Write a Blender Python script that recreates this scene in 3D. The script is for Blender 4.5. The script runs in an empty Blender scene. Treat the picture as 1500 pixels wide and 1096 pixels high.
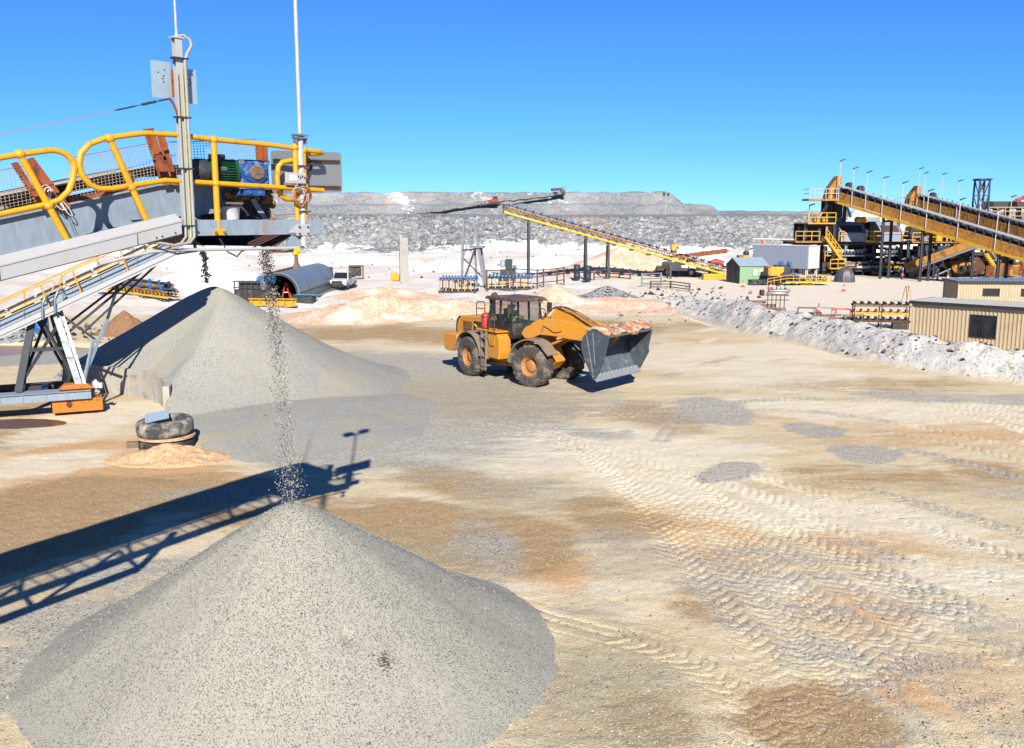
import bpy, math, random
import numpy as np
from mathutils import Vector, Matrix

# ------------------------------------------------------------------ camera, sky, sun, exposure
scene = bpy.context.scene
C = scene.collection
R = math.radians
CAM_H = 7.3
PITCH = math.atan(230 / 1400)
cam_data = bpy.data.cameras.new('camera')
cam_data.sensor_width = 36.0
cam_data.lens = 1400 / 1500 * 36.0
cam_data.clip_start = 0.1
cam_data.clip_end = 9000
cam = bpy.data.objects.new('camera', cam_data)
cam.location = (0, 0, CAM_H)
cam.rotation_euler = (math.pi / 2 - PITCH, 0, 0)
C.objects.link(cam)
scene.camera = cam

SUN_EL, SUN_ROT = R(33.5), R(173)      # the sun stands behind the camera, a little to its right
world = bpy.data.worlds.new('World')
scene.world = world
world.use_nodes = True
wn = world.node_tree.nodes
wl = world.node_tree.links
bg = wn['Background']
sky = wn.new('ShaderNodeTexSky')
sky.sky_type = 'NISHITA'
sky.sun_disc = False
sky.sun_elevation = SUN_EL
sky.sun_rotation = SUN_ROT
sky.altitude = 300
sky.air_density = 0.5
sky.dust_density = 0.0
sky.ozone_density = 8.0
# deep clear blue of the photograph, and a soft shoulder so that the horizon keeps its colour
tint = wn.new('ShaderNodeVectorMath')
tint.operation = 'MULTIPLY'
tint.inputs[1].default_value = (0.42, 0.82, 1.28)
wl.new(sky.outputs[0], tint.inputs[0])
sh_ = wn.new('ShaderNodeVectorMath')
sh_.operation = 'MULTIPLY_ADD'
sh_.inputs[1].default_value = (0.0, 0.065, 0.06)
sh_.inputs[2].default_value = (1, 1, 1)
wl.new(tint.outputs[0], sh_.inputs[0])
dv = wn.new('ShaderNodeVectorMath')
dv.operation = 'DIVIDE'
wl.new(tint.outputs[0], dv.inputs[0])
wl.new(sh_.outputs[0], dv.inputs[1])
wl.new(dv.outputs[0], bg.inputs[0])
bg.inputs[1].default_value = 0.10

sun_data = bpy.data.lights.new('sun', 'SUN')
sun_data.energy = 4.9
sun_data.angle = R(0.5)
sun_data.color = (1.0, 0.955, 0.88)
sun = bpy.data.objects.new('sun', sun_data)
sd = Vector((math.sin(SUN_ROT) * math.cos(SUN_EL), math.cos(SUN_ROT) * math.cos(SUN_EL), math.sin(SUN_EL)))
sun.rotation_euler = sd.to_track_quat('Z', 'Y').to_euler()
sun.location = sd * 60
C.objects.link(sun)

scene.view_settings.view_transform = 'Standard'
scene.view_settings.look = 'None'
scene.view_settings.gamma = 1
scene.view_settings.exposure = 1.06
scene.view_settings.use_curve_mapping = False
scene.render.engine = 'CYCLES'
scene.cycles.max_bounces = 6
scene.cycles.diffuse_bounces = 3
scene.cycles.use_denoising = True

# ------------------------------------------------------------------ helpers
rng = random.Random(11)
_c, _s = math.cos(PITCH), math.sin(PITCH)


def at(px, py, Y):
    """world point seen at picture position px,py when it stands Y metres out"""
    r = (px - 750, 1400 * _c + (548 - py) * _s, -1400 * _s + (548 - py) * _c)
    t = Y / r[1]
    return Vector((r[0] * t, Y, CAM_H + r[2] * t))


def gp(px, py, z=0.0):
    r = (px - 750, 1400 * _c + (548 - py) * _s, -1400 * _s + (548 - py) * _c)
    t = (z - CAM_H) / r[2]
    return Vector((r[0] * t, r[1] * t, z))


ALB = 0.60      # picture tone to real surface reflectance at this exposure


def srgb(r, g, b):
    f = lambda c: ((c / 255 + 0.055) / 1.055) ** 2.4 if c > 10 else c / 255 / 12.92
    return (f(r) * ALB, f(g) * ALB, f(b) * ALB, 1)


class MB:
    """collects shapes and links them as ONE mesh object"""
    def __init__(s):
        s.v = []
        s.f = []

    def add(s, vs, fs):
        o = len(s.v)
        s.v += [tuple(v) for v in vs]
        s.f += [tuple(i + o for i in f) for f in fs]
        return s

    def box(s, c, d, rot=None):
        x, y, z = d[0] / 2, d[1] / 2, d[2] / 2
        vs = [Vector(p) for p in ((-x, -y, -z), (x, -y, -z), (x, y, -z), (-x, y, -z), (-x, -y, z), (x, -y, z), (x, y, z), (-x, y, z))]
        if rot is not None:
            m = rot if isinstance(rot, Matrix) else Matrix.Rotation(rot, 3, 'Z')
            vs = [m @ v for v in vs]
        c = Vector(c)
        return s.add([v + c for v in vs], [(3, 2, 1, 0), (4, 5, 6, 7), (0, 1, 5, 4), (1, 2, 6, 5), (2, 3, 7, 6), (3, 0, 4, 7)])

    def span(s, x0, x1, y0, y1, z0, z1):
        return s.box(((x0 + x1) / 2, (y0 + y1) / 2, (z0 + z1) / 2), (x1 - x0, y1 - y0, z1 - z0))

    def beam(s, p, q, w, h, up=(0, 0, 1)):
        p, q = Vector(p), Vector(q)
        d = q - p
        L = d.length
        if L < 1e-6:
            return s
        d.normalize()
        up = Vector(up)
        if abs(d.dot(up)) > 0.98:
            up = Vector((1, 0, 0)) if abs(d.x) < 0.9 else Vector((0, 1, 0))
        y = up.cross(d).normalized()
        z = d.cross(y)
        m = Matrix((d, y, z)).transposed()
        return s.box((p + q) / 2, (L, w, h), m)

    def ibeam(s, p, q, w, h, t=0.02, up=(0, 0, 1)):
        p, q = Vector(p), Vector(q)
        d = (q - p).normalized()
        u = Vector(up)
        if abs(d.dot(u)) > 0.98:
            u = Vector((1, 0, 0)) if abs(d.x) < 0.9 else Vector((0, 1, 0))
        y = u.cross(d).normalized()
        z = d.cross(y)
        s.beam(p, q, t, h - 2 * t, up)
        for k in (-1, 1):
            o = z * (k * (h / 2 - t / 2))
            s.beam(p + o, q + o, w, t, up)
        return s

    def tube(s, pts, r, n=8, closed=False):
        pts = [Vector(p) for p in pts]
        N = len(pts)
        rs = r if isinstance(r, (list, tuple)) else [r] * N
        ref = None
        vs, fs = [], []
        for i, p in enumerate(pts):
            if closed:
                t = (pts[(i + 1) % N] - pts[i - 1]).normalized()
            else:
                a = pts[max(i - 1, 0)]
                b = pts[min(i + 1, N - 1)]
                t = (b - a).normalized()
            if ref is None:
                ref = Vector((0, 0, 1)) if abs(t.z) < 0.9 else Vector((1, 0, 0))
            ref = (ref - t * ref.dot(t))
            if ref.length < 1e-4:
                ref = t.orthogonal()
            ref.normalize()
            o = t.cross(ref)
            for k in range(n):
                a = 2 * math.pi * k / n
                vs.append(p + ref * (rs[i] * math.cos(a)) + o * (rs[i] * math.sin(a)))
        m = N if closed else N - 1
        for i in range(m):
            j = (i + 1) % N
            for k in range(n):
                l = (k + 1) % n
                fs.append((i * n + k, i * n + l, j * n + l, j * n + k))
        if not closed:
            fs.append(tuple(range(n))[::-1])
            fs.append(tuple((N - 1) * n + k for k in range(n)))
        return s.add(vs, fs)

    def lathe(s, prof, n, o=(0, 0, 0), axis=(0, 0, 1), caps=True):
        """prof: (radius, height along the axis)"""
        ax = Vector(axis).normalized()
        u = ax.orthogonal().normalized()
        w = ax.cross(u)
        o = Vector(o)
        vs, fs = [], []
        for (r, h) in prof:
            for k in range(n):
                a = 2 * math.pi * k / n
                vs.append(o + ax * h + u * (r * math.cos(a)) + w * (r * math.sin(a)))
        for i in range(len(prof) - 1):
            for k in range(n):
                l = (k + 1) % n
                fs.append((i * n + k, i * n + l, (i + 1) * n + l, (i + 1) * n + k))
        if caps:
            fs.append(tuple(range(n))[::-1])
            fs.append(tuple((len(prof) - 1) * n + k for k in range(n)))
        return s.add(vs, fs)

    def ball(s, c, r, n=10):
        k = n // 2
        prof = [(max(r * math.sin(math.pi * i / k), 1e-4), -r * math.cos(math.pi * i / k)) for i in range(k + 1)]
        return s.lathe(prof, n, c, caps=False)

    def prism(s, out, a, b, plane='xz'):
        """2-D outline pushed from a to b along the third axis"""
        f = {'xz': lambda p, t: (p[0], t, p[1]), 'xy': lambda p, t: (p[0], p[1], t), 'yz': lambda p, t: (t, p[0], p[1])}[plane]
        n = len(out)
        vs = [f(p, a) for p in out] + [f(p, b) for p in out]
        fs = [tuple(range(n)), tuple(range(2 * n - 1, n - 1, -1))]
        fs += [(i, i + n, (i + 1) % n + n, (i + 1) % n) for i in range(n)]
        return s.add(vs, fs)

    def strip(s, pts, a, b, th, plane='xz'):
        """a bent plate of thickness th that follows a 2-D line"""
        P = [Vector((p[0], p[1])) for p in pts]
        L, Rr = [], []
        for i, p in enumerate(P):
            t = (P[min(i + 1, len(P) - 1)] - P[max(i - 1, 0)]).normalized()
            n = Vector((-t.y, t.x))
            L.append(p + n * th / 2)
            Rr.append(p - n * th / 2)
        for i in range(len(P) - 1):
            s.prism([L[i], L[i + 1], Rr[i + 1], Rr[i]], a, b, plane)
        return s

    def build(s, name, mat, parent=None, smooth=None, bevel=0.0, world=False, kind=None):
        if world and parent is not None:
            L = parent.location
            s.v = [(x - L.x, y - L.y, z - L.z) for x, y, z in s.v]
        me = bpy.data.meshes.new(name)
        me.from_pydata(s.v, [], s.f)
        me.validate(verbose=False)
        import bmesh
        bm = bmesh.new()
        bm.from_mesh(me)
        bmesh.ops.recalc_face_normals(bm, faces=bm.faces)
        bm.to_mesh(me)
        bm.free()
        me.materials.append(MATS[mat] if isinstance(mat, str) else mat)
        if smooth:
            me.polygons.foreach_set('use_smooth', [True] * len(me.polygons))
            me.set_sharp_from_angle(angle=R(smooth))
        o = bpy.data.objects.new(name, me)
        C.objects.link(o)
        if parent is not None:
            o.parent = parent
        if bevel:
            b = o.modifiers.new('bevel', 'BEVEL')
            b.width = bevel
            b.segments = 2
            b.limit_method = 'ANGLE'
            b.angle_limit = R(40)
        if kind:
            o['kind'] = kind
        return o


def tag(o, label=None, cat=None, group=None, kind=None):
    if label:
        o['label'] = label
    if cat:
        o['category'] = cat
    if group:
        o['group'] = group
    if kind:
        o['kind'] = kind
    return o


def thing(name, label, cat, loc=(0, 0, 0), rotz=0.0, group=None):
    o = bpy.data.objects.new(name, None)
    o.empty_display_size = 0.3
    C.objects.link(o)
    o.location = loc
    o.rotation_euler = (0, 0, rotz)
    return tag(o, label, cat, group)


def dup(root, loc, rotz, label, scale=None):
    r = root.copy()
    C.objects.link(r)
    r.location = loc
    r.rotation_euler = (0, 0, rotz)
    r['label'] = label
    if scale:
        r.scale = scale
    for ch in list(root.children):
        c = ch.copy()
        C.objects.link(c)
        c.parent = r
        for g in list(ch.children):
            d = g.copy()
            C.objects.link(d)
            d.parent = c
    return r


def share(o, parent, loc=None, rot=None):
    """one more piece that shares the mesh of o"""
    c = o.copy()
    C.objects.link(c)
    c.parent = parent
    if loc is not None:
        c.location = loc
    if rot is not None:
        c.rotation_euler = rot
    return c


def arc(cx, cy, r, a0, a1, n):
    return [(cx + r * math.cos(R(a0 + (a1 - a0) * i / n)), cy + r * math.sin(R(a0 + (a1 - a0) * i / n))) for i in range(n + 1)]


# numpy noise
def _hash(ix, iy, seed):
    h = (ix.astype(np.int64) * 374761393 + iy.astype(np.int64) * 668265263 + seed * 1442695041) & 0xffffffff
    h = ((h ^ (h >> 13)) * 1274126177) & 0xffffffff
    return ((h ^ (h >> 16)) & 0xffff) / 65535.0


def vnoise(x, y, seed=0):
    ix, iy = np.floor(x), np.floor(y)
    fx, fy = x - ix, y - iy
    fx = fx * fx * (3 - 2 * fx)
    fy = fy * fy * (3 - 2 * fy)
    a, b = _hash(ix, iy, seed), _hash(ix + 1, iy, seed)
    c, d = _hash(ix, iy + 1, seed), _hash(ix + 1, iy + 1, seed)
    return (a * (1 - fx) + b * fx) * (1 - fy) + (c * (1 - fx) + d * fx) * fy


def fbm(x, y, seed=0, oct=4, gain=0.5):
    t, amp, tot = 0.0, 1.0, 0.0
    for i in range(oct):
        t = t + amp * vnoise(x * 2 ** i + 17.3 * i, y * 2 ** i - 9.1 * i, seed + i)
        tot += amp
        amp *= gain
    return t / tot - 0.5


def sm(a, b, x):
    t = np.clip((x - a) / (b - a), 0, 1)
    return t * t * (3 - 2 * t)


def grid_mesh(name, X, Y, Z, mat, attr=None, smooth=True):
    """a sheet over an n x m grid of points; attr: dict of per-point float arrays"""
    n, m = X.shape
    me = bpy.data.meshes.new(name)
    co = np.stack([X, Y, Z], -1).reshape(-1, 3).astype(np.float32)
    idx = np.arange(n * m).reshape(n, m)
    q = np.stack([idx[:-1, :-1], idx[:-1, 1:], idx[1:, 1:], idx[1:, :-1]], -1).reshape(-1, 4).astype(np.int32)
    me.vertices.add(n * m)
    me.vertices.foreach_set('co', co.ravel())
    me.loops.add(q.size)
    me.loops.foreach_set('vertex_index', q.ravel())
    me.polygons.add(len(q))
    me.polygons.foreach_set('loop_start', np.arange(0, q.size, 4, dtype=np.int32))
    me.polygons.foreach_set('loop_total', np.full(len(q), 4, dtype=np.int32))
    me.update(calc_edges=True)
    if smooth:
        me.polygons.foreach_set('use_smooth', np.ones(len(q), dtype=bool))
    for k, a in (attr or {}).items():
        at_ = me.attributes.new(k, 'FLOAT', 'POINT')
        at_.data.foreach_set('value', np.asarray(a, dtype=np.float32).ravel())
    me.materials.append(MATS[mat])
    o = bpy.data.objects.new(name, me)
    C.objects.link(o)
    return o


# ------------------------------------------------------------------ materials
MATS = {}


class NT:
    """small shorthand for shader nodes"""
    def __init__(s, name):
        s.m = bpy.data.materials.new(name)
        s.m.use_nodes = True
        s.n = s.m.node_tree.nodes
        s.l = s.m.node_tree.links
        s.b = s.n['Principled BSDF']
        MATS[name] = s.m

    def put(s, sock, v):
        if isinstance(v, bpy.types.NodeSocket):
            s.l.new(v, sock)
        elif v is not None:
            sock.default_value = v

    def node(s, t, **kw):
        n = s.n.new(t)
        for k, v in kw.items():
            setattr(n, k, v)
        return n

    def coord(s, kind='Object', scale=None):
        t = s.node('ShaderNodeTexCoord').outputs[kind]
        if kind == 'World':
            pass
        if scale:
            mp = s.node('ShaderNodeMapping')
            mp.inputs['Scale'].default_value = scale
            s.l.new(t, mp.inputs[0])
            return mp.outputs[0]
        return t

    def noise(s, co, scale, detail=4, rough=0.55, dist=0.0):
        n = s.node('ShaderNodeTexNoise')
        s.put(n.inputs['Vector'], co)
        n.inputs['Scale'].default_value = scale
        n.inputs['Detail'].default_value = detail
        n.inputs['Roughness'].default_value = rough
        n.inputs['Distortion'].default_value = dist
        return n.outputs[0]

    def voro(s, co, scale, out='Distance', feature='F1', rand=1.0):
        n = s.node('ShaderNodeTexVoronoi', feature=feature)
        s.put(n.inputs['Vector'], co)
        n.inputs['Scale'].default_value = scale
        n.inputs['Randomness'].default_value = rand
        return n.outputs[out]

    def ramp(s, v, stops, interp='LINEAR'):
        n = s.node('ShaderNodeValToRGB')
        n.color_ramp.interpolation = interp
        e = n.color_ramp.elements
        while len(e) < len(stops):
            e.new(0.5)
        for i, (p, c) in enumerate(stops):
            e[i].position = p
            e[i].color = c if isinstance(c, (tuple, list)) else (c, c, c, 1)
        s.l.new(v, n.inputs[0])
        return n.outputs[0]

    def mix(s, f, a, b, mode='MIX'):
        n = s.node('ShaderNodeMix', data_type='RGBA', blend_type=mode)
        s.put(n.inputs[0], f)
        s.put(n.inputs[6], a)
        s.put(n.inputs[7], b)
        return n.outputs[2]

    def math(s, op, a, b=None, clamp=False):
        n = s.node('ShaderNodeMath', operation=op, use_clamp=clamp)
        s.put(n.inputs[0], a)
        if b is not None:
            s.put(n.inputs[1], b)
        return n.outputs[0]

    def attr(s, name):
        return s.node('ShaderNodeAttribute', attribute_name=name).outputs['Fac']

    def bump(s, h, strength=0.4, dist=0.02, prev=None):
        n = s.node('ShaderNodeBump')
        n.inputs['Strength'].default_value = strength
        n.inputs['Distance'].default_value = dist
        s.l.new(h, n.inputs['Height'])
        if prev is not None:
            s.l.new(prev, n.inputs['Normal'])
        return n.outputs[0]

    def done(s, color, rough=0.8, metal=0.0, normal=None, spec=None):
        s.put(s.b.inputs['Base Color'], color)
        s.put(s.b.inputs['Roughness'], rough)
        s.put(s.b.inputs['Metallic'], metal)
        if normal is not None:
            s.l.new(normal, s.b.inputs['Normal'])
        if spec is not None:
            s.b.inputs['Specular IOR Level'].default_value = spec
        return s.m


def paint(name, c, dirt=None, amt=0.35, scale=2.0, rough=0.5, metal=0.0, bump=0.15, var=0.25, streak=False):
    """painted or bare surface with patchy dust, rust or wear of its own"""
    t = NT(name)
    co = t.coord('Object', (1, 1, 0.25) if streak else None)
    a = t.noise(co, scale, 5, 0.65, 0.4)
    b = t.noise(co, scale * 9, 3, 0.6)
    base = srgb(*c)
    dk = tuple(x * (1 - var) for x in base[:3]) + (1,)
    col = t.mix(t.ramp(b, [(0.3, 0.0), (0.7, 1.0)]), base, dk)
    if dirt:
        m = t.ramp(t.math('ADD', t.math('MULTIPLY', a, 0.75), t.math('MULTIPLY', b, 0.25)), [(0.62 - amt * 0.35, 0.0), (0.70 - amt * 0.2, 1.0)])
        col = t.mix(m, col, srgb(*dirt))
        rg = t.mix(m, (rough,) * 3 + (1,), (0.9, 0.9, 0.9, 1))
    else:
        rg = t.ramp(a, [(0.2, rough * 0.8), (0.8, min(1, rough * 1.25))])
    t.done(col, rg, metal, t.bump(b, bump, 0.01))


paint('yellow_rail', (248, 178, 12), (176, 112, 44), 0.16, 9.0, 0.5, bump=0.3)
paint('steel_blue_grey', (156, 170, 182), (156, 122, 90), 0.06, 1.6, 0.5, streak=True)
paint('pale_grey_cover', (190, 189, 187), (182, 176, 166), 0.10, 2.2, 0.5, var=0.06)
paint('galvanised', (168, 172, 174), (120, 116, 108), 0.25, 5.0, 0.42, 0.55)
paint('white_pole', (206, 204, 201), (160, 150, 135), 0.12, 3.0, 0.45)
paint('rust', (178, 92, 42), (92, 52, 34), 0.45, 4.0, 0.85, bump=0.5)
paint('rust_dark', (104, 66, 48), (58, 44, 38), 0.4, 4.0, 0.9, bump=0.5)
paint('dark_steel', (52, 56, 62), (100, 92, 82), 0.2, 2.5, 0.6)
paint('black_rubber', (40, 40, 42), (128, 120, 106), 0.32, 3.0, 0.85, bump=0.4)
paint('belt', (46, 46, 48), (120, 112, 100), 0.3, 2.0, 0.8)
paint('green_motor', (30, 92, 56), (24, 30, 28), 0.2, 6.0, 0.45)
paint('blue_gear', (34, 92, 170), (150, 160, 166), 0.28, 9.0, 0.45)
paint('blue_idler', (42, 120, 190), (30, 60, 90), 0.2, 4.0, 0.5)
paint('dusty_orange', (244, 160, 30), (190, 148, 92), 0.36, 2.4, 0.55, bump=0.3, var=0.35)
paint('orange_block', (226, 128, 20), (138, 78, 34), 0.35, 2.2, 0.7)
paint('dusty_fender', (150, 132, 112), (100, 90, 80), 0.35, 2.5, 0.85)
paint('bucket_steel', (118, 128, 138), (150, 146, 138), 0.25, 3.2, 0.42, 0.3, var=0.35)
paint('bucket_side', (92, 104, 112), (140, 132, 120), 0.22, 2.2, 0.42, 0.3, var=0.3)
paint('bucket_spill', (188, 118, 58), (216, 206, 188), 0.5, 3.0, 0.9, bump=0.8)
paint('bucket_line', (186, 190, 192), None, 0, 3, 0.45, 0.4)
paint('tyre', (72, 69, 66), (138, 126, 108), 0.42, 2.2, 0.92, bump=0.3)
paint('tyre_old', (70, 70, 70), (176, 166, 148), 0.46, 2.4, 0.9, bump=0.3)
paint('rim', (206, 134, 60), (176, 148, 108), 0.4, 3.0, 0.7)
paint('red_tank', (206, 44, 34), (150, 60, 46), 0.2, 4.0, 0.45)
paint('roof_rust', (96, 68, 58), (140, 118, 100), 0.35, 2.5, 0.85)
paint('cab_dark', (44, 42, 40), (106, 92, 78), 0.3, 3.0, 0.6)
paint('concrete', (196, 188, 172), (158, 148, 130), 0.35, 1.5, 0.9, bump=0.3, var=0.15)
paint('concrete_pale', (182, 178, 168), (160, 153, 140), 0.3, 1.5, 0.9, var=0.12)
paint('timber', (142, 118, 92), (96, 82, 68), 0.4, 3.0, 0.9, bump=0.5)
paint('cladding', (200, 178, 142), (190, 156, 118), 0.25, 0.9, 0.55, var=0.06)
paint('charcoal_trim', (44, 44, 48), None, 0, 3, 0.5)
paint('roof_pale', (206, 200, 186), (188, 176, 156), 0.3, 0.8, 0.5, var=0.08)
paint('roof_zinc', (176, 196, 210), (160, 170, 176), 0.25, 0.8, 0.4, 0.2, var=0.08)
paint('green_clad', (150, 186, 140), (140, 160, 120), 0.2, 1.0, 0.55, var=0.08)
paint('green_dark', (40, 56, 48), None, 0, 2, 0.6)
paint('container_grey', (150, 160, 174), (150, 140, 128), 0.12, 1.0, 0.55, var=0.06)
paint('white_paint', (224, 222, 216), (188, 176, 158), 0.22, 1.5, 0.5, var=0.06)
paint('plant_navy', (44, 54, 66), (90, 84, 78), 0.22, 1.2, 0.55)
paint('plant_grey', (156, 166, 178), (140, 128, 112), 0.22, 0.9, 0.5)
paint('plant_brown', (196, 134, 44), (120, 86, 46), 0.30, 1.2, 0.7)
paint('plant_yellow', (236, 176, 20), (180, 132, 50), 0.2, 1.5, 0.5)
paint('bright_yellow', (246, 204, 6), (206, 160, 40), 0.15, 2.0, 0.45)
paint('red_paint', (204, 52, 40), (150, 60, 50), 0.2, 2.5, 0.5)
paint('cone_orange', (232, 74, 40), None, 0, 3, 0.6)
paint('tarp_grey', (84, 86, 92), (130, 124, 116), 0.25, 1.5, 0.5, bump=0.5)
paint('turquoise', (96, 184, 198), (150, 190, 190), 0.2, 3, 0.6)
paint('steel_arch', (158, 166, 172), (130, 120, 108), 0.15, 0.7, 0.42, 0.35)
paint('idler_navy', (50, 76, 110), (150, 150, 146), 0.3, 3.0, 0.5)
paint('vest', (210, 230, 30), None, 0, 4, 0.8)
paint('navy_cloth', (36, 44, 66), None, 0, 4, 0.9)
paint('skin', (196, 148, 120), None, 0, 4, 0.6, var=0.05)
paint('cable_grey', (176, 174, 168), None, 0, 5, 0.6)
paint('cable_orange', (206, 122, 84), None, 0, 5, 0.6)
paint('cable_yellow_green', (196, 190, 110), None, 0, 5, 0.6)
paint('white_plastic', (232, 230, 226), None, 0, 5, 0.45, var=0.05)
paint('sign_back', (168, 168, 164), (142, 142, 138), 0.25, 2.0, 0.42, 0.4, var=0.08)
paint('mesh_wire', (186, 168, 150), (170, 110, 70), 0.3, 6, 0.7)

t = NT('window_glass')
t.done((0.012, 0.014, 0.016, 1), 0.06, 0.0, spec=0.6)
t = NT('cab_glass')
t.b.inputs['Alpha'].default_value = 0.36
t.done((0.012, 0.045, 0.05, 1), 0.04, 0.0, spec=0.7)
t = NT('lamp_glass')
t.done((0.7, 0.72, 0.72, 1), 0.15, 0.0)

# pond and puddle water
t = NT('pond_water')
co = t.coord('Object')
t.done(t.mix(t.noise(co, 0.25, 3), srgb(178, 134, 112), srgb(156, 118, 102)), 0.3, 0.0, t.bump(t.noise(co, 3.0, 3), 0.08, 0.05), 0.25)
t = NT('puddle_water')
co = t.coord('Object')
t.done(t.mix(t.noise(co, 0.8, 3), srgb(120, 88, 48), srgb(100, 76, 46)), 0.35, 0.0, t.bump(t.noise(co, 5.0, 2), 0.05, 0.02), 0.15)


def gravel(name, pale, mid, dark, cell, dark_share=0.16, scale_patch=0.5, bump=0.9, dist=0.02, warm=None):
    """crushed stone: every cell of the pattern is one stone with its own tone"""
    t = NT(name)
    co = t.coord('Object')
    v = t.node('ShaderNodeTexVoronoi', feature='F1')
    t.put(v.inputs['Vector'], co)
    v.inputs['Scale'].default_value = cell
    r1 = t.node('ShaderNodeSeparateColor')
    t.l.new(v.outputs['Color'], r1.inputs[0])
    d = v.outputs['Distance']
    base = t.mix(r1.outputs[1], srgb(*pale), srgb(*mid))
    patch = t.noise(co, scale_patch, 4, 0.6)
    thr = t.math('ADD', r1.outputs[0], t.math('MULTIPLY', t.math('SUBTRACT', patch, 0.5), 0.35))
    base = t.mix(t.ramp(thr, [(1 - dark_share, 0.0), (1 - dark_share + 0.04, 1.0)]), base, srgb(*dark))
    if warm:
        base = t.mix(t.ramp(t.noise(co, scale_patch * 1.7, 5, 0.6), [(0.48, 0.0), (0.68, 0.8)]), base, srgb(*warm))
    base = t.mix(t.ramp(patch, [(0.3, 0.12), (0.7, 0.0)]), base, srgb(*mid))
    n = t.bump(t.math('ADD', t.math('MULTIPLY', d, -1.0), t.math('MULTIPLY', r1.outputs[2], 0.35)), bump, dist)
    n = t.bump(t.noise(co, cell * 0.22, 4, 0.6), 0.35, dist * 3, n)
    t.done(base, 0.92, 0.0, n, 0.25)


gravel('gravel_near', (206, 201, 182), (178, 174, 158), (62, 62, 60), 92, 0.19, 0.45, 0.75, 0.012)
gravel('gravel_far', (190, 187, 174), (168, 166, 156), (120, 120, 116), 40, 0.12, 0.30, 0.7, 0.02, warm=(188, 178, 150))
gravel('stone_loose', (178, 176, 172), (136, 136, 134), (76, 76, 76), 6, 0.25, 0.6, 0.9, 0.10)
gravel('sand_heap', (226, 192, 150), (214, 172, 128), (196, 148, 104), 18, 0.2, 0.6, 0.5, 0.02)
gravel('salmon_soil', (232, 200, 174), (224, 184, 152), (212, 168, 134), 6.0, 0.3, 0.30, 0.6, 0.08, warm=(246, 232, 216))
gravel('white_soil', (256, 250, 240), (246, 237, 224), (226, 210, 192), 4.0, 0.2, 0.15, 0.5, 0.12, warm=(242, 224, 206))
gravel('brown_soil', (176, 136, 98), (156, 116, 82), (140, 108, 80), 16.0, 0.25, 0.35, 0.6, 0.1)

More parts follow.
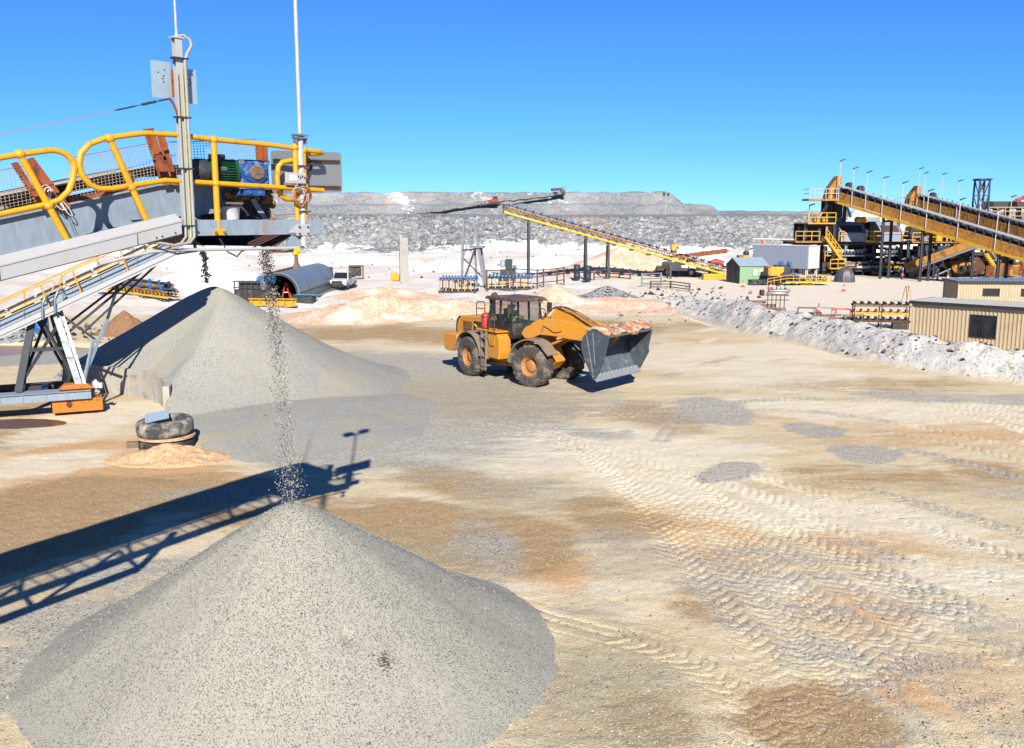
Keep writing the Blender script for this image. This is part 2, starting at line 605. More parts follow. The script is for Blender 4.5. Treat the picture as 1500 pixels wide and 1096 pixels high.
# ------------------------------------------------------------------ ground materials
def ground_material():
    t = NT('ground_soil')
    co = t.coord('Object')
    flow = t.node('ShaderNodeMapping')
    flow.inputs['Rotation'].default_value = (0, 0, R(28))
    flow.inputs['Scale'].default_value = (0.16, 0.62, 1)
    t.l.new(co, flow.inputs[0])
    big = t.noise(flow.outputs[0], 0.62, 6, 0.62, 0.6)
    mid = t.noise(co, 0.9, 6, 0.62, 0.3)
    fine = t.noise(co, 14.0, 4, 0.65)
    sand = t.ramp(big, [(0.28, srgb(206, 184, 144)), (0.42, srgb(220, 200, 160)), (0.56, srgb(230, 213, 178)), (0.70, srgb(236, 225, 202))])
    sand = t.mix(t.ramp(mid, [(0.42, 0.0), (0.75, 0.5)]), sand, srgb(220, 186, 134))
    gr = t.node('ShaderNodeTexVoronoi', feature='F1')
    t.put(gr.inputs['Vector'], co)
    gr.inputs['Scale'].default_value = 34
    sep = t.node('ShaderNodeSeparateColor')
    t.l.new(gr.outputs['Color'], sep.inputs[0])
    stone = t.mix(sep.outputs[0], srgb(196, 192, 178), srgb(164, 161, 150))
    stone = t.mix(t.ramp(sep.outputs[1], [(0.86, 0.0), (0.9, 1.0)]), stone, srgb(84, 84, 84))
    edge = t.math('MULTIPLY', t.math('SUBTRACT', t.noise(flow.outputs[0], 2.6, 7, 0.72, 0.5), 0.5), 1.9)
    e2 = t.math('MULTIPLY', t.math('SUBTRACT', fine, 0.5), 0.5)
    edge = t.math('ADD', edge, e2)

    def sel(name, lo=0.32, hi=0.68):
        a = t.attr(name)
        return t.ramp(t.math('ADD', a, t.math('MULTIPLY', edge, t.ramp(a, [(0.0, 0.0), (0.25, 1.0), (0.9, 1.0), (1.0, 0.3)]))), [(lo, 0.0), (hi, 1.0)])
    c = t.mix(t.math('MULTIPLY', sel('warm', 0.28, 0.8), 0.75), sand, srgb(214, 160, 100))
    c = t.mix(t.math('MULTIPLY', sel('wet', 0.28, 0.78), 0.92), c, t.mix(mid, srgb(158, 126, 84), srgb(192, 160, 114)))
    c = t.mix(t.math('MULTIPLY', sel('pale'), 0.85), c, t.mix(mid, srgb(246, 234, 208), srgb(234, 219, 188)))
    c = t.mix(t.math('MULTIPLY', sel('grey', 0.28, 0.80), 0.86), c, stone)
    c = t.mix(t.math('MULTIPLY', sel('olive', 0.2, 1.0), 0.8), c, t.mix(sep.outputs[0], srgb(190, 176, 142), srgb(160, 148, 118)))
    white = t.mix(t.ramp(t.noise(co, 0.16, 8, 0.7), [(0.32, 0.0), (0.68, 1.0)]), srgb(258, 252, 243), srgb(222, 208, 192))
    white = t.mix(t.ramp(t.noise(co, 0.7, 6, 0.7), [(0.56, 0.0), (0.68, 0.5)]), white, srgb(206, 200, 194))
    white = t.mix(t.ramp(t.noise(co, 0.05, 4, 0.6), [(0.50, 0.0), (0.72, 0.5)]), white, srgb(250, 222, 198))
    c = t.mix(sel('white', 0.35, 0.65), c, white)
    yard = t.mix(t.noise(flow.outputs[0], 0.7, 5, 0.6), srgb(254, 243, 224), srgb(234, 216, 190))
    c = t.mix(sel('yard', 0.4, 0.6), c, yard)
    c = t.mix(t.ramp(fine, [(0.25, 0.14), (0.45, 0.0)]), c, srgb(130, 110, 80))
    c = t.mix(t.ramp(sep.outputs[2], [(0.88, 0.0), (0.92, 0.30)]), c, srgb(136, 126, 108))
    c = t.mix(t.ramp(sep.outputs[2], [(0.10, 0.35), (0.16, 0.0)]), c, srgb(240, 230, 208))
    n = t.bump(t.math('MULTIPLY', gr.outputs['Distance'], -1.0), 0.7, 0.014)
    n = t.bump(fine, 0.5, 0.035, n)
    n = t.bump(t.noise(co, 3.2, 5, 0.65), 0.45, 0.06, n)
    t.done(c, 0.95, 0.0, n, 0.2)


ground_material()


def rock_material(name, pal, white_amt):
    t = NT(name)
    co = t.coord('Object')
    v = t.node('ShaderNodeTexVoronoi', feature='F1')
    t.put(v.inputs['Vector'], co)
    v.inputs['Scale'].default_value = 1.5
    sep = t.node('ShaderNodeSeparateColor')
    t.l.new(v.outputs['Color'], sep.inputs[0])
    v2 = t.voro(co, 3.6, 'Color')
    s2 = t.node('ShaderNodeSeparateColor')
    t.l.new(v2, s2.inputs[0])
    tone = t.math('ADD', t.math('MULTIPLY', sep.outputs[0], 0.5), t.math('MULTIPLY', s2.outputs[0], 0.5))
    c = t.ramp(tone, [(0.1, srgb(*pal[0])), (0.4, srgb(*pal[1])), (0.7, srgb(*pal[2])), (0.95, srgb(*pal[3]))])
    big = t.noise(co, 0.045, 5, 0.6)
    c = t.mix(t.ramp(big, [(0.45, 0.0), (0.65, 0.45)]), c, srgb(190, 188, 184))
    w = t.math('ADD', t.attr('white'), t.math('MULTIPLY', t.math('SUBTRACT', t.noise(co, 0.35, 5, 0.7), 0.5), white_amt))
    c = t.mix(t.ramp(w, [(0.45, 0.0), (0.6, 0.95)]), c, srgb(276, 270, 260))
    c = t.mix(t.ramp(t.noise(co, 0.03, 3, 0.5, 1.0), [(0.62, 0.0), (0.72, 0.4)]), c, srgb(206, 176, 148))
    n = t.bump(t.math('ADD', v.outputs['Distance'], t.math('MULTIPLY', s2.outputs[1], 0.5)), 0.5, 0.4)
    t.done(c, 0.95, 0.0, n, 0.2)


rock_material('spoil_rock', ((84, 86, 88), (126, 128, 129), (158, 159, 158), (200, 199, 196)), 1.3)
rock_material('spoil_fine', ((112, 115, 116), (134, 137, 138), (150, 152, 152), (184, 184, 182)), 1.0)

t = NT('berm_soil')
co = t.coord('Object')
a = t.noise(co, 0.8, 6, 0.65, 0.5)
b = t.noise(co, 7.0, 5, 0.7)
c = t.ramp(a, [(0.3, srgb(190, 189, 186)), (0.5, srgb(220, 214, 204)), (0.7, srgb(236, 229, 216))])
c = t.mix(t.ramp(t.noise(co, 1.6, 4, 0.6, 0.8), [(0.57, 0.0), (0.67, 0.8)]), c, srgb(176, 150, 122))
c = t.mix(t.ramp(b, [(0.57, 0.0), (0.63, 0.85)]), c, srgb(78, 78, 78))
c = t.mix(t.ramp(t.noise(co, 2.4, 6, 0.7), [(0.58, 0.0), (0.68, 0.5)]), c, srgb(164, 164, 164))
c = t.mix(t.ramp(t.attr('foot'), [(0.2, 0.0), (1.0, 0.85)]), c, srgb(216, 196, 158))
n = t.bump(b, 0.7, 0.06)
t.done(c, 0.95, 0.0, t.bump(a, 0.6, 0.3, n), 0.2)

t = NT('pebble')
rnd = t.node('ShaderNodeNewGeometry').outputs['Random Per Island']
t.done(t.ramp(rnd, [(0.0, srgb(70, 70, 70)), (0.25, srgb(120, 120, 118)), (0.6, srgb(176, 173, 164)), (1.0, srgb(206, 202, 190))]), 0.9, 0.0, None, 0.25)
t = NT('pebble_mixed')
rnd = t.node('ShaderNodeNewGeometry').outputs['Random Per Island']
t.done(t.ramp(rnd, [(0.0, srgb(84, 84, 82)), (0.5, srgb(146, 144, 136)), (1.0, srgb(214, 210, 198))]), 0.9, 0.0, None, 0.25)
t = NT('pebble_dark')
rnd = t.node('ShaderNodeNewGeometry').outputs['Random Per Island']
t.done(t.ramp(rnd, [(0.0, srgb(50, 50, 52)), (0.7, srgb(96, 94, 92)), (1.0, srgb(150, 146, 140))]), 0.9, 0.0, None, 0.25)


# ------------------------------------------------------------------ ground sheet
def ell(x, y, px, py, rx, ry, rot=0.0, soft=0.55):
    """soft patch on the ground given by its middle and half sizes as seen in the photograph, turned into metres"""
    c = gp(px, py)
    a = (gp(px + rx, py) - c).length
    b = abs(gp(px, py - ry * 0.5).y - gp(px, py + ry * 0.5).y)
    if soft > 0.3:
        x, y = x + WARP[0] * c.y / 24, y + WARP[1] * c.y / 24
    else:
        x, y = x + WARP[0] * 0.75, y + WARP[1] * 0.75
    dx, dy = x - c.x, y - c.y
    cr, sr = math.cos(rot), math.sin(rot)
    u = (dx * cr + dy * sr) / a
    w = (-dx * sr + dy * cr) / b
    return 1 - sm(1 - soft, 1 + soft, np.sqrt(u * u + w * w))


WARP = [0.0, 0.0]
POND = (-31.0, 51.2, 10.5, 5.0)
PUDDLE = (-17.9, 33.6, 1.9, 0.95)


WALL = [(-19.2, 40.4), (-17.8, 39.9), (-16.3, 39.2), (-14.9, 38.2), (-13.8, 36.9), (-13.1, 35.5), (-12.9, 34.7)]     # foot of the curved retaining wall
WALL_H = 1.12
TOE = [(-21.5, 44.0)] + WALL + [(-12.4, 33.4), (-11.5, 31.9), (-10.2, 29.9), (-8.6, 28.0), (-6.5, 26.6), (-4.0, 26.2)]
TOE_H = [0.0] + [WALL_H - 0.10] * len(WALL) + [0.55, 0.15, 0.0, -0.05, -0.05, -0.05]


def toe_limit(x, y):
    """distance inside the pile's near edge, and how high the gravel may stand at that edge"""
    best = np.full(x.shape, 1e9)
    sign = np.ones(x.shape)
    hh = np.zeros(x.shape)
    for k in range(len(TOE) - 1):
        a, b = TOE[k], TOE[k + 1]
        tx, ty = b[0] - a[0], b[1] - a[1]
        L = math.hypot(tx, ty)
        tx /= L
        ty /= L
        dx, dy = x - a[0], y - a[1]
        s = np.clip(dx * tx + dy * ty, 0, L)
        d = np.hypot(dx - s * tx, dy - s * ty)
        m = d < best
        best[m] = d[m]
        sign[m] = np.sign(tx * dy - ty * dx)[m]
        hh[m] = (TOE_H[k] + (TOE_H[k + 1] - TOE_H[k]) * s / L)[m]
    return best * sign, hh


def ground_z(x, y):
    x = np.asarray(x, float)
    y = np.asarray(y, float)
    z = 0.10 * fbm(x * 0.12, y * 0.12, 3, 3) + 0.035 * fbm(x * 0.9, y * 0.9, 5, 3)
    far = sm(66, 78, y) * (1 - sm(12, 20, x))
    z = z + far * (0.5 * fbm(x * 0.10, y * 0.10, 21, 4) + 0.6 * fbm(x * 0.4, y * 0.3, 25, 4))
    z = z + sm(122, 140, y) * 3.2 * np.clip(fbm(x * 0.045, y * 0.06, 31, 4) + 0.12, 0, 1)
    q = ((x - POND[0]) / POND[2]) ** 2 + ((y - POND[1]) / POND[3]) ** 2
    z = z - 0.55 * (1 - sm(0.75, 1.12, q))
    q = ((x - PUDDLE[0]) / PUDDLE[2]) ** 2 + ((y - PUDDLE[1]) / PUDDLE[3]) ** 2
    z = z - 0.12 * (1 - sm(0.6, 1.25, q))
    return z


def gz(x, y):
    return float(ground_z(np.array([x]), np.array([y]))[0])


def fan(a, b, n, seed):
    """a family of sweeping tracks between two outer lines of the photograph"""
    r = random.Random(seed)
    out = []
    for k in range(n):
        t_ = min(1, max(0, (k + 0.5) / n + r.uniform(-0.5, 0.5) / n))
        out.append(([(p[0] + (q[0] - p[0]) * t_ + r.uniform(-12, 12), p[1] + (q[1] - p[1]) * t_ + r.uniform(-5, 5)) for p, q in zip(a, b)], r.uniform(0.022, 0.042), 0))
    return out


TRACKS = fan([(820, 640), (960, 655), (1120, 685), (1320, 730), (1560, 790)], [(850, 660), (930, 750), (1010, 850), (1080, 960), (1120, 1110)], 19, 3)
TRACKS += fan([(900, 600), (1050, 570), (1200, 555), (1360, 560), (1560, 600)], [(880, 615), (1040, 620), (1200, 640), (1380, 670), (1560, 730)], 9, 5)
TRACKS += [([(900, 930), (990, 955), (1060, 995), (1100, 1050), (1105, 1120)], 0.075, 0), ([(560, 640), (700, 600), (860, 560), (1000, 500), (1080, 480)], 0.018, 1), ([(940, 620), (1000, 560), (1150, 520), (1300, 545)], 0.022, 1),
           ([(1000, 700), (1180, 800), (1340, 900), (1540, 990)], 0.045, 0), ([(1180, 1110), (1240, 1020), (1380, 960), (1560, 940)], 0.03, 0)]


def catmull(P, step=0.25):
    P = [P[0] * 2 - P[1]] + P + [P[-1] * 2 - P[-2]]
    out = []
    for i in range(1, len(P) - 2):
        p0, p1, p2, p3 = P[i - 1:i + 3]
        n = max(2, int((p2 - p1).length / step))
        for k in range(n):
            u = k / n
            out.append(0.5 * (2 * p1 + (p2 - p0) * u + (2 * p0 - 5 * p1 + 4 * p2 - p3) * u * u + (3 * p1 - p0 - 3 * p2 + p3) * u ** 3))
    out.append(P[-2])
    return out


def tread(x, y):
    """imprint depth of every track at the points x,y; also how much a point lies in a track"""
    dz = np.zeros_like(x)
    inside = np.zeros_like(x)
    for pts, depth, both in TRACKS:
        line = catmull([gp(*p) for p in pts], 0.5)
        L = np.array([(p.x, p.y) for p in line])
        seg = L[1:] - L[:-1]
        ln = np.hypot(seg[:, 0], seg[:, 1])
        cum = np.concatenate([[0], np.cumsum(ln)])
        x0, y0 = L.min(0) - 3
        x1, y1 = L.max(0) + 3
        ii = np.where((x > x0) & (x < x1) & (y > y0) & (y < y1))[0]
        if not len(ii):
            continue
        X, Y = x[ii], y[ii]
        best = np.full(len(ii), 1e9)
        S = np.zeros(len(ii))
        W = np.zeros(len(ii))
        for k in range(len(seg)):
            if ln[k] < 1e-6:
                continue
            tx, ty = seg[k] / ln[k]
            dx, dy = X - L[k, 0], Y - L[k, 1]
            a = np.clip(dx * tx + dy * ty, 0, ln[k])
            ex, ey = dx - a * tx, dy - a * ty
            d = ex * ex + ey * ey
            m = d < best
            best[m] = d[m]
            S[m] = cum[k] + a[m]
            W[m] = (tx * dy - ty * dx)[m]
        for off in ((-1.2, 1.2) if both else (-0.0,)):
            w = W - off + 0.08 * np.sin(S * 0.7 + off)
            body = 1 - sm(0.30, 0.46, np.abs(w))
            # every lug leaves a crescent: a gentle ramp that ends in a sharp little cleft
            ph = S / 0.31 + 1.15 * (w / 0.42) ** 2 + 0.30 * (vnoise(S * 1.3, w * 2 + off, 77) - 0.5) + 0.5 * (w > 0)
            fr = ph - np.floor(ph)
            ramp_ = fr ** 1.5
            cleft = np.exp(-((fr - 0.95) / 0.12) ** 2) + np.exp(-((fr + 0.05) / 0.12) ** 2)
            fade = 0.32 + 0.68 * sm(0.34, 0.62, vnoise(S * 0.3 + off + depth * 900, S * 0.0 + 3.0, 91))
            rim = np.exp(-((np.abs(w) - 0.47) / 0.07) ** 2)
            dz[ii] += 0.40 * depth * (0.45 + Y / 26) * fade * (body * (0.45 * ramp_ - 1.9 * cleft + 0.15) + rim * (0.1 + 0.5 * vnoise(S * 3, w * 4, 5)))
            inside[ii] = np.maximum(inside[ii], body * fade)
    return dz, inside


def build_ground():
    v = np.concatenate([np.linspace(0.66, 0.0175, 800)])
    yy = CAM_H / v
    yy = np.concatenate([[-60, -30, -12, -2, 4, 6, 7.5, 9, 10], yy, [470, 560, 700, 1000, 1600, 2600, 4200]])
    uu = np.concatenate([[-6, -3.5, -2.2, -1.6, -1.2, -1.0, -0.85, -0.75, -0.68], np.linspace(-0.64, 0.64, 900), [0.68, 0.75, 0.85, 1.0, 1.2, 1.6, 2.2, 3.5, 6]])
    U, Y = np.meshgrid(uu, yy)
    X = U * (np.abs(Y) + 4)
    x, y = X.ravel(), Y.ravel()
    z = ground_z(x, y)
    near = (1 - sm(44, 60, y)) * sm(8, 10, y)
    dz, ins = tread(x, y)
    z = z + dz * near + near * 0.012 * fbm(x * 4, y * 4, 8, 2) * 2
    # scraped ridges where the loader has turned
    z = z + near * 0.03 * fbm(x * 0.55 + y * 0.25, (y - x * 0.45) * 2.1, 14, 4) * sm(-6, 0, x)
    WARP[0] = 3.4 * fbm(x * 0.22, y * 0.16, 801, 5, 0.6)
    WARP[1] = 3.4 * fbm(x * 0.22 + 9, y * 0.16, 811, 5, 0.6)
    E = lambda *a, **k: ell(x, y, *a, **k)
    mx = lambda *a: np.clip(np.maximum.reduce(a), 0, 1)
    grey = mx(E(1055, 602, 62, 20, soft=0.28), E(1197, 629, 42, 11, soft=0.24), E(1268, 663, 48, 15, soft=0.24), E(1075, 691, 44, 13, -0.5, soft=0.22),
              0.62 * E(870, 583, 70, 10), 0.75 * E(850, 628, 46, 7, -0.6), 0.75 * E(1400, 580, 170, 8, -0.22, soft=0.3), 0.6 * E(1320, 572, 90, 5, -0.2),
              0.5 * E(930, 810, 130, 60), 0.5 * E(700, 705, 110, 20), 0.52 * E(1190, 820, 150, 20, -0.5), 0.55 * E(1330, 895, 170, 20, -0.5), 0.52 * E(1210, 975, 100, 36),
              0.72 * E(690, 800, 60, 46), 0.6 * E(340, 725, 150, 20, 0.3), 0.5 * E(1440, 720, 70, 18), 0.6 * E(720, 530, 110, 14), 1.1 * E(60, 990, 160, 60), 1.1 * E(170, 905, 150, 40), 0.8 * E(250, 840, 120, 24))
    pale = mx(1.05 * E(790, 650, 180, 42), 0.95 * E(600, 650, 130, 24), 0.7 * E(560, 640, 70, 18), 0.75 * E(1000, 660, 150, 40), 0.6 * E(1120, 545, 160, 18), 0.8 * E(130, 620, 110, 40), 0.7 * E(80, 690, 90, 24),
              0.8 * E(1230, 760, 200, 34, -0.4), 0.75 * E(1420, 850, 140, 34, -0.4), 0.75 * E(1300, 600, 220, 20), 0.8 * E(1000, 700, 120, 26), 0.8 * E(620, 555, 80, 12), 0.8 * E(1120, 515, 130, 14), 0.6 * E(980, 520, 90, 20))
    wet = mx(1.25 * E(700, 790, 130, 46, 0.2), 1.2 * E(570, 765, 120, 30), 0.85 * E(900, 755, 110, 44), 0.85 * E(650, 700, 120, 30), 0.7 * E(760, 595, 140, 18), 0.85 * E(960, 1050, 70, 46), 1.1 * E(1190, 1060, 110, 60, 0.6),
             0.8 * E(960, 605, 80, 22), 0.8 * E(560, 490, 200, 14), 0.85 * E(860, 480, 170, 12), 1.3 * E(160, 735, 200, 34, 0.3), 1.3 * E(60, 790, 130, 46), 1.1 * E(40, 640, 110, 20), 1.1 * E(120, 612, 70, 12), 0.7 * E(1040, 890, 80, 40), 0.62 * E(1300, 700, 130, 24), 0.7 * E(1430, 690, 60, 22),
             0.65 * E(1260, 560, 170, 10), 0.75 * E(60, 610, 90, 26), 0.75 * E(420, 760, 160, 24, 0.3))
    warm = mx(0.9 * E(790, 830, 70, 34), 1.0 * E(150, 700, 150, 26, 0.3), 1.0 * E(60, 740, 100, 30), 1.0 * E(280, 715, 110, 14, 0.3), 0.9 * E(90, 665, 90, 14), 0.7 * E(1280, 800, 110, 40), 0.62 * E(1300, 620, 200, 30), 0.65 * E(1450, 620, 80, 40), 0.7 * E(1250, 900, 100, 40), 0.62 * E(1050, 800, 100, 50),
              0.8 * E(1310, 1020, 60, 30), 0.6 * E(1400, 1000, 140, 60), 0.75 * E(250, 690, 80, 14), 0.65 * E(700, 490, 180, 12), 0.6 * E(1050, 510, 130, 16))
    olive = mx(0.8 * E(660, 575, 190, 34), 0.75 * E(740, 720, 120, 30), 0.7 * E(600, 820, 90, 40), 0.95 * E(890, 1020, 150, 110), 0.8 * E(850, 930, 70, 60))
    tw, th_ = toe_limit(x, y)
    ap = sm(-0.4, 0.9, tw) * (1 - sm(7.5, 15.5, np.hypot(x + 8.6 + WARP[0] * 0.8, (y - 38.5 + WARP[1]) * 0.85)))
    grey = np.maximum(grey, 1.05 * ap)
    drag = vnoise(x * 0.16 + 4, y * 0.16, 901)
    grey = np.maximum(grey, 0.58 * ins * sm(0.55, 0.78, drag))
    pale = np.maximum(pale, 0.75 * ins * sm(0.52, 0.3, drag))
    # pale quarry floor behind the soil banks; the yard right of the long berm
    lineb = np.interp(y, [35, 47, 60, 72, 90], [28, 18.5, 14.5, 11, 9])
    white = sm(69, 74, y) * 1.0
    yard = sm(-0.5, 1.5, x - lineb) * sm(40, 44, y) * (1 - sm(150, 170, y))
    yard = np.where(y > 66, np.maximum(yard, 0) * sm(8, 16, x), yard)
    back = sm(14, 40, x) * sm(120, 140, y)
    yard = yard * (1 - 0.6 * back)
    o = grid_mesh('ground', X, Y, z.reshape(X.shape), 'ground_soil', dict(grey=grey, pale=pale, wet=wet, warm=warm, olive=olive, white=white, yard=yard))
    tag(o, 'sandy quarry floor with grey gravel patches and tyre tracks', kind='structure')


build_ground()


def water(name, label, q, z, mat):
    n = 48
    vs = [(q[0] + q[2] * 1.1 * math.cos(2 * math.pi * i / n), q[1] + q[3] * 1.1 * math.sin(2 * math.pi * i / n), z) for i in range(n)]
    o = MB().add(vs, [tuple(range(n))]).build(name, mat)
    return tag(o, label, kind='structure')


water('pond', 'brown settling pond behind the rear stacker', POND, -0.20, 'pond_water')
water('puddle', 'shallow brown puddle beside the stacker carriage', PUDDLE, gz(PUDDLE[0], PUDDLE[1]) + 0.06, 'puddle_water')


# ------------------------------------------------------------------ spoil dump on the skyline
def build_dump():
    # lower tier: broken rock face about 190 m out
    xs = np.linspace(-150, 190, 900)
    prof = [(120, -0.6, 8), (140, -0.2, 14), (168, 0.8, 14), (181, 1.6, 26), (197, 7.2, 40), (202, 7.6, 6), (260, 7.8, 8), (392, 8.4, 6), (420, 8.4, 1)]
    ry, rz = [], []
    for (a, b) in zip(prof[:-1], prof[1:]):
        for k in range(b[2]):
            u = k / b[2]
            ry.append(a[0] + (b[0] - a[0]) * u)
            rz.append(a[1] + (b[1] - a[1]) * u)
    ry, rz = np.array(ry), np.array(rz)
    X, YY = np.meshgrid(xs, ry)
    Z = np.repeat(rz[:, None], len(xs), 1)
    wob = 7 * fbm(xs * 0.02, xs * 0 + 0.5, 41, 3)
    face = sm(160, 178, YY) * (1 - sm(240, 300, YY))
    Y = YY + wob[None, :] * face
    crest = 1.0 + 0.14 * fbm(xs * 0.03, xs * 0 + 3.1, 44, 4)
    Z = Z * np.where(YY > 168, crest[None, :], 1)
    rough = fbm(X * 0.4, YY * 0.4 + Z, 51, 4) * 1.2 + (vnoise(X * 1.7, YY * 1.7 + Z * 1.7, 53) - 0.5) * 0.8
    onface = sm(172, 182, YY) * (1 - sm(199, 204, YY))
    Z = Z + rough * onface * 0.9 + 0.4 * fbm(X * 0.2, YY * 0.2, 57, 3) * (1 - sm(205, 260, YY)) - 0.6 * (1 - sm(124, 150, YY))
    Y = Y - rough * onface * 0.8
    up = (Z - 1.6) / 6.0
    white = 0.66 * (1 - sm(-0.2, 0.55, up + 0.7 * fbm(X * 0.05, Z * 0.15, 61, 3)))
    white = white + 0.9 * (1 - sm(160, 172, YY))
    white = white + 0.30 * sm(0.05, 0.22, fbm(X * 0.045, Z * 0.12, 67, 3)) * (X < 5)
    o = grid_mesh('spoil_bank', X, Y, Z, 'spoil_rock', dict(white=white), smooth=False)
    tag(o, 'long bank of broken grey rock behind the white quarry floor', kind='structure')
    # upper tier with its ramp and stepped right end
    xs = np.linspace(-330, 330, 700)
    prof = [(388, 8.0, 4), (398, 8.2, 16), (405, 12.4, 6), (410, 12.9, 16), (416, 17.6, 30), (420, 18.0, 4), (470, 18.2, 3), (560, 17, 1)]
    ry, rz = [], []
    for (a, b) in zip(prof[:-1], prof[1:]):
        for k in range(b[2]):
            u = k / b[2]
            ry.append(a[0] + (b[0] - a[0]) * u)
            rz.append(a[1] + (b[1] - a[1]) * u)
    ry, rz = np.array(ry), np.array(rz)
    X, Y = np.meshgrid(xs, ry)
    Z = np.repeat(rz[:, None], len(xs), 1)
    top = np.interp(xs, [-330, -190, -120, -20, 30, 44, 60, 66, 68.5, 74, 86, 89, 200, 330], [14, 16, 17.4, 17.8, 17.8, 18.8, 18.8, 18.2, 17.4, 13.0, 12.4, 9.8, 9.4, 9.0])
    top = top + 0.9 * fbm(xs * 0.05, xs * 0 + 8.8, 71, 4)
    Z = np.minimum(Z, 8.0 + (Z - 8.0) * (top[None, :] - 8.0) / 10.0)
    Y = Y + 9 * fbm(X * 0.018, Y * 0, 73, 3)
    rgh = fbm(X * 0.22, Y * 0.22 + Z * 0.3, 75, 4)
    Z = Z + rgh * 1.3 * sm(396, 402, Y) * (Z < top[None, :] + 1)
    gul = fbm(X * 0.09 + Z * 0.08, X * 0.02, 77, 3)
    white = 0.26 + 0.85 * np.clip(gul - 0.02, -0.3, 0.5) + 0.10 * (Z > 13)
    o = grid_mesh('spoil_ridge', X, Y, Z, 'spoil_fine', dict(white=white))
    tag(o, 'upper tier of the grey spoil dump along the skyline', kind='structure')
    # windrow along the haul ramp
    m = MB()
    path = catmull([at(600, 315, 398), at(660, 307, 400), at(712, 299, 402), at(760, 292, 405), at(800, 288, 408), at(826, 285, 410)], 2.0)
    m.tube([p + Vector((0, -1.0, 0.25 + 0.5 * rng.random())) for p in path], [0.7 + 0.5 * rng.random() for _ in path], 6)
    tag(m.build('haul_ramp_windrow', 'stone_loose'), 'dark windrow along the ramp up the spoil dump', kind='structure')


build_dump()


# ------------------------------------------------------------------ soil banks
def sweep_bank(name, label, base, h, back, mat, seed, rough=0.3, step=0.22, rows=44, over=0.0):
    line = catmull([Vector((p[0], p[1], 0)) for p in base], step)
    n = len(line)
    hs = np.interp(np.linspace(0, 1, n), np.linspace(0, 1, len(h)), h)
    P = np.array([(p.x, p.y) for p in line])
    T = np.gradient(P, axis=0)
    T /= np.linalg.norm(T, axis=1)[:, None]
    N = np.stack([-T[:, 1], T[:, 0]], 1)
    N[N[:, 1] < 0] *= -1
    v = np.linspace(0, 1, rows)
    prof = np.interp(v, [0, 0.08, 0.45, 0.60, 0.72, 1.0], [-0.25, 0.02, 0.85, 1.0, 0.92, -0.25])
    dist = np.interp(v, [0, 0.08, 0.45, 0.6, 0.72, 1.0], [-0.5, 0.0, 0.42, 0.62, 0.75, 1.3]) * back
    X = P[:, 0][:, None] + N[:, 0][:, None] * dist[None, :]
    Y = P[:, 1][:, None] + N[:, 1][:, None] * dist[None, :]
    Z = hs[:, None] * prof[None, :]
    s = np.arange(n)[:, None] * step
    amp = sm(0.05, 0.3, prof)[None, :] * np.ones_like(X)
    k1 = fbm(s * 0.5 + 0 * X, dist[None, :] * 0.8 + 0 * X, seed, 4)
    k2 = fbm(s * 1.7 + 0 * X, dist[None, :] * 1.7 + 0 * X, seed + 9, 4)
    Z = Z + amp * (k1 * 2.2 + k2 * 1.1) * rough * np.clip(hs[:, None], 0.4, 2)
    Y = Y + amp * k2 * rough * 1.6
    X = X + amp * k1 * rough * 0.8
    foot = np.repeat((1 - sm(0.02, 0.25, v))[None, :], n, 0)
    Z = Z + ground_z(X.ravel(), Y.ravel()).reshape(X.shape) * 0.5
    o = grid_mesh(name, X, Y, Z, mat, dict(foot=foot))
    tag(o, label, kind='structure')
    return X, Y, Z


def G2(*pts):
    return [tuple(gp(*p)[:2]) for p in pts]


bX, bY, bZ = sweep_bank('berm', 'pale grey earth berm with dark stones along the right of the yard',
                        G2((930, 452), (1000, 463), (1060, 480), (1100, 490), (1160, 503), (1230, 520), (1300, 535), (1380, 548), (1440, 556), (1500, 564), (1640, 590)),
                        [0.8, 1.1, 1.35, 1.45, 1.45, 1.4, 1.4, 1.35, 1.3, 1.25, 1.2], 3.2, 'berm_soil', 101, 0.25)
sweep_bank('soil_bank', 'salmon coloured soil bank behind the loading floor',
           G2((380, 470), (430, 474), (500, 476), (570, 473), (640, 468), (700, 467), (760, 466)),
           [0.3, 0.7, 1.25, 1.6, 1.5, 1.0, 0.7], 5.0, 'salmon_soil', 131, 0.28, 0.3)
sweep_bank('sand_bank', 'low whitish sand bank behind the wheel loader',
           G2((690, 462), (760, 464), (850, 462), (930, 458), (1010, 463)),
           [0.8, 0.9, 0.8, 0.8, 0.7], 6.0, 'salmon_soil', 151, 0.22, 0.3)


def stones(name, label, pts, lo, hi, mat, seed, squash=0.75, parent=None, cat=None):
    r = random.Random(seed)
    vs, fs = [], []
    base = [(1, 0, 0), (-1, 0, 0), (0, 1, 0), (0, -1, 0), (0, 0, 1), (0, 0, -1)]
    tri = [(0, 2, 4), (2, 1, 4), (1, 3, 4), (3, 0, 4), (2, 0, 5), (1, 2, 5), (3, 1, 5), (0, 3, 5)]
    for p in pts:
        k = lo + (hi - lo) * r.random() ** 2
        a = r.random() * 6.28
        ca, sa = math.cos(a), math.sin(a)
        o = len(vs)
        for b in base:
            q = [b[i] * k * (0.65 + 0.6 * r.random()) + (r.random() - 0.5) * 0.5 * k for i in range(3)]
            vs.append((p[0] + q[0] * ca - q[1] * sa, p[1] + q[0] * sa + q[1] * ca, p[2] + q[2] * squash))
        fs += [tuple(i + o for i in f) for f in tri]
    me = bpy.data.meshes.new(name)
    me.from_pydata(vs, [], fs)
    me.materials.append(MATS[mat])
    o = bpy.data.objects.new(name, me)
    C.objects.link(o)
    if parent:
        o.parent = parent
    tag(o, label, cat, kind='stuff')
    return o


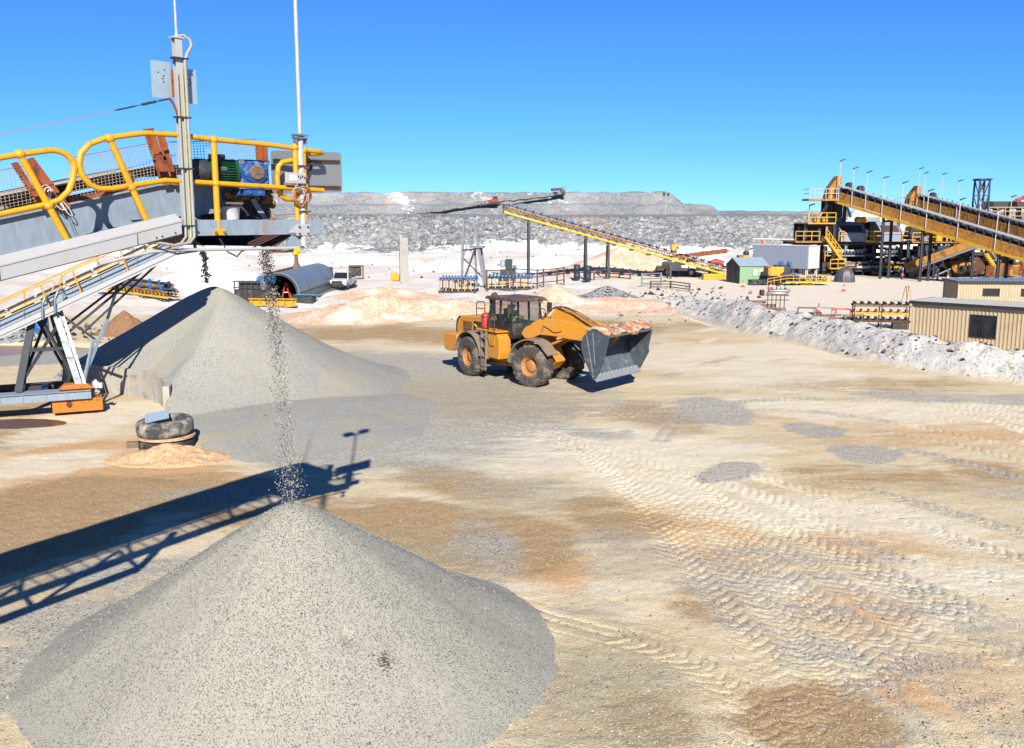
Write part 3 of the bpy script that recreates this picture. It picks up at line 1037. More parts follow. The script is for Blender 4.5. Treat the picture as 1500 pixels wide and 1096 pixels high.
pts = []
for _ in range(520):
    i = rng.randrange(bX.shape[0])
    j = int(rng.choice([rng.uniform(4, 40), rng.uniform(14, 28)]))
    pts.append((bX[i, j], bY[i, j], bZ[i, j]))
stones('berm_stones', 'dark stones strewn over the pale berm', pts, 0.02, 0.17, 'pebble_dark', 5, cat='stones')
pts = []
for _ in range(900):
    p = gp(rng.uniform(380, 1010), rng.uniform(425, 475))
    pts.append((p.x, p.y, gz(p.x, p.y) + 0.03))
stones('loose_stones', 'small stones scattered over the floor behind the soil bank', pts, 0.03, 0.14, 'pebble', 6, cat='stones')


# ------------------------------------------------------------------ heaps
def heap(name, label, cat, c, h, r, mat, seed, nr=40, na=96, lump=0.05, toe=0.25, sx=1.0, sy=1.0, group=None, fn=None, ext=1.28):
    th = np.linspace(0, 2 * math.pi, na + 1)
    rr = np.linspace(0, ext, nr)
    RR, TH = np.meshgrid(rr, th, indexing='ij')
    wob = 1 + 0.16 * fbm(np.cos(TH) * 1.3 + seed, np.sin(TH) * 1.3, seed, 3)
    rad = RR * wob
    dx, dy = RR * r * np.cos(TH) * sx, RR * r * np.sin(TH) * sy
    X, Y = c[0] + dx, c[1] + dy
    k = 0.035 if not fn else 0.07
    q = 1 - np.sqrt(rad * rad + k * k) + k
    z = toe * 0.5 * np.log1p(np.exp(np.clip(q / (toe * 0.5), -30, 30)))      # straight flank, soft toe
    z = h * (z - 0.5 * toe * math.log1p(math.exp(-0.28 / (toe * 0.5))))
    z = z + lump * h * fbm(X * 1.1 / max(r, 1) * 3, Y * 1.1 / max(r, 1) * 3, seed + 3, 5) * sm(1.15, 0.8, rad) * sm(0.0, 0.15, rad)
    z = z - 0.10 * sm(1.0, 1.28, RR)
    if fn:
        X, Y, z = fn(X, Y, z, RR, TH)
    o = grid_mesh(name, X, Y, z, mat)
    return tag(o, label, cat, group)


PA = Vector((-3.66, 15.3, 2.62))


def pile_a(X, Y, z, RR, TH):
    # the front flank spreads towards the camera and to the right
    z = z + 0.05 * fbm(X * 0.9, Y * 0.9, 301, 4) * sm(0.02, 0.2, RR)
    rill = fbm(TH * 9.0, RR * 1.6, 307, 3) * sm(0.10, 0.35, RR)
    z = z + 0.03 * rill
    z = z - 0.07 * np.exp(-((np.hypot(X - PA.x - 1.25, Y - PA.y + 2.0)) / 0.10) ** 2)
    return X, Y, z


pa = heap('gravel_pile', 'large pale grey crushed gravel pile in the foreground under the falling stream', 'gravel pile', (PA.x, PA.y), PA.z, 3.82, 'gravel_near', 201, 150, 300, 0.02, 0.14, group='crushed gravel stockpiles', fn=pile_a)

PB = Vector((-13.2, 41.5, 4.50))


def pile_b(X, Y, z, RR, TH):
    # a wide apron towards the loading floor, cut off along the wall and the swept toe
    d = np.hypot(X + 8.3, (Y - 34.5) * 0.85)
    z = np.maximum(z, 0.55 * (1 - sm(0.0, 8.5, d)) - 0.14)
    z = z + 0.10 * fbm(X * 0.35, Y * 0.35, 311, 4)
    w, hh = toe_limit(X, Y)
    lim = hh + 0.86 * np.maximum(w - 0.15, 0)
    k = 0.22
    q = np.clip(0.5 + 0.5 * (lim - z) / k, 0, 1)
    z = np.where(w < 6, lim * (1 - q) + z * q - k * q * (1 - q), z)
    z = np.where(w < 0.04, np.where(hh > 0.3, -0.6, -0.10), z)
    return X, Y, z


pb = heap('gravel_pile', 'tall grey gravel pile beside the retaining wall under the rear stacker', 'gravel pile', (PB.x, PB.y), PB.z, 7.1, 'gravel_far', 221, 190, 280, 0.03, 0.32, group='crushed gravel stockpiles', fn=pile_b, ext=2.4)

pts = []
for _ in range(9000):
    q = rng.random()
    px = rng.uniform(520, 1540) if q < 0.8 else rng.uniform(-40, 520)
    p = gp(px, 640 + 470 * rng.random() ** 0.8)
    pts.append((p.x, p.y))
pa_ = np.array(pts)
zz = ground_z(pa_[:, 0], pa_[:, 1])
stones('ground_pebbles', 'fine pebbles strewn over the sandy loading floor', [(x, y, z + 0.004) for (x, y), z in zip(pts, zz)], 0.006, 0.026, 'pebble', 9, 0.7, cat='pebbles')

# ------------------------------------------------------------------ falling gravel
def stream(name, label, top, bot, n, w0, w1, lo, hi, seed, mat):
    r = random.Random(seed)
    pts = []
    for _ in range(n):
        u = r.random()
        u = u if r.random() < 0.75 else u * 0.4
        f = u ** 0.5
        c = top.lerp(bot, u)
        c.x = top.x + (bot.x - top.x) * f
        c.y = top.y + (bot.y - top.y) * f
        w = w0 + (w1 - w0) * u
        pts.append((c.x + r.gauss(0, w), c.y + r.gauss(0, w), c.z + r.gauss(0, 0.03)))
    return stones(name, label, pts, lo, hi, mat, seed, 1.2, cat='gravel stream')


stream('falling_gravel', 'stream of falling stones pouring from the near conveyor head', Vector((-4.12, 15.62, 7.12)), Vector((PA.x, PA.y, PA.z)), 6000, 0.045, 0.11, 0.004, 0.014, 31, 'pebble_mixed')
stream('falling_gravel', 'thin stream of stones dropping onto the rear gravel pile', Vector((-12.75, 39.6, 6.0)), Vector((PB.x, PB.y, PB.z)), 520, 0.05, 0.09, 0.02, 0.05, 32, 'pebble_mixed')
pts = []
mesh = pa.data
rr_ = random.Random(77)
for _ in range(15000):
    a = rr_.random() * 2 * math.pi
    q = math.sqrt(rr_.random()) * 1.03
    x, y = PA.x + q * 3.82 * math.cos(a), PA.y + q * 3.82 * math.sin(a)
    pts.append((x, y))
nr_, na_ = 150, 301
co = np.empty(len(mesh.vertices) * 3)
mesh.vertices.foreach_get('co', co)
co = co.reshape(nr_, na_, 3)
P3 = []
for (x, y) in pts:
    d = math.hypot(x - PA.x, y - PA.y) / 3.82
    a = math.atan2(y - PA.y, x - PA.x) % (2 * math.pi)
    i = min(nr_ - 1, int(round(d / 1.28 * (nr_ - 1))))
    j = min(na_ - 1, int(round(a / (2 * math.pi) * (na_ - 1))))
    P3.append((x, y, co[i, j, 2] + 0.004))
for _ in range(2600):
    a = rr_.random() * 2 * math.pi
    q = 3.82 * (0.96 + abs(rr_.gauss(0, 0.09)))
    x, y = PA.x + q * math.cos(a), PA.y + q * math.sin(a)
    P3.append((x, y, gz(x, y) + 0.006))
toe_ = []
for _ in range(900):
    a = rr_.random() * 2 * math.pi
    q = 3.82 * (0.93 + abs(rr_.gauss(0, 0.10)))
    x, y = PA.x + q * math.cos(a), PA.y + q * math.sin(a)
    toe_.append((x, y, max(gz(x, y), PA.z * (1 - q / 3.82) * 0.9) + 0.01))
stones('toe_stones', 'coarser stones rolled to the foot of the pile', toe_, 0.012, 0.035, 'pebble', 44, 0.8, parent=pa)
# dark stones stand in for the shade of a small hole in the flank
Yq = 9.0
while Yq < 15:
    q = at(565, 990, Yq)
    if q.z < PA.z * (1 - math.hypot(q.x - PA.x, q.y - PA.y) / 3.82):
        break
    Yq += 0.02
spot = []
for _ in range(170):
    x, y = q.x + rr_.gauss(0, 0.055), q.y + rr_.gauss(0, 0.07)
    d = math.hypot(x - PA.x, y - PA.y) / 3.82
    a = math.atan2(y - PA.y, x - PA.x) % (2 * math.pi)
    i = min(nr_ - 1, int(round(d / 1.28 * (nr_ - 1))))
    j = min(na_ - 1, int(round(a / (2 * math.pi) * (na_ - 1))))
    spot.append((x, y, co[i, j, 2] + 0.004))
stones('hole_shade_stones', 'small cluster of dark stones standing in for a shaded hole', spot, 0.008, 0.02, 'cab_dark', 43, 0.8, parent=pa)
stones('surface_stones', None, P3, 0.006, 0.015, 'pebble', 41, 0.8, parent=pa)


# ------------------------------------------------------------------ near stacker (its head end is in view)
SA = thing('stacker_conveyor', 'near grey stacker conveyor with yellow handrails, green motor and blue gearbox', 'conveyor', (-4.91, 13.0, 0), R(48), 'radial stacker conveyors')
SA.scale = (1.2, 1, 1)
SL = 0.262


def zs(z0, x):
    return z0 + SL * x if x < 0.45 else z0 + SL * 0.45 + 0.10 * (x - 0.45)


def slope_plate(m, x0, x1, y0, y1, za, zb):
    """plate that follows the belt slope: za/zb are heights at x=0"""
    xs = [x0] + ([0.45] if x0 < 0.45 < x1 else []) + [x1]
    for a, b in zip(xs[:-1], xs[1:]):
        m.add([(a, y0, zs(za, a)), (b, y0, zs(za, b)), (b, y0, zs(zb, b)), (a, y0, zs(zb, a)), (a, y1, zs(za, a)), (b, y1, zs(za, b)), (b, y1, zs(zb, b)), (a, y1, zs(zb, a))],
              [(0, 1, 2, 3), (7, 6, 5, 4), (0, 4, 5, 1), (3, 2, 6, 7), (1, 5, 6, 2), (0, 3, 7, 4)])
    return m


TAIL = -23.0
for y, nm in ((0.70, 'stringer'), (1.92, 'stringer')):
    m = MB()
    slope_plate(m, TAIL, 1.50, y, y + 0.02, 7.17, 7.64)
    slope_plate(m, TAIL, 1.50, y - 0.07, y, 7.62, 7.645)
    slope_plate(m, TAIL, 1.50, y - 0.07, y, 7.165, 7.19)
    st = m.build(nm, 'steel_blue_grey', SA)
    x = -0.55
    while x > -9:
        MB().beam((x, y - 0.035, zs(7.19, x)), (x - 0.12, y - 0.035, zs(7.615, x)), 0.012, 0.065, (0, 1, 0)).build('stiffener', 'steel_blue_grey', st)
        x -= 1.55
# belt: carrying side and return side
m = MB()
sec = [(0.82, 0.20), (1.05, 0.07), (1.60, 0.07), (1.83, 0.20)]
for (a, b) in zip(sec[:-1], sec[1:]):
    for xa, xb in ((TAIL, 0.45), (0.45, 1.75)):
        m.add([(xa, a[0], zs(7.68 + a[1], xa)), (xb, a[0], zs(7.68 + a[1], xb)), (xb, b[0], zs(7.68 + b[1], xb)), (xa, b[0], zs(7.68 + b[1], xa)),
               (xa, a[0], zs(7.70 + a[1], xa)), (xb, a[0], zs(7.70 + a[1], xb)), (xb, b[0], zs(7.70 + b[1], xb)), (xa, b[0], zs(7.70 + b[1], xa))],
              [(0, 1, 2, 3), (7, 6, 5, 4), (0, 4, 5, 1), (3, 2, 6, 7), (1, 5, 6, 2), (0, 3, 7, 4)])
slope_plate(m, TAIL, 1.6, 0.86, 1.80, 7.28, 7.295)
belt = m.build('belt', 'belt', SA)
m = MB()
for xa, xb in ((TAIL, 0.45), (0.45, 1.55)):
    m.add([(xa, 1.0, zs(7.76, xa)), (xb, 1.0, zs(7.76, xb)), (xb, 1.65, zs(7.76, xb)), (xa, 1.65, zs(7.76, xa)), (xa, 1.18, zs(7.9, xa)), (xb, 1.18, zs(7.9, xb)), (xb, 1.47, zs(7.9, xb)), (xa, 1.47, zs(7.9, xa))],
          [(0, 1, 5, 4), (4, 5, 6, 7), (7, 6, 2, 3), (0, 4, 7, 3), (1, 2, 6, 5)])
m.build('gravel_load', 'gravel_far', belt)
# troughing idlers along the belt
m = MB()
m.tube([(0, 1.06, 0.0), (0, 1.59, 0.0)], 0.055, 8)
m.tube([(0, 0.80, 0.13), (0, 1.03, 0.0)], 0.055, 8)
m.tube([(0, 1.62, 0.0), (0, 1.85, 0.13)], 0.055, 8)
m.beam((0, 0.74, -0.09), (0, 1.91, -0.09), 0.06, 0.04)
for y in (0.77, 1.04, 1.61, 1.88):
    m.beam((0, y, -0.09), (0, y, 0.14 if y in (0.77, 1.88) else 0.02), 0.05, 0.012)
idl = m.build('idler', 'rust_dark', SA, 40)
idl.location = (0.2, 0, zs(7.69, 0.2))
for k in range(1, 17):
    x = 0.2 - k * 1.1
    share(idl, SA, (x, 0, zs(7.69, x)))
# rusty guard frame with wire mesh on the walkway side
m = MB()
for xa, xb in ((-8.0, -0.93), (-0.60, 0.42), (0.62, 1.82)):
    m.beam((xa, 0.66, zs(7.66, xa)), (xb, 0.66, zs(7.66, xb)), 0.03, 0.07)
    m.beam((xa, 0.66, zs(8.22, xa)), (xb, 0.66, zs(8.22, xb)), 0.012, 0.012)
gf = m.build('mesh_guard', 'rust', SA)
m = MB()
for xa, xb in ((-5.2, -0.93), (-0.60, 0.42), (0.62, 1.82)):
    n = int((xb - xa) / 0.042)
    for k in range(n + 1):
        x = xa + (xb - xa) * k / n
        m.beam((x, 0.655, zs(7.69, x)), (x - 0.02, 0.655, zs(8.22, x)), 0.005, 0.005)
    for k in range(13):
        z = 7.71 + 0.52 * k / 13
        if xa < 0.45 < xb:
            m.beam((xa, 0.652, zs(z, xa)), (0.45, 0.652, zs(z, 0.45)), 0.005, 0.005)
            m.beam((0.45, 0.652, zs(z, 0.45)), (xb, 0.652, zs(z, xb)), 0.005, 0.005)
        else:
            m.beam((xa, 0.652, zs(z, xa)), (xb, 0.652, zs(z, xb)), 0.005, 0.005)
m.build('wire_mesh', 'mesh_wire', gf)
for (xb, zb, xt, zt, w) in ((-0.66, 7.40, -1.02, 8.03, 0.11), (0.55, 7.75, 0.36, 8.52, 0.10), (0.66, 7.75, 0.50, 8.50, 0.06), (-0.90, 7.40, -1.16, 7.98, 0.05)):
    MB().ibeam((xb, 0.63, zb), (xt, 0.63, zt), w, 0.09, 0.012, (0, 1, 0)).build('guard_post', 'rust', SA)
m = MB()
m.beam((1.84, 0.60, 7.80), (1.84, 0.60, 8.43), 0.05, 0.09)
m.beam((1.93, 0.60, 7.80), (1.93, 0.60, 8.41), 0.02, 0.06)
m.build('guard_post', 'rust', SA)
# walkway grating, toe rail and its bearers
m = MB()
for xa, xb in ((TAIL, 0.2),):
    n = 3
    for k in range(10):
        y = 0.02 + 0.62 * k / 9
        m.beam((xa, y, zs(7.13, xa)), (xb, y, zs(7.13, xb)), 0.006, 0.014)
k = -12.0
while k < 0.2:
    m.beam((k, 0.02, zs(7.13, k)), (k, 0.66, zs(7.13, k)), 0.02, 0.03)
    k += 0.25
m.build('walkway_grating', 'galvanised', SA)
# handrail of the walkway: lower length
pipe = 0.036


def rail_loop(m, pts):
    m.tube(pts, pipe, 10)


m = MB()
top = [(-9, 0, 8.39 - 0.27 * 9.0), (-3, 0, 7.59), (-1.30, 0, 8.05), (-1.0, 0, 8.115)] + [(-0.96 + 0.20 * math.sin(R(a)), 0, 7.915 + 0.20 * math.cos(R(a))) for a in range(5, 100, 12)]
top += [(-0.79, 0, 7.75), (-0.84, 0, 7.62), (-0.94, 0, 7.51), (-1.07, 0, 7.455), (-3, 0, 6.95), (-9, 0, 5.38)]
rail_loop(m, top)
m.build('handrail', 'yellow_rail', SA, 60)
m = MB()
low = [(2.46, 0.02, 7.71), (1.6, 0, 7.745), (0.91, 0, 7.77), (0.25, 0, 7.79), (-0.14, 0, 7.715), (-0.36, 0, 7.665), (-0.52, 0, 7.66), (-0.62, 0, 7.72), (-0.69, 0, 7.84), (-0.71, 0, 7.96), (-0.68, 0, 8.10), (-0.58, 0, 8.22), (-0.42, 0, 8.295), (-0.15, 0, 8.36), (0.05, 0, 8.40), (0.38, 0, 8.405), (0.89, 0, 8.375), (1.7, 0, 8.35), (2.30, 0, 8.30), (2.46, 0.03, 8.29), (2.50, 0.10, 8.285), (2.46, 0.18, 8.28), (2.15, 0.20, 8.26)]
rail_loop(m, low)
m.build('handrail', 'yellow_rail', SA, 60)
m = MB()
gate = [(1.90 + 0.0, 0.12, 8.12), (1.84, 0.12, 8.05), (1.82, 0.12, 7.9), (1.82, 0.12, 7.74), (1.86, 0.12, 7.62), (1.94, 0.12, 7.57)]
gate = [(2.1, 0.12, 8.16)] + gate + [(2.12, 0.12, 7.56)]
rail_loop(m, gate)
m.build('handrail', 'yellow_rail', SA, 60)
for (xa, za, xb, zb) in ((-1.30, 8.05, -0.83, 6.86), (-0.36, 8.30, 0.05, 7.12), (-3.3, 7.52, -2.83, 6.34), (-5.0, 7.06, -4.53, 5.88), (-6.8, 6.58, -6.33, 5.4), (0.89, 8.37, 0.89, 7.06), (2.03, 8.34, 2.03, 7.24), (2.15, 8.30, 2.15, 7.24)):
    m = MB()
    m.tube([(xa, 0, za), (xb, 0, zb)], pipe * 1.05, 10)
    m.ball((xa, 0, za), 0.058, 12)
    u = (za - (zs(7.78, xa) if xa < 0.4 else 7.765)) / (za - zb)
    m.ball((xa + (xb - xa) * u, 0, za + (zb - za) * u), 0.056, 12)
    ps = m.build('handrail_post', 'yellow_rail', SA, 60)
    if xa == 0.89:
        m = MB()
        m.box((0.89, -0.045, 7.085), (0.17, 0.012, 0.085))
        m.build('base_plate', 'yellow_rail', ps, bevel=0.004)
        for q in (-0.06, 0.06):
            MB().lathe([(0.021, 0), (0.021, 0.02), (0.012, 0.022), (0.012, 0.04)], 6, (0.89 + q, -0.052, 7.085), (0, -1, 0)).build('bolt', 'galvanised', ps)
# head platform
m = MB()
m.span(0.20, 2.42, -0.032, -0.014, 7.04, 7.26)
m.span(0.20, 2.42, -0.014, 0.06, 7.04, 7.056)
m.span(0.20, 2.42, -0.014, 0.06, 7.244, 7.26)
m.span(0.20, 2.42, 2.1, 2.12, 7.04, 7.26)
pf = m.build('platform_beam', 'steel_blue_grey', SA)
m = MB()
for k in range(18):
    y = 0.08 + 2.0 * k / 17
    m.beam((0.3, y, 7.245), (1.35, y, 7.245), 0.006, 0.03)
    if y < 0.66:
        m.beam((1.35, y, 7.245), (2.40, y, 7.245), 0.006, 0.03)
for k in range(9):
    x = 0.3 + 1.05 * k / 8
    m.beam((x, 0.07, 7.235), (x, 2.09, 7.235), 0.02, 0.02)
m.build('platform_grating', 'galvanised', SA)
m = MB()
m.add([(0.55, 0.05, 7.036), (1.98, 0.05, 7.036), (1.72, 0.05, 6.86), (0.70, 0.05, 6.90), (0.55, 1.9, 7.036), (1.98, 1.9, 7.036), (1.72, 1.9, 6.86), (0.70, 1.9, 6.90)],
      [(3, 2, 6, 7), (1, 5, 6, 2), (0, 3, 7, 4), (4, 7, 6, 5)])
m.build('drip_tray', 'rust_dark', SA)
m = MB()
m.add([(1.76, 0.0, 6.845), (2.12, 0.0, 6.835), (2.12, 0.0, 7.036), (1.99, 0.0, 7.036), (1.76, 0.012, 6.845), (2.12, 0.012, 6.835), (2.12, 0.012, 7.036), (1.99, 0.012, 7.036)],
      [(0, 1, 2, 3), (7, 6, 5, 4), (0, 4, 5, 1), (3, 2, 6, 7), (1, 5, 6, 2), (0, 3, 7, 4)])
m.span(1.76, 2.12, 0.012, 0.5, 6.83, 6.842)
m.build('gusset', 'steel_blue_grey', SA)
# cable cover along the walkway edge
m = MB()
for y0, y1, za, zb in ((-0.20, -0.185, 6.99, 7.135), (-0.20, -0.05, 7.135, 7.15), (-0.185, -0.05, 6.975, 6.99)):
    slope_plate(m, -12, 0.33, y0, y1, za, zb)
m.add([(-12, -0.21, zs(7.15, -12)), (0.33, -0.21, zs(7.15, 0.33)), (0.33, -0.05, zs(7.24, 0.33)), (-12, -0.05, zs(7.24, -12)), (-12, -0.21, zs(7.17, -12)), (0.33, -0.21, zs(7.17, 0.33)), (0.33, -0.05, zs(7.26, 0.33)), (-12, -0.05, zs(7.26, -12))],
      [(0, 1, 2, 3), (7, 6, 5, 4), (0, 4, 5, 1), (3, 2, 6, 7), (1, 5, 6, 2), (0, 3, 7, 4)])
cv = m.build('cable_cover', 'pale_grey_cover', SA)
m = MB()
for x in (-0.2, -1.65, -3.1):
    m.beam((x, -0.2025, zs(6.99, x)), (x, -0.2025, zs(7.135, x)), 0.008, 0.006, (0, 1, 0))
for x in (0.02, 0.09, 0.25):
    m.lathe([(0.012, 0), (0.012, 0.006)], 8, (x, -0.2, zs(7.02, x)), (0, -1, 0))
m.build('seam', 'dark_steel', cv)
# drive: motor, fan cowl and gearbox
mo = MB()
mo.lathe([(0.155, 0), (0.155, 0.40)], 24, (0.90, 0.36, 7.95), (1, 0, 0))
for k in range(30):
    a = 2 * math.pi * k / 30
    mo.beam((0.98, 0.36 + 0.165 * math.cos(a), 7.95 + 0.165 * math.sin(a)), (1.28, 0.36 + 0.165 * math.cos(a), 7.95 + 0.165 * math.sin(a)), 0.008, 0.04, (0, math.cos(a), math.sin(a)))
mo.lathe([(0.19, 0), (0.19, 0.035)], 24, (1.29, 0.36, 7.95), (1, 0, 0))
mot = mo.build('motor', 'green_motor', SA, 40)
MB().lathe([(0.09, 0), (0.165, 0.02), (0.178, 0.06), (0.178, 0.16)], 24, (0.76, 0.36, 7.95), (1, 0, 0)).build('fan_cowl', 'dark_steel', mot, 40)
MB().box((1.10, 0.36, 8.155), (0.17, 0.14, 0.09)).build('terminal_box', 'cab_dark', mot, bevel=0.01)
MB().box((1.10, 0.187, 7.99), (0.09, 0.006, 0.045)).build('name_plate', 'galvanised', mot)
m = MB()
hx = [(1.34, 7.78), (1.40, 7.70), (1.66, 7.70), (1.76, 7.80), (1.76, 8.06), (1.68, 8.14), (1.42, 8.14), (1.34, 8.06)]
m.prism(hx, 0.23, 0.50)
gb = m.build('gearbox', 'blue_gear', SA, bevel=0.018)
m = MB()
cx, cz = 1.555, 7.955
m.lathe([(0.165, 0), (0.165, 0.03), (0.14, 0.045)], 28, (cx, 0.23, cz), (0, -1, 0))
for k in range(8):
    a = 2 * math.pi * (k + 0.5) / 8
    m.lathe([(0.016, 0), (0.016, 0.02)], 6, (cx + 0.145 * math.cos(a), 0.195, cz + 0.145 * math.sin(a)), (0, -1, 0))
m.build('flange', 'blue_gear', gb, 40)
MB().lathe([(0.105, 0), (0.105, 0.03), (0.075, 0.035), (0.070, 0.028), (0.035, 0.028), (0.03, 0.04)], 24, (cx, 0.19, cz), (0, -1, 0)).build('hollow_shaft', 'timber', gb, 40)
for k in (0, 1, 2, 3):
    MB().box((1.375 + 0.36 * (k % 2), 0.245, 7.74 + 0.36 * (k // 2)), (0.075, 0.05, 0.07)).build('mounting_lug', 'galvanised', gb, bevel=0.008)
m = MB()
m.box((1.55, 0.36, 7.655), (0.30, 0.24, 0.08))
m.box((1.47, 0.23, 7.665), (0.08, 0.02, 0.05))
m.build('torque_arm', 'blue_gear', SA, bevel=0.008)
# head pulley, chute with caked dust, scraper
m = MB()
m.lathe([(0.23, 0), (0.25, 0.2), (0.25, 0.9), (0.23, 1.1)], 28, (1.72, 0.76, 7.82), (0, 1, 0))
m.lathe([(0.045, 0), (0.045, 0.55)], 12, (1.72, 0.35, 7.82), (0, 1, 0))
m.build('head_pulley', 'rust_dark', SA, 40)
m = MB()
m.add([(1.30, 0.62, 7.66), (1.98, 0.62, 7.66), (1.94, 0.62, 7.30), (1.86, 0.62, 7.24), (1.62, 0.62, 7.34), (1.36, 0.62, 7.50)], [(0, 1, 2, 3, 4, 5)])
m.add([(1.98, 0.62, 7.80), (1.98, 1.98, 7.80), (1.94, 1.98, 7.20), (1.94, 0.62, 7.20)], [(0, 1, 2, 3)])
chm = m.build('head_chute', 'dark_steel', SA)
sol = chm.modifiers.new('solid', 'SOLIDIFY')
sol.thickness = 0.015
r = random.Random(5)
m = MB()
for k in range(70):
    x = r.uniform(1.34, 2.02)
    z = 7.66 - abs(r.gauss(0, 0.07)) - 0.25 * max(0, x - 1.80)
    s_ = r.uniform(0.02, 0.06)
    m.ball((x, 0.60 + r.uniform(-0.02, 0.02), z), s_, 6)
for k in range(60):
    z = r.uniform(7.22, 7.7)
    m.ball((1.97 + r.gauss(0, 0.02) + 0.05 * math.sin(z * 9), 0.63 + r.uniform(0, 0.05), z), r.uniform(0.018, 0.045), 6)
m.build('caked_dust', 'brown_soil', SA, 60, kind='stuff')
m = MB()
m.prism([(0.1, 7.34), (0.95, 7.50), (1.05, 7.40), (0.98, 7.30), (0.1, 7.26)], 0.66, 0.68)
m.build('skirt_plate', 'steel_blue_grey', SA)
MB().prism([(1.62, 7.56), (1.69, 7.58), (1.90, 7.22), (1.83, 7.20)], 0.50, 0.53).build('scraper_arm', 'steel_blue_grey', SA)
MB().add([(1.50, 0.56, 7.52), (1.63, 0.56, 7.55), (1.62, 0.56, 7.26), (1.52, 0.56, 7.27), (1.50, 1.9, 7.52), (1.63, 1.9, 7.55), (1.62, 1.9, 7.26), (1.52, 1.9, 7.27)],
         [(0, 1, 2, 3), (7, 6, 5, 4), (0, 4, 5, 1), (3, 2, 6, 7), (1, 5, 6, 2), (0, 3, 7, 4)]).build('rubber_skirt', 'belt', SA)
m = MB()
m.lathe([(0.11, 0), (0.125, 0.17), (0.13, 0.175), (0.13, 0.19)], 18, (1.30, 0.45, 7.262))
m.build('plastic_bucket', 'white_plastic', SA, 40)
m = MB()
m.box((1.28, 0.42, 7.50), (0.34, 0.10, 0.035))
m.box((1.28, 0.46, 7.455), (0.30, 0.10, 0.03))
m.build('timber_board', 'timber', SA, bevel=0.004)
# mast with conduit, plates and stay wire
m = MB()
m.ibeam((0.46, -0.06, 6.98), (0.46, -0.06, 9.66), 0.085, 0.085, 0.012, (0, 1, 0))
m.box((0.46, -0.06, 9.67), (0.14, 0.12, 0.02))
ms = m.build('mast', 'pale_grey_cover', SA)
m = MB()
m.tube([(0.46, -0.06, 9.68), (0.46, -0.06, 9.76), (0.46, -0.06, 12.2)], [0.022, 0.014, 0.008], 8)
m.build('whip_aerial', 'white_pole', ms, 40)
for dx, mt, rr in ((0.055, 'cable_grey', 0.020), (-0.05, 'cable_grey', 0.016), (0.015, 'cable_yellow_green', 0.012)):
    m = MB()
    hi = 9.62 if dx > 0.05 else 9.2
    pts = []
    if dx > 0.05:
        pts = [(0.47, -0.07, 9.69), (0.53, -0.09, 9.71), (0.60, -0.11, 9.66), (0.61, -0.12, 9.58), (0.55, -0.13, 9.48), (0.46 + dx, -0.13, 9.38)]
    pts += [(0.46 + dx, -0.13, 9.25 if pts else hi), (0.46 + dx, -0.13, 8.2), (0.46 + dx, -0.13, 7.15), (0.45 + dx, -0.15, 7.03), (0.38 + dx, -0.17, 6.95), (0.24, -0.17, 6.92), (0.10, -0.16, 6.95), (-0.1, -0.12, 6.98)]
    m.tube(pts, rr, 8)
    m.build('conduit', mt, ms, 60)
for z in (9.40, 8.63, 7.95, 7.18):
    MB().box((0.46, -0.10, z), (0.18, 0.10, 0.022)).build('clamp', 'dark_steel', ms)
for x0, x1, z0, z1, y in ((0.18, 0.42, 8.88, 9.36, 0.05), (0.54, 0.73, 8.84, 9.30, 0.05)):
    m = MB()
    m.span(x0, x1, y, y + 0.006, z0, z1)
    pl = m.build('plate', 'roof_zinc', ms)
    for q in range(5):
        MB().lathe([(0.010, 0), (0.010, 0.003)], 8, (x0 + (x1 - x0) * (0.3 + 0.4 * rng.random()), y - 0.0005, z0 + (z1 - z0) * (0.45 + 0.08 * q)), (0, -1, 0)).build('hole', 'cab_dark', pl)
m = MB()
m.beam((0.41, -0.01, 8.9), (0.41, -0.01, 9.25), 0.02, 0.03)
m.tube([(0.44, -0.06, 8.62), (0.38, -0.06, 8.80), (0.33, -0.06, 8.88)], 0.016, 8)
m.build('bracket', 'rust', ms)
m = MB()
a, b = Vector((0.34, -0.06, 8.87)), Vector((-11.0, -0.4, 5.95))
pts = [a.lerp(b, k / 24) + Vector((0, 0, -0.28 * math.sin(math.pi * k / 24))) for k in range(25)]
m.tube(pts, 0.0045, 5)
sw = m.build('stay_wire', 'cable_orange', ms)
d = (pts[1] - pts[0]).normalized()
m = MB()
m.tube([a + d * 0.02, a + d * 0.14], 0.012, 8)
m.tube([a + d * 0.18, a + d * 0.36], 0.017, 8)
m.tube([a + d * 0.44, a + d * 0.66], 0.011, 8)
m.tube([a, a + d * 0.7], 0.006, 6)
m.build('turnbuckle', 'dark_steel', sw)
# pole with floodlights just above the picture
m = MB()
m.tube([(2.10, -0.02, 6.86), (2.10, -0.02, 8.50)], 0.042, 12)
m.tube([(2.10, -0.02, 8.55), (2.10, -0.02, 11.05)], 0.026, 12)
lp = m.build('light_pole', 'white_pole', SA, 40)
m = MB()
m.box((2.10, -0.02, 8.52), (0.19, 0.16, 0.02))
m.box((2.10, -0.02, 8.48), (0.17, 0.15, 0.02))
for q in (-1, 1):
    m.box((2.10 + 0.07 * q, -0.02, 8.44), (0.012, 0.10, 0.10))
    m.lathe([(0.014, 0), (0.014, 0.09)], 6, (2.10 + 0.07 * q, 0.03, 8.46))
m.build('flange', 'galvanised', lp)
m = MB()
m.beam((1.75, -0.02, 11.0), (2.45, -0.02, 11.0), 0.05, 0.05)
m.build('cross_arm', 'galvanised', lp)
for q in (-0.27, 0.27):
    m = MB()
    m.box((2.10 + q, -0.02, 11.16), (0.30, 0.20, 0.26), Matrix.Rotation(R(25), 3, 'X'))
    m.build('floodlight', 'dark_steel', lp, bevel=0.02)
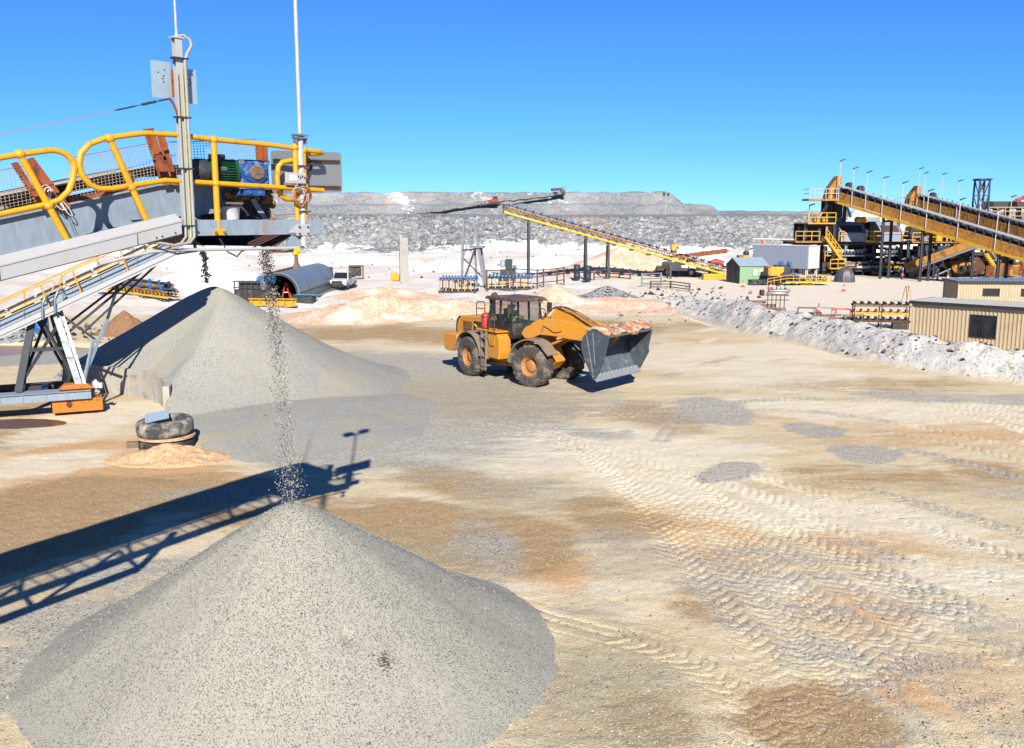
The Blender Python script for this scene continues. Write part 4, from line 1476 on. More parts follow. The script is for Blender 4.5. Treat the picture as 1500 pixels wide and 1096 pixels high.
for z in (8.06, 7.86, 7.38):
    m = MB()
    m.lathe([(0.05, 0), (0.05, 0.018)], 12, (2.10, -0.02, z))
    m.beam((2.02, -0.065, z), (2.20, -0.065, z), 0.015, 0.018)
    m.build('clamp', 'dark_steel', lp)
m = MB()
m.span(1.98, 2.18, -0.07, 0.04, 7.02, 7.19)
m.add([(1.85, -0.045, 7.06), (2.0, -0.045, 7.19), (2.0, -0.045, 7.06), (1.85, -0.035, 7.06), (2.0, -0.035, 7.19), (2.0, -0.035, 7.06)], [(0, 1, 2), (3, 5, 4), (0, 3, 4, 1), (1, 4, 5, 2), (0, 2, 5, 3)])
pb_ = m.build('pole_bracket', 'pale_grey_cover', lp, bevel=0.004)
for q in range(4):
    MB().lathe([(0.014, 0), (0.014, 0.02)], 6, (2.01 + 0.13 * (q % 2), -0.072, 7.05 + 0.10 * (q // 2)), (0, -1, 0)).build('bolt', 'dark_steel', pb_)
# junction box with hanging cable coils
m = MB()
m.span(1.82, 2.12, -0.10, -0.065, 7.80, 7.96)
jb = m.build('junction_box', 'pale_grey_cover', SA, bevel=0.006)
MB().span(1.87, 1.98, -0.106, -0.10, 7.84, 7.93).build('box_lid', 'white_plastic', jb)
for q in range(4):
    MB().span(2.0 + 0.03 * q, 2.015 + 0.03 * q, -0.107, -0.10, 7.89 - 0.02 * (q % 2), 7.92 - 0.02 * (q % 2)).build('gland', 'cab_dark', jb)
for k, (cx, cz, rr, mt) in enumerate(((2.02, 7.60, 0.10, 'cable_orange'), (2.06, 7.62, 0.12, 'rust'), (1.98, 7.64, 0.09, 'cable_grey'))):
    m = MB()
    m.tube([(cx + rr * math.cos(2 * math.pi * j / 24), -0.11 - 0.008 * k, cz + rr * 1.05 * math.sin(2 * math.pi * j / 24)) for j in range(24)], 0.011, 8, True)
    m.tube([(cx - rr * 0.4, -0.11, cz + rr), (1.93 + 0.03 * k, -0.10, 7.80)], 0.010, 6)
    m.build('cable_coil', mt, jb, 60)
m = MB()
for q in (0.0, 0.05):
    m.tube([(2.15 + q, 0.0, 7.95), (2.17 + q, -0.03, 7.7), (2.14 + q, -0.05, 7.52)], 0.008, 6)
m.build('loose_cable', 'black_rubber', jb, 60)
# sign board seen from behind
m = MB()
x0, x1, z0, z1, r_ = 1.86, 2.98, 7.66, 8.30, 0.05
out = []
for (cx, cz, a) in ((x1 - r_, z1 - r_, 0), (x0 + r_, z1 - r_, 90), (x0 + r_, z0 + r_, 180), (x1 - r_, z0 + r_, 270)):
    out += [(cx + r_ * math.cos(R(a + k * 15)), cz + r_ * math.sin(R(a + k * 15)) + 0.03 * (cx - x0)) for k in range(7)]
m.prism(out, 0.34, 0.346)
sb = m.build('sign_board', 'sign_back', SA)
m = MB()
for dz in (0.0, -0.035):
    m.beam((1.88, 0.325, 8.17 + dz), (2.94, 0.325, 8.20 + dz), 0.02, 0.014)
    m.beam((1.88, 0.325, 7.78 + dz), (2.94, 0.325, 7.79 + dz), 0.02, 0.014)
m.beam((2.30, 0.30, 7.72), (2.30, 0.30, 8.24), 0.02, 0.05, (0, 1, 0))
m.tube([(2.31, 0.29, 7.74), (2.38, 0.29, 7.90), (2.44, 0.29, 8.05), (2.46, 0.29, 8.17)], 0.016, 6)
m.build('sign_bracket', 'rust_dark', sb)
# wash-down pipe with yellow valve and nozzle
m = MB()
m.tube([(-0.6, -0.09, 6.70), (0.0, -0.09, 6.84), (0.4, -0.09, 6.85), (1.2, -0.09, 6.84), (1.98, -0.09, 6.835)], 0.024, 10)
wp = m.build('pipe', 'pale_grey_cover', SA, 60)
m = MB()
m.tube([(1.55, -0.06, 6.83), (1.66, -0.06, 6.79), (1.80, -0.06, 6.785), (1.92, -0.06, 6.79)], 0.02, 8)
m.build('elbow', 'rust', wp, 60)
m = MB()
m.box((1.94, -0.08, 6.78), (0.075, 0.07, 0.10))
m.box((1.97, -0.12, 6.80), (0.05, 0.04, 0.05))
m.build('valve', 'bright_yellow', wp, bevel=0.01)
m = MB()
m.lathe([(0.022, 0), (0.025, -0.05), (0.030, -0.12), (0.055, -0.19), (0.058, -0.20)], 14, (1.94, -0.08, 6.73))
m.build('nozzle', 'timber', wp, 40)
m = MB()
m.beam((0.56, -0.03, 6.86), (0.56, -0.03, 7.03), 0.03, 0.02, (0, 1, 0))
m.beam((0.40, -0.03, 7.025), (0.60, -0.03, 7.025), 0.03, 0.012)
m.tube([(0.9, 0.0, 7.0), (1.0, -0.02, 6.80), (1.13, 0.0, 6.73), (1.2, 0.02, 6.80), (1.42, 0.0, 6.88)], 0.010, 6)
m.tube([(0.02, -0.1, 6.9), (0.3, -0.12, 6.80), (0.55, -0.1, 6.83), (0.56, -0.05, 6.95)], 0.014, 6)
m.build('hanger', 'dark_steel', wp)
m = MB()
for k in range(5):
    cx, cz, rr = -0.88 + 0.05 * k, 7.62 - 0.05 * k, 0.09 + 0.02 * (k % 3)
    m.tube([(cx + rr * 0.6 * math.cos(2 * math.pi * j / 16 + k), 0.56, cz + rr * math.sin(2 * math.pi * j / 16 + k * 0.5)) for j in range(16)], 0.006, 5, True)
m.build('wire_coil', 'white_plastic', SA, 60)
# deep lattice truss added out of view under the boom to widen its shadow
for y in (0.4, 2.2):
    m = MB()
    m.beam((-11.8, y, zs(5.75, -11.8)), (-2.1, y, zs(5.75, -2.1)), 0.16, 0.20)
    m.beam((-2.1, y, zs(5.75, -2.1)), (-1.85, y, zs(7.1, -1.85)), 0.12, 0.12)
    for k in range(6):
        xa = -2.1 - 1.6 * k
        m.beam((xa, y, zs(5.75, xa)), (xa - 0.8, y, zs(7.15, xa - 0.8)), 0.08, 0.08)
        m.beam((xa - 0.8, y, zs(7.15, xa - 0.8)), (xa - 1.6, y, zs(5.75, xa - 1.6)), 0.08, 0.08)
    m.build('shadow_truss', 'steel_blue_grey', SA)
# legs and carriage far left of the picture
m = MB()
for y in (-0.3, 2.9):
    m.ibeam((-12.5, 1.3 + (y - 1.3) * 0.5, zs(7.1, -12.5)), (-12.0, y, 0.4), 0.25, 0.25, 0.03)
    m.ibeam((-15.5, 1.3 + (y - 1.3) * 0.5, zs(7.1, -15.5)), (-12.4, y, 0.4), 0.2, 0.2, 0.03)
m.ibeam((-12.2, -1.2, 0.5), (-12.2, 3.8, 0.5), 0.4, 0.4, 0.04)
m.ibeam((-12.3, 0.5, 0.9), (-4.6, 1.0, zs(7.15, -4.6)), 0.16, 0.16, 0.02)
m.ibeam((-12.3, 2.1, 0.9), (-4.6, 1.6, zs(7.15, -4.6)), 0.16, 0.16, 0.02)
m.build('support_leg', 'steel_blue_grey', SA)

# ------------------------------------------------------------------ rear stacker
SB = thing('stacker_conveyor', 'rear grey stacker conveyor on braced legs with an orange wheel carriage', 'conveyor', (-12.75, 38.6, 0), R(25), 'radial stacker conveyors')
SB.scale = (0.958, 0.958, 1)


def zb(z0, x):
    return z0 + 0.44 * x


def bplate(m, x0, x1, y0, y1, za, zc):
    m.add([(x0, y0, zb(za, x0)), (x1, y0, zb(za, x1)), (x1, y0, zb(zc, x1)), (x0, y0, zb(zc, x0)), (x0, y1, zb(za, x0)), (x1, y1, zb(za, x1)), (x1, y1, zb(zc, x1)), (x0, y1, zb(zc, x0))],
          [(0, 1, 2, 3), (7, 6, 5, 4), (0, 4, 5, 1), (3, 2, 6, 7), (1, 5, 6, 2), (0, 3, 7, 4)])


BT = -13.4
for y in (-0.75, 0.75):
    m = MB()
    bplate(m, BT, -0.2, y - 0.02, y + 0.02, 6.40, 6.82)
    bplate(m, BT, -0.2, y - 0.09, y - 0.02, 6.78, 6.82)
    bplate(m, BT, -0.2, y - 0.09, y - 0.02, 6.40, 6.44)
    st = m.build('stringer', 'steel_blue_grey', SB)
    for k in range(9):
        x = -0.9 - k * 1.4
        MB().beam((x, y - 0.05, zb(6.42, x)), (x, y - 0.05, zb(6.80, x)), 0.07, 0.012).build('stiffener', 'steel_blue_grey', st)
m = MB()
bplate(m, BT, 0.1, -0.6, 0.6, 7.00, 7.03)
bplate(m, BT, -0.1, -0.55, 0.55, 6.46, 6.48)
belt = m.build('belt', 'belt', SB)
m = MB()
m.tube([(0, -0.42, 0), (0, 0.42, 0)], 0.06, 8)
m.beam((-0.05, -0.72, -0.1), (0.05, -0.72, -0.1), 0.05, 0.2)
m.beam((0, -0.72, -0.16), (0, 0.72, -0.16), 0.07, 0.05)
m.beam((0, -0.70, -0.12), (0, -0.50, 0.12), 0.05, 0.09, (1, 0, 0))
m.beam((0, 0.70, -0.12), (0, 0.50, 0.12), 0.05, 0.09, (1, 0, 0))
m.beam((-0.02, -0.74, -0.14), (0.12, -0.74, 0.02), 0.03, 0.16)
idl = m.build('idler', 'white_paint', SB)
for k in range(12):
    x = -0.8 - k * 1.05
    if k:
        share(idl, SB, (x, 0, zb(6.93, x)))
    else:
        idl.location = (x, 0, zb(6.93, x))
m = MB()
m.lathe([(0.26, 0), (0.26, 1.3)], 20, (-0.1, -0.65, 6.76), (0, 1, 0))
m.build('head_pulley', 'dark_steel', SB, 40)
m = MB()
bplate(m, -13.0, -0.5, -1.38, -1.30, 6.20, 6.46)
bplate(m, -13.0, -0.5, -1.38, -0.80, 6.17, 6.20)
bplate(m, -13.0, -0.5, -1.42, -1.38, 6.28, 6.31)
m.build('cable_cover', 'pale_grey_cover', SB)
m = MB()
bplate(m, -13, -0.4, -1.25, -0.8, 6.42, 6.45)
m.build('walkway_grating', 'galvanised', SB)


def rail_b(xa, xb, name='handrail'):
    m = MB()
    m.tube([(xa + 0.25, -1.2, zb(7.42, xa + 0.25)), (xb - 0.25, -1.2, zb(7.42, xb - 0.25)), (xb - 0.06, -1.2, zb(7.36, xb)), (xb, -1.2, zb(7.18, xb)), (xb - 0.1, -1.2, zb(6.98, xb)), (xb - 0.25, -1.2, zb(6.92, xb - 0.25)),
            (xa + 0.25, -1.2, zb(6.92, xa + 0.25)), (xa + 0.06, -1.2, zb(6.98, xa)), (xa, -1.2, zb(7.18, xa)), (xa + 0.1, -1.2, zb(7.36, xa))], 0.028, 7, True)
    h = m.build(name, 'yellow_rail', SB, 60)
    n = max(2, int((xb - xa) / 1.4))
    for k in range(n):
        x = xa + 0.5 + (xb - xa - 1.0) * k / (n - 1)
        MB().tube([(x, -1.2, zb(7.42, x)), (x + 0.3, -1.2, zb(6.36, x + 0.3))], 0.032, 7).build('post', 'yellow_rail', h, 60)


rail_b(-5.2, -0.7)
rail_b(-8.9, -5.35)
rail_b(-12.8, -9.05)
m = MB()
m.tube([(-12.8, 1.1, zb(7.4, -12.8)), (-0.7, 1.1, zb(7.4, -0.7))], 0.028, 6)
m.tube([(-12.8, 1.1, zb(6.9, -12.8)), (-0.7, 1.1, zb(6.9, -0.7))], 0.028, 6)
h = m.build('handrail', 'yellow_rail', SB, 60)
for k in range(9):
    x = -0.9 - k * 1.4
    MB().tube([(x, 1.1, zb(7.4, x)), (x, 1.1, zb(6.4, x))], 0.03, 6).build('post', 'yellow_rail', h, 60)
m = MB()
m.box((-1.25, -1.0, 6.72), (0.5, 0.4, 0.3))
m.build('drive_guard', 'plant_brown', SB, bevel=0.03)
# legs: two tall posts per side with cross braces and raking struts to the boom
legs = [((-5.45, -1.0, zb(6.40, -5.45)), (-4.72, -1.6, 0.95), 0.24, 'galvanised'), ((-5.25, -0.85, zb(6.40, -5.25)), (-4.50, -1.75, 0.95), 0.10, 'galvanised'),
        ((-6.2, -0.9, zb(6.40, -6.2)), (-6.9, -1.4, 0.95), 0.26, 'dark_steel'), ((-5.6, 0.9, zb(6.40, -5.6)), (-5.0, 1.8, 0.6), 0.24, 'dark_steel'), ((-6.2, 0.9, zb(6.40, -6.2)), (-6.9, 1.8, 0.6), 0.24, 'dark_steel')]
for a, b, w, mt in legs:
    MB().ibeam(a, b, w, w, 0.03, (0, 1, 0)).build('support_leg', mt, SB)
struts = [((-4.75, -1.6, 0.98), (-3.55, -0.95, 3.45), 0.11, 'steel_blue_grey'), ((-3.55, -0.95, 3.45), (-2.9, -0.75, zb(6.42, -2.9)), 0.09, 'dark_steel'), ((-5.3, -0.75, 2.75), (-1.35, -0.6, zb(6.42, -1.35)), 0.09, 'dark_steel'),
          ((-4.5, -0.6, 2.9), (-0.9, -0.5, zb(6.42, -0.9)), 0.08, 'dark_steel'), ((-5.6, 0.7, 2.75), (-1.35, 0.6, zb(6.42, -1.35)), 0.09, 'dark_steel'), ((-5.45, -0.9, 3.9), (-3.9, -0.7, 2.55), 0.09, 'dark_steel'),
          ((-6.0, -0.8, 3.7), (-5.0, -1.4, 1.6), 0.10, 'dark_steel'), ((-5.35, -0.9, 3.3), (-6.6, -1.3, 1.5), 0.10, 'dark_steel'), ((-6.4, -1.2, 2.45), (-5.2, -1.2, 2.45), 0.12, 'dark_steel'),
          ((-5.6, 0.9, 3.8), (-6.7, 1.6, 1.2), 0.09, 'dark_steel'), ((-6.2, 0.9, 3.6), (-5.2, 1.6, 1.2), 0.09, 'dark_steel'), ((-5.3, -0.9, 3.0), (-5.3, 0.9, 3.0), 0.1, 'dark_steel'), ((-4.15, -1.25, 2.65), (-4.6, -1.7, 1.1), 0.09, 'steel_blue_grey'), ((-4.2, -1.25, 2.68), (-3.75, -1.1, 2.72), 0.06, 'steel_blue_grey'),
          ((-1.7, -0.55, zb(6.0, -1.5)), (-2.4, 0.5, zb(6.4, -2.4)), 0.08, 'dark_steel'), ((-3.1, -0.7, 4.55), (-3.1, 0.7, 4.55), 0.08, 'dark_steel')]
for a, b, w, mt in struts:
    MB().beam(a, b, w, w).build('strut', mt, SB)
for x in (-5.7, -5.25):
    m = MB()
    m.tube([(x - 0.15, -1.46, zb(6.1, x)), (x - 0.12, -1.46, zb(6.65, x)), (x, -1.44, zb(6.92, x)), (x + 0.12, -1.30, zb(6.98, x))], 0.05, 8)
    m.build('cable_stand', 'galvanised', SB, 60)
# carriage
m = MB()
m.span(-11.0, -4.35, -2.05, -1.95, 0.62, 0.92)
m.span(-11.0, -4.35, -1.25, -1.15, 0.62, 0.92)
m.span(-4.45, -4.35, -1.94, -1.26, 0.62, 0.92)
m.span(-11.0, -4.35, -2.12, -1.94, 0.92, 0.945)
m.span(-11.0, -5.4, -1.92, -1.27, 0.90, 0.925)
ca = m.build('carriage_beam', 'steel_blue_grey', SB)
for k in range(7):
    MB().box((-4.5 - 0.75 * k, -2.065, 0.77), (0.07, 0.02, 0.29)).build('stiffener', 'steel_blue_grey', ca)
m = MB()
m.prism([(-5.75, 0.12), (-3.95, 0.12), (-3.95, 0.60), (-5.75, 0.60)], -1.9, -1.1)
wc = m.build('wheel_cover', 'orange_block', SB, bevel=0.03)
m = MB()
m.prism([(-5.5, 0.96), (-4.2, 0.96), (-4.45, 1.14), (-5.25, 1.14)], -1.85, -1.2)
m.build('guard_cap', 'orange_block', SB, bevel=0.03)
MB().lathe([(0.11, 0), (0.11, 0.02)], 12, (-5.15, -1.905, 0.42), (0, -1, 0)).build('inspection_hole', 'rust_dark', wc)
m = MB()
m.prism([(-10.6, 0.10), (-8.4, 0.10), (-8.4, 0.60), (-10.6, 0.60)], -1.9, -1.1)
m.build('wheel_cover', 'rust', SB, bevel=0.03)
for x in (-5.4, -4.3, -10.1, -8.9):
    MB().lathe([(0.18, 0), (0.18, 0.3)], 18, (x, -1.65, 0.18), (0, 1, 0)).build('wheel', 'dark_steel', SB, 40)
m = MB()
m.lathe([(0.12, 0), (0.12, 0.22), (0.05, 0.24), (0.05, 0.3)], 12, (-4.15, -1.5, 0.94))
m.box((-4.0, -1.7, 1.04), (0.14, 0.12, 0.2))
m.build('travel_motor', 'white_paint', SB, 40)
m = MB()
m.ibeam((-6.0, -1.2, 0.75), (-6.0, 1.9, 0.6), 0.25, 0.25, 0.03)
m.ibeam((-11.0, 1.9, 0.6), (-4.4, 1.9, 0.6), 0.25, 0.3, 0.03)
m.build('cross_beam', 'dark_steel', SB)

# ------------------------------------------------------------------ retaining wall, tyres and sand beside the carriage
wl_ = catmull([Vector((x, y, 0)) for x, y in WALL], 0.25)
m = MB()
inn, outr = [], []
for i, p in enumerate(wl_):
    tng = (wl_[min(i + 1, len(wl_) - 1)] - wl_[max(i - 1, 0)]).normalized()
    nrm = Vector((-tng.y, tng.x, 0))
    inn.append(p - nrm * 0.0)
    outr.append(p + nrm * 0.24)
n = len(wl_)
vs, fs = [], []
for i in range(n):
    hh = WALL_H + 0.02 * math.sin(i * 0.4)
    vs += [(inn[i].x, inn[i].y, -0.3), (inn[i].x, inn[i].y, hh), (outr[i].x, outr[i].y, hh), (outr[i].x, outr[i].y, -0.3)]
for i in range(n - 1):
    a, b = i * 4, i * 4 + 4
    fs += [(a, b, b + 1, a + 1), (a + 1, b + 1, b + 2, a + 2), (a + 2, b + 2, b + 3, a + 3)]
fs += [(0, 1, 2, 3), (n * 4 - 4, n * 4 - 1, n * 4 - 2, n * 4 - 3)]
wo = m.add(vs, fs).build('retaining_wall', 'concrete', bevel=0.02)
tag(wo, 'curved concrete retaining wall holding back the rear gravel pile', 'retaining wall')
for i in (8, 14, 20):
    pass


def tyre_mesh(m, ro, ri, w, lugs, n=48, lug=0.04):
    """tyre lying with its axis along z, from z=0 to w"""
    prof = [(ri, 0.10 * w), (ri + 0.02, 0.03 * w), (ri + (ro - ri) * 0.45, 0.0), (ro * 0.93, 0.05 * w), (ro * 0.985, 0.16 * w), (ro, 0.3 * w), (ro, 0.7 * w), (ro * 0.985, 0.84 * w), (ro * 0.93, 0.95 * w), (ri + (ro - ri) * 0.45, w), (ri + 0.02, 0.97 * w), (ri, 0.90 * w), (ri + 0.03, 0.6 * w), (ri + 0.03, 0.4 * w), (ri, 0.10 * w)]
    m.lathe(prof, n, caps=False)
    if lugs:
        for k in range(lugs):
            for sd in (0, 1):
                a = 2 * math.pi * (k + 0.5 * sd) / lugs
                a1 = a + 2 * math.pi / lugs * 0.55
                dw = 2 * math.pi / lugs * 0.27
                z0, z1 = (0.08 * w, 0.56 * w) if sd else (0.92 * w, 0.44 * w)
                r0, r1 = ro * 0.955, ro * 0.995
                q = []
                for (aa, z, rr) in ((a, z0, r0), (a1, z1, r1)):
                    for e in (-dw, dw):
                        for h in (-0.02, lug):
                            q.append(((rr + h) * math.cos(aa + e), (rr + h) * math.sin(aa + e), z))
                m.add(q, [(0, 1, 3, 2), (4, 6, 7, 5), (0, 4, 5, 1), (2, 3, 7, 6), (1, 5, 7, 3), (0, 2, 6, 4)])
    return m


tp = gp(245, 655)
m = tyre_mesh(MB(), 0.86, 0.42, 0.46, 0)
ty = m.build('old_tyre', 'black_rubber', smooth=50)
ty.location = (tp.x, tp.y, -0.12)
tag(ty, 'dark lower tyre of the stack, half buried in sand', 'tyre', 'stacked old tyres beside the wall')
m = MB()
tyre_mesh(m, 0.88, 0.44, 0.50, 0)
ty2 = m.build('old_tyre', 'tyre_old', smooth=50)
ty2.location = (tp.x - 0.02, tp.y, 0.44)
ty2.rotation_euler = (R(2), R(-3), 0.3)
tag(ty2, 'dusty grey upper tyre lying on the half buried tyre', 'tyre', 'stacked old tyres beside the wall')
m = MB()
m.lathe([(0.80, 0), (0.885, 0.02), (0.885, 0.08), (0.80, 0.10)], 40, caps=True)
o = m.build('sand_layer', 'sand_heap', smooth=50)
o.location = (tp.x, tp.y, 0.335)
tag(o, 'pale rim of sand packed between the two stacked tyres', 'sand')
m = MB()
m.box((0, 0, 0), (0.72, 0.55, 0.03))
for k in range(5):
    m.box((-0.3 + 0.15 * k, 0, 0.022), (0.03, 0.55, 0.015))
o = m.build('metal_sheet', 'roof_zinc')
o.location = (tp.x - 0.22, tp.y - 0.15, 0.44 + 0.60)
o.rotation_euler = (R(17), R(-9), R(20))
tag(o, 'small ribbed metal sheet tilted on top of the tyre stack', 'metal sheet')
p = gp(196, 656)
m = MB()
m.box((0, 0, 0.10), (0.42, 0.26, 0.2))
o = m.build('timber_block', 'timber', bevel=0.012)
o.location = (p.x, p.y, gz(p.x, p.y) - 0.02)
o.rotation_euler = (0, 0, R(10))
tag(o, 'weathered timber block on the ground left of the tyres', 'timber block')
p = gp(248, 672)
heap('sand_heap', 'small apricot sand heap banked against the tyre stack', 'sand heap', (p.x, p.y), 0.52, 1.75, 'sand_heap', 401, 60, 120, 0.55, 0.45, sx=1.0, sy=0.62)

# ------------------------------------------------------------------ wheel loader
LD = thing('wheel_loader', 'dusty orange wheel loader with its bucket raised and tipped forward', 'wheel loader', (0.21, 43.3, 0.0), R(-57))
ART = R(19)


def fr(m):
    c, s = math.cos(ART), math.sin(ART)
    m.v = [(x * c - y * s, x * s + y * c, z) for x, y, z in m.v]
    return m


m = tyre_mesh(MB(), 0.92, 0.47, 0.72, 22, 56, 0.045)
tyre_me = m.build('wheel', 'tyre', LD, 38)
m = MB()
m.lathe([(0.475, 0.10), (0.475, 0.64), (0.44, 0.66), (0.42, 0.60), (0.33, 0.54), (0.31, 0.56), (0.29, 0.50), (0.285, 0.40)], 32, caps=False)
m.lathe([(0.285, 0.42), (0.26, 0.52), (0.21, 0.56), (0.10, 0.57)], 32)
rim0 = m.build('rim', 'rim', tyre_me, 35)
m = MB()
for k in range(12):
    a = 2 * math.pi * k / 12
    m.lathe([(0.018, 0), (0.018, 0.03)], 6, (0.37 * math.cos(a), 0.37 * math.sin(a), 0.56))
m.build('wheel_nuts', 'rust_dark', tyre_me, kind='stuff')
MB().lathe([(0.46, 0.12), (0.46, 0.14)], 32).build('rim_back', 'rust_dark', tyre_me)


def put_wheel(o, x, side, front):
    y = side * 0.86
    if front:
        c, s = math.cos(ART), math.sin(ART)
        x, y = x * c - y * s, x * s + y * c
    o.location = (x, y, 0.90)
    o.rotation_euler = (R(90) if side < 0 else R(-90), rng.random() * 3, 0)
    mrot = Matrix.Rotation(ART if front else 0, 4, 'Z') @ Matrix.Rotation(R(90) if side < 0 else R(-90), 4, 'X') @ Matrix.Rotation(rng.random() * 3, 4, 'Z')
    o.rotation_euler = mrot.to_euler()


def wheel_copy():
    w = tyre_me.copy()
    C.objects.link(w)
    for ch in list(tyre_me.children):
        d = ch.copy()
        C.objects.link(d)
        d.parent = w
    return w


ws = [tyre_me, wheel_copy(), wheel_copy(), wheel_copy()]
for w, (x, sd_, f_) in zip(ws, ((-1.85, -1, 0), (1.85, -1, 1), (-1.85, 1, 0), (1.85, 1, 1))):
    put_wheel(w, x, sd_, f_)

# rear frame
m = MB()
m.prism([(-3.5, 0.75), (-3.5, 1.55), (-0.2, 1.55), (0.35, 1.3), (0.35, 0.62), (-0.6, 0.55), (-2.9, 0.6)], -0.45, 0.45)
m.build('rear_frame', 'dusty_orange', LD, bevel=0.03)
m = MB()
m.tube([(-1.85, -0.95, 0.9), (-1.85, 0.95, 0.9)], 0.2, 12)
m.ball((-1.85, 0, 0.9), 0.38, 14)
m.build('rear_axle', 'rust_dark', LD, 40)
hood = [(-4.18, 1.45), (-4.22, 2.10), (-4.12, 2.40), (-3.85, 2.58), (-3.3, 2.66), (-1.18, 2.80), (-1.18, 1.5)]
m = MB()
m.prism(hood, -0.74, 0.74)
ho = m.build('hood', 'dusty_orange', LD, bevel=0.09)
m = MB()
for k in range(7):
    m.span(-3.55, -2.75, -0.757, -0.735, 1.82 + 0.085 * k, 1.86 + 0.085 * k)
m.build('vent', 'cab_dark', ho, kind='stuff')
m = MB()
m.span(-2.55, -1.45, -0.76, -0.735, 1.72, 2.45)
m.build('engine_bay', 'cab_dark', ho)
for (p, q, rr, mt) in (((-2.5, -0.80, 1.9), (-1.5, -0.80, 2.35), 0.06, 'dusty_orange'), ((-2.4, -0.80, 2.3), (-1.6, -0.80, 1.9), 0.045, 'plant_yellow'), ((-2.2, -0.8, 1.75), (-2.0, -0.8, 2.45), 0.05, 'dark_steel'), ((-1.7, -0.8, 1.75), (-1.65, -0.8, 2.45), 0.06, 'plant_yellow')):
    MB().tube([p, q], rr, 8).build('engine_pipe', mt, ho, 50)
m = MB()
m.strip([(-4.20, 1.5), (-4.235, 2.10), (-4.13, 2.41), (-3.9, 2.58)], -0.76, 0.76, 0.02)
m.build('rear_grille', 'cab_dark', ho)
MB().span(-3.95, -3.72, -0.755, -0.735, 1.56, 1.78).build('decal', 'bright_yellow', ho)
m = MB()
m.prism([(-4.50, 1.0), (-4.50, 1.68), (-4.35, 1.76), (-3.25, 1.76), (-3.25, 1.50), (-3.55, 1.1), (-3.7, 0.92), (-4.3, 0.92)], -1.30, 1.30)
m.build('counterweight', 'dusty_orange', LD, bevel=0.05)
m = MB()
m.tube([(-2.5, -0.62, 2.75), (-2.5, -0.62, 3.28), (-2.42, -0.62, 3.36), (-1.85, -0.62, 3.40), (-1.75, -0.62, 3.30), (-1.75, -0.62, 2.8)], 0.025, 8)
m.tube([(-2.5, -0.62, 3.05), (-1.75, -0.62, 3.08)], 0.02, 8)
m.build('grab_rail', 'cab_dark', LD, 60)
m = MB()
m.tube([(-1.32, -0.45, 2.75), (-1.32, -0.45, 3.35), (-1.30, -0.45, 3.62), (-1.22, -0.45, 3.72), (-1.10, -0.45, 3.76)], [0.13, 0.13, 0.13, 0.14, 0.14], 14)
m.build('exhaust', 'roof_rust', LD, 50)
for s in (-1, 1):
    m = MB()
    m.strip(arc(-1.85, 0.92, 1.14, 172, 22, 14) + [(-0.76, 1.05)], 0.84 * s, 1.56 * s, 0.045)
    m.build('rear_fender', 'dusty_fender', LD, 40)
    m = MB()
    m.prism([(-1.25, 2.22), (0.55, 2.22), (0.55, 2.28), (-1.25, 2.28)], 0.78 * s, 1.42 * s)
    m.build('side_platform', 'dusty_orange', LD, bevel=0.01)
    m = MB()
    m.prism([(-0.32, 1.02), (0.56, 1.02), (0.62, 1.30), (0.62, 2.0), (0.40, 2.18), (-0.32, 2.18)], 0.70 * s, 1.34 * s)
    tb = m.build('tank_box', 'dusty_orange', LD, bevel=0.05)
    m = MB()
    m.prism([(-0.28, 2.0), (0.35, 2.0), (0.25, 1.62), (-0.1, 1.62)], 1.345 * s, 1.40 * s)
    m.build('step_pocket', 'dusty_orange', tb, bevel=0.01)
    m = MB()
    m.span(-0.76, -0.70, *sorted((1.18 * s, 1.48 * s)), 0.95, 2.22)
    m.span(-0.38, -0.32, *sorted((1.18 * s, 1.48 * s)), 0.95, 2.22)
    m.prism([(-0.78, 0.42), (-0.34, 0.42), (-0.32, 0.95), (-0.78, 0.95)], 1.42 * s, 1.46 * s)
    ld = m.build('ladder', 'dusty_fender', LD, bevel=0.008)
    for k in range(4):
        MB().span(-0.72, -0.36, *sorted((1.16 * s, 1.50 * s)), 0.62 + 0.42 * k, 0.66 + 0.42 * k).build('step', 'dusty_fender', ld)
    m = MB()
    m.tube([(-0.20, 1.38 * s, 2.28), (-0.20, 1.38 * s, 3.02), (-0.12, 1.38 * s, 3.12), (0.22, 1.38 * s, 3.12), (0.30, 1.38 * s, 3.02), (0.30, 1.38 * s, 2.28)], 0.022, 8)
    m.build('grab_rail', 'cab_dark', LD, 60)
m = MB()
m.lathe([(0.02, 0), (0.15, 0.01), (0.19, 0.05), (0.19, 0.62), (0.15, 0.68), (0.06, 0.71), (0.05, 0.76)], 20, (-0.82, -1.16, 2.29))
rt = m.build('suppressant_tank', 'red_tank', LD, 40)
for z in (2.45, 2.80):
    MB().lathe([(0.197, 0), (0.197, 0.05)], 20, (-0.82, -1.16, z)).build('strap', 'cab_dark' if z > 2.6 else 'rust', rt, 40)
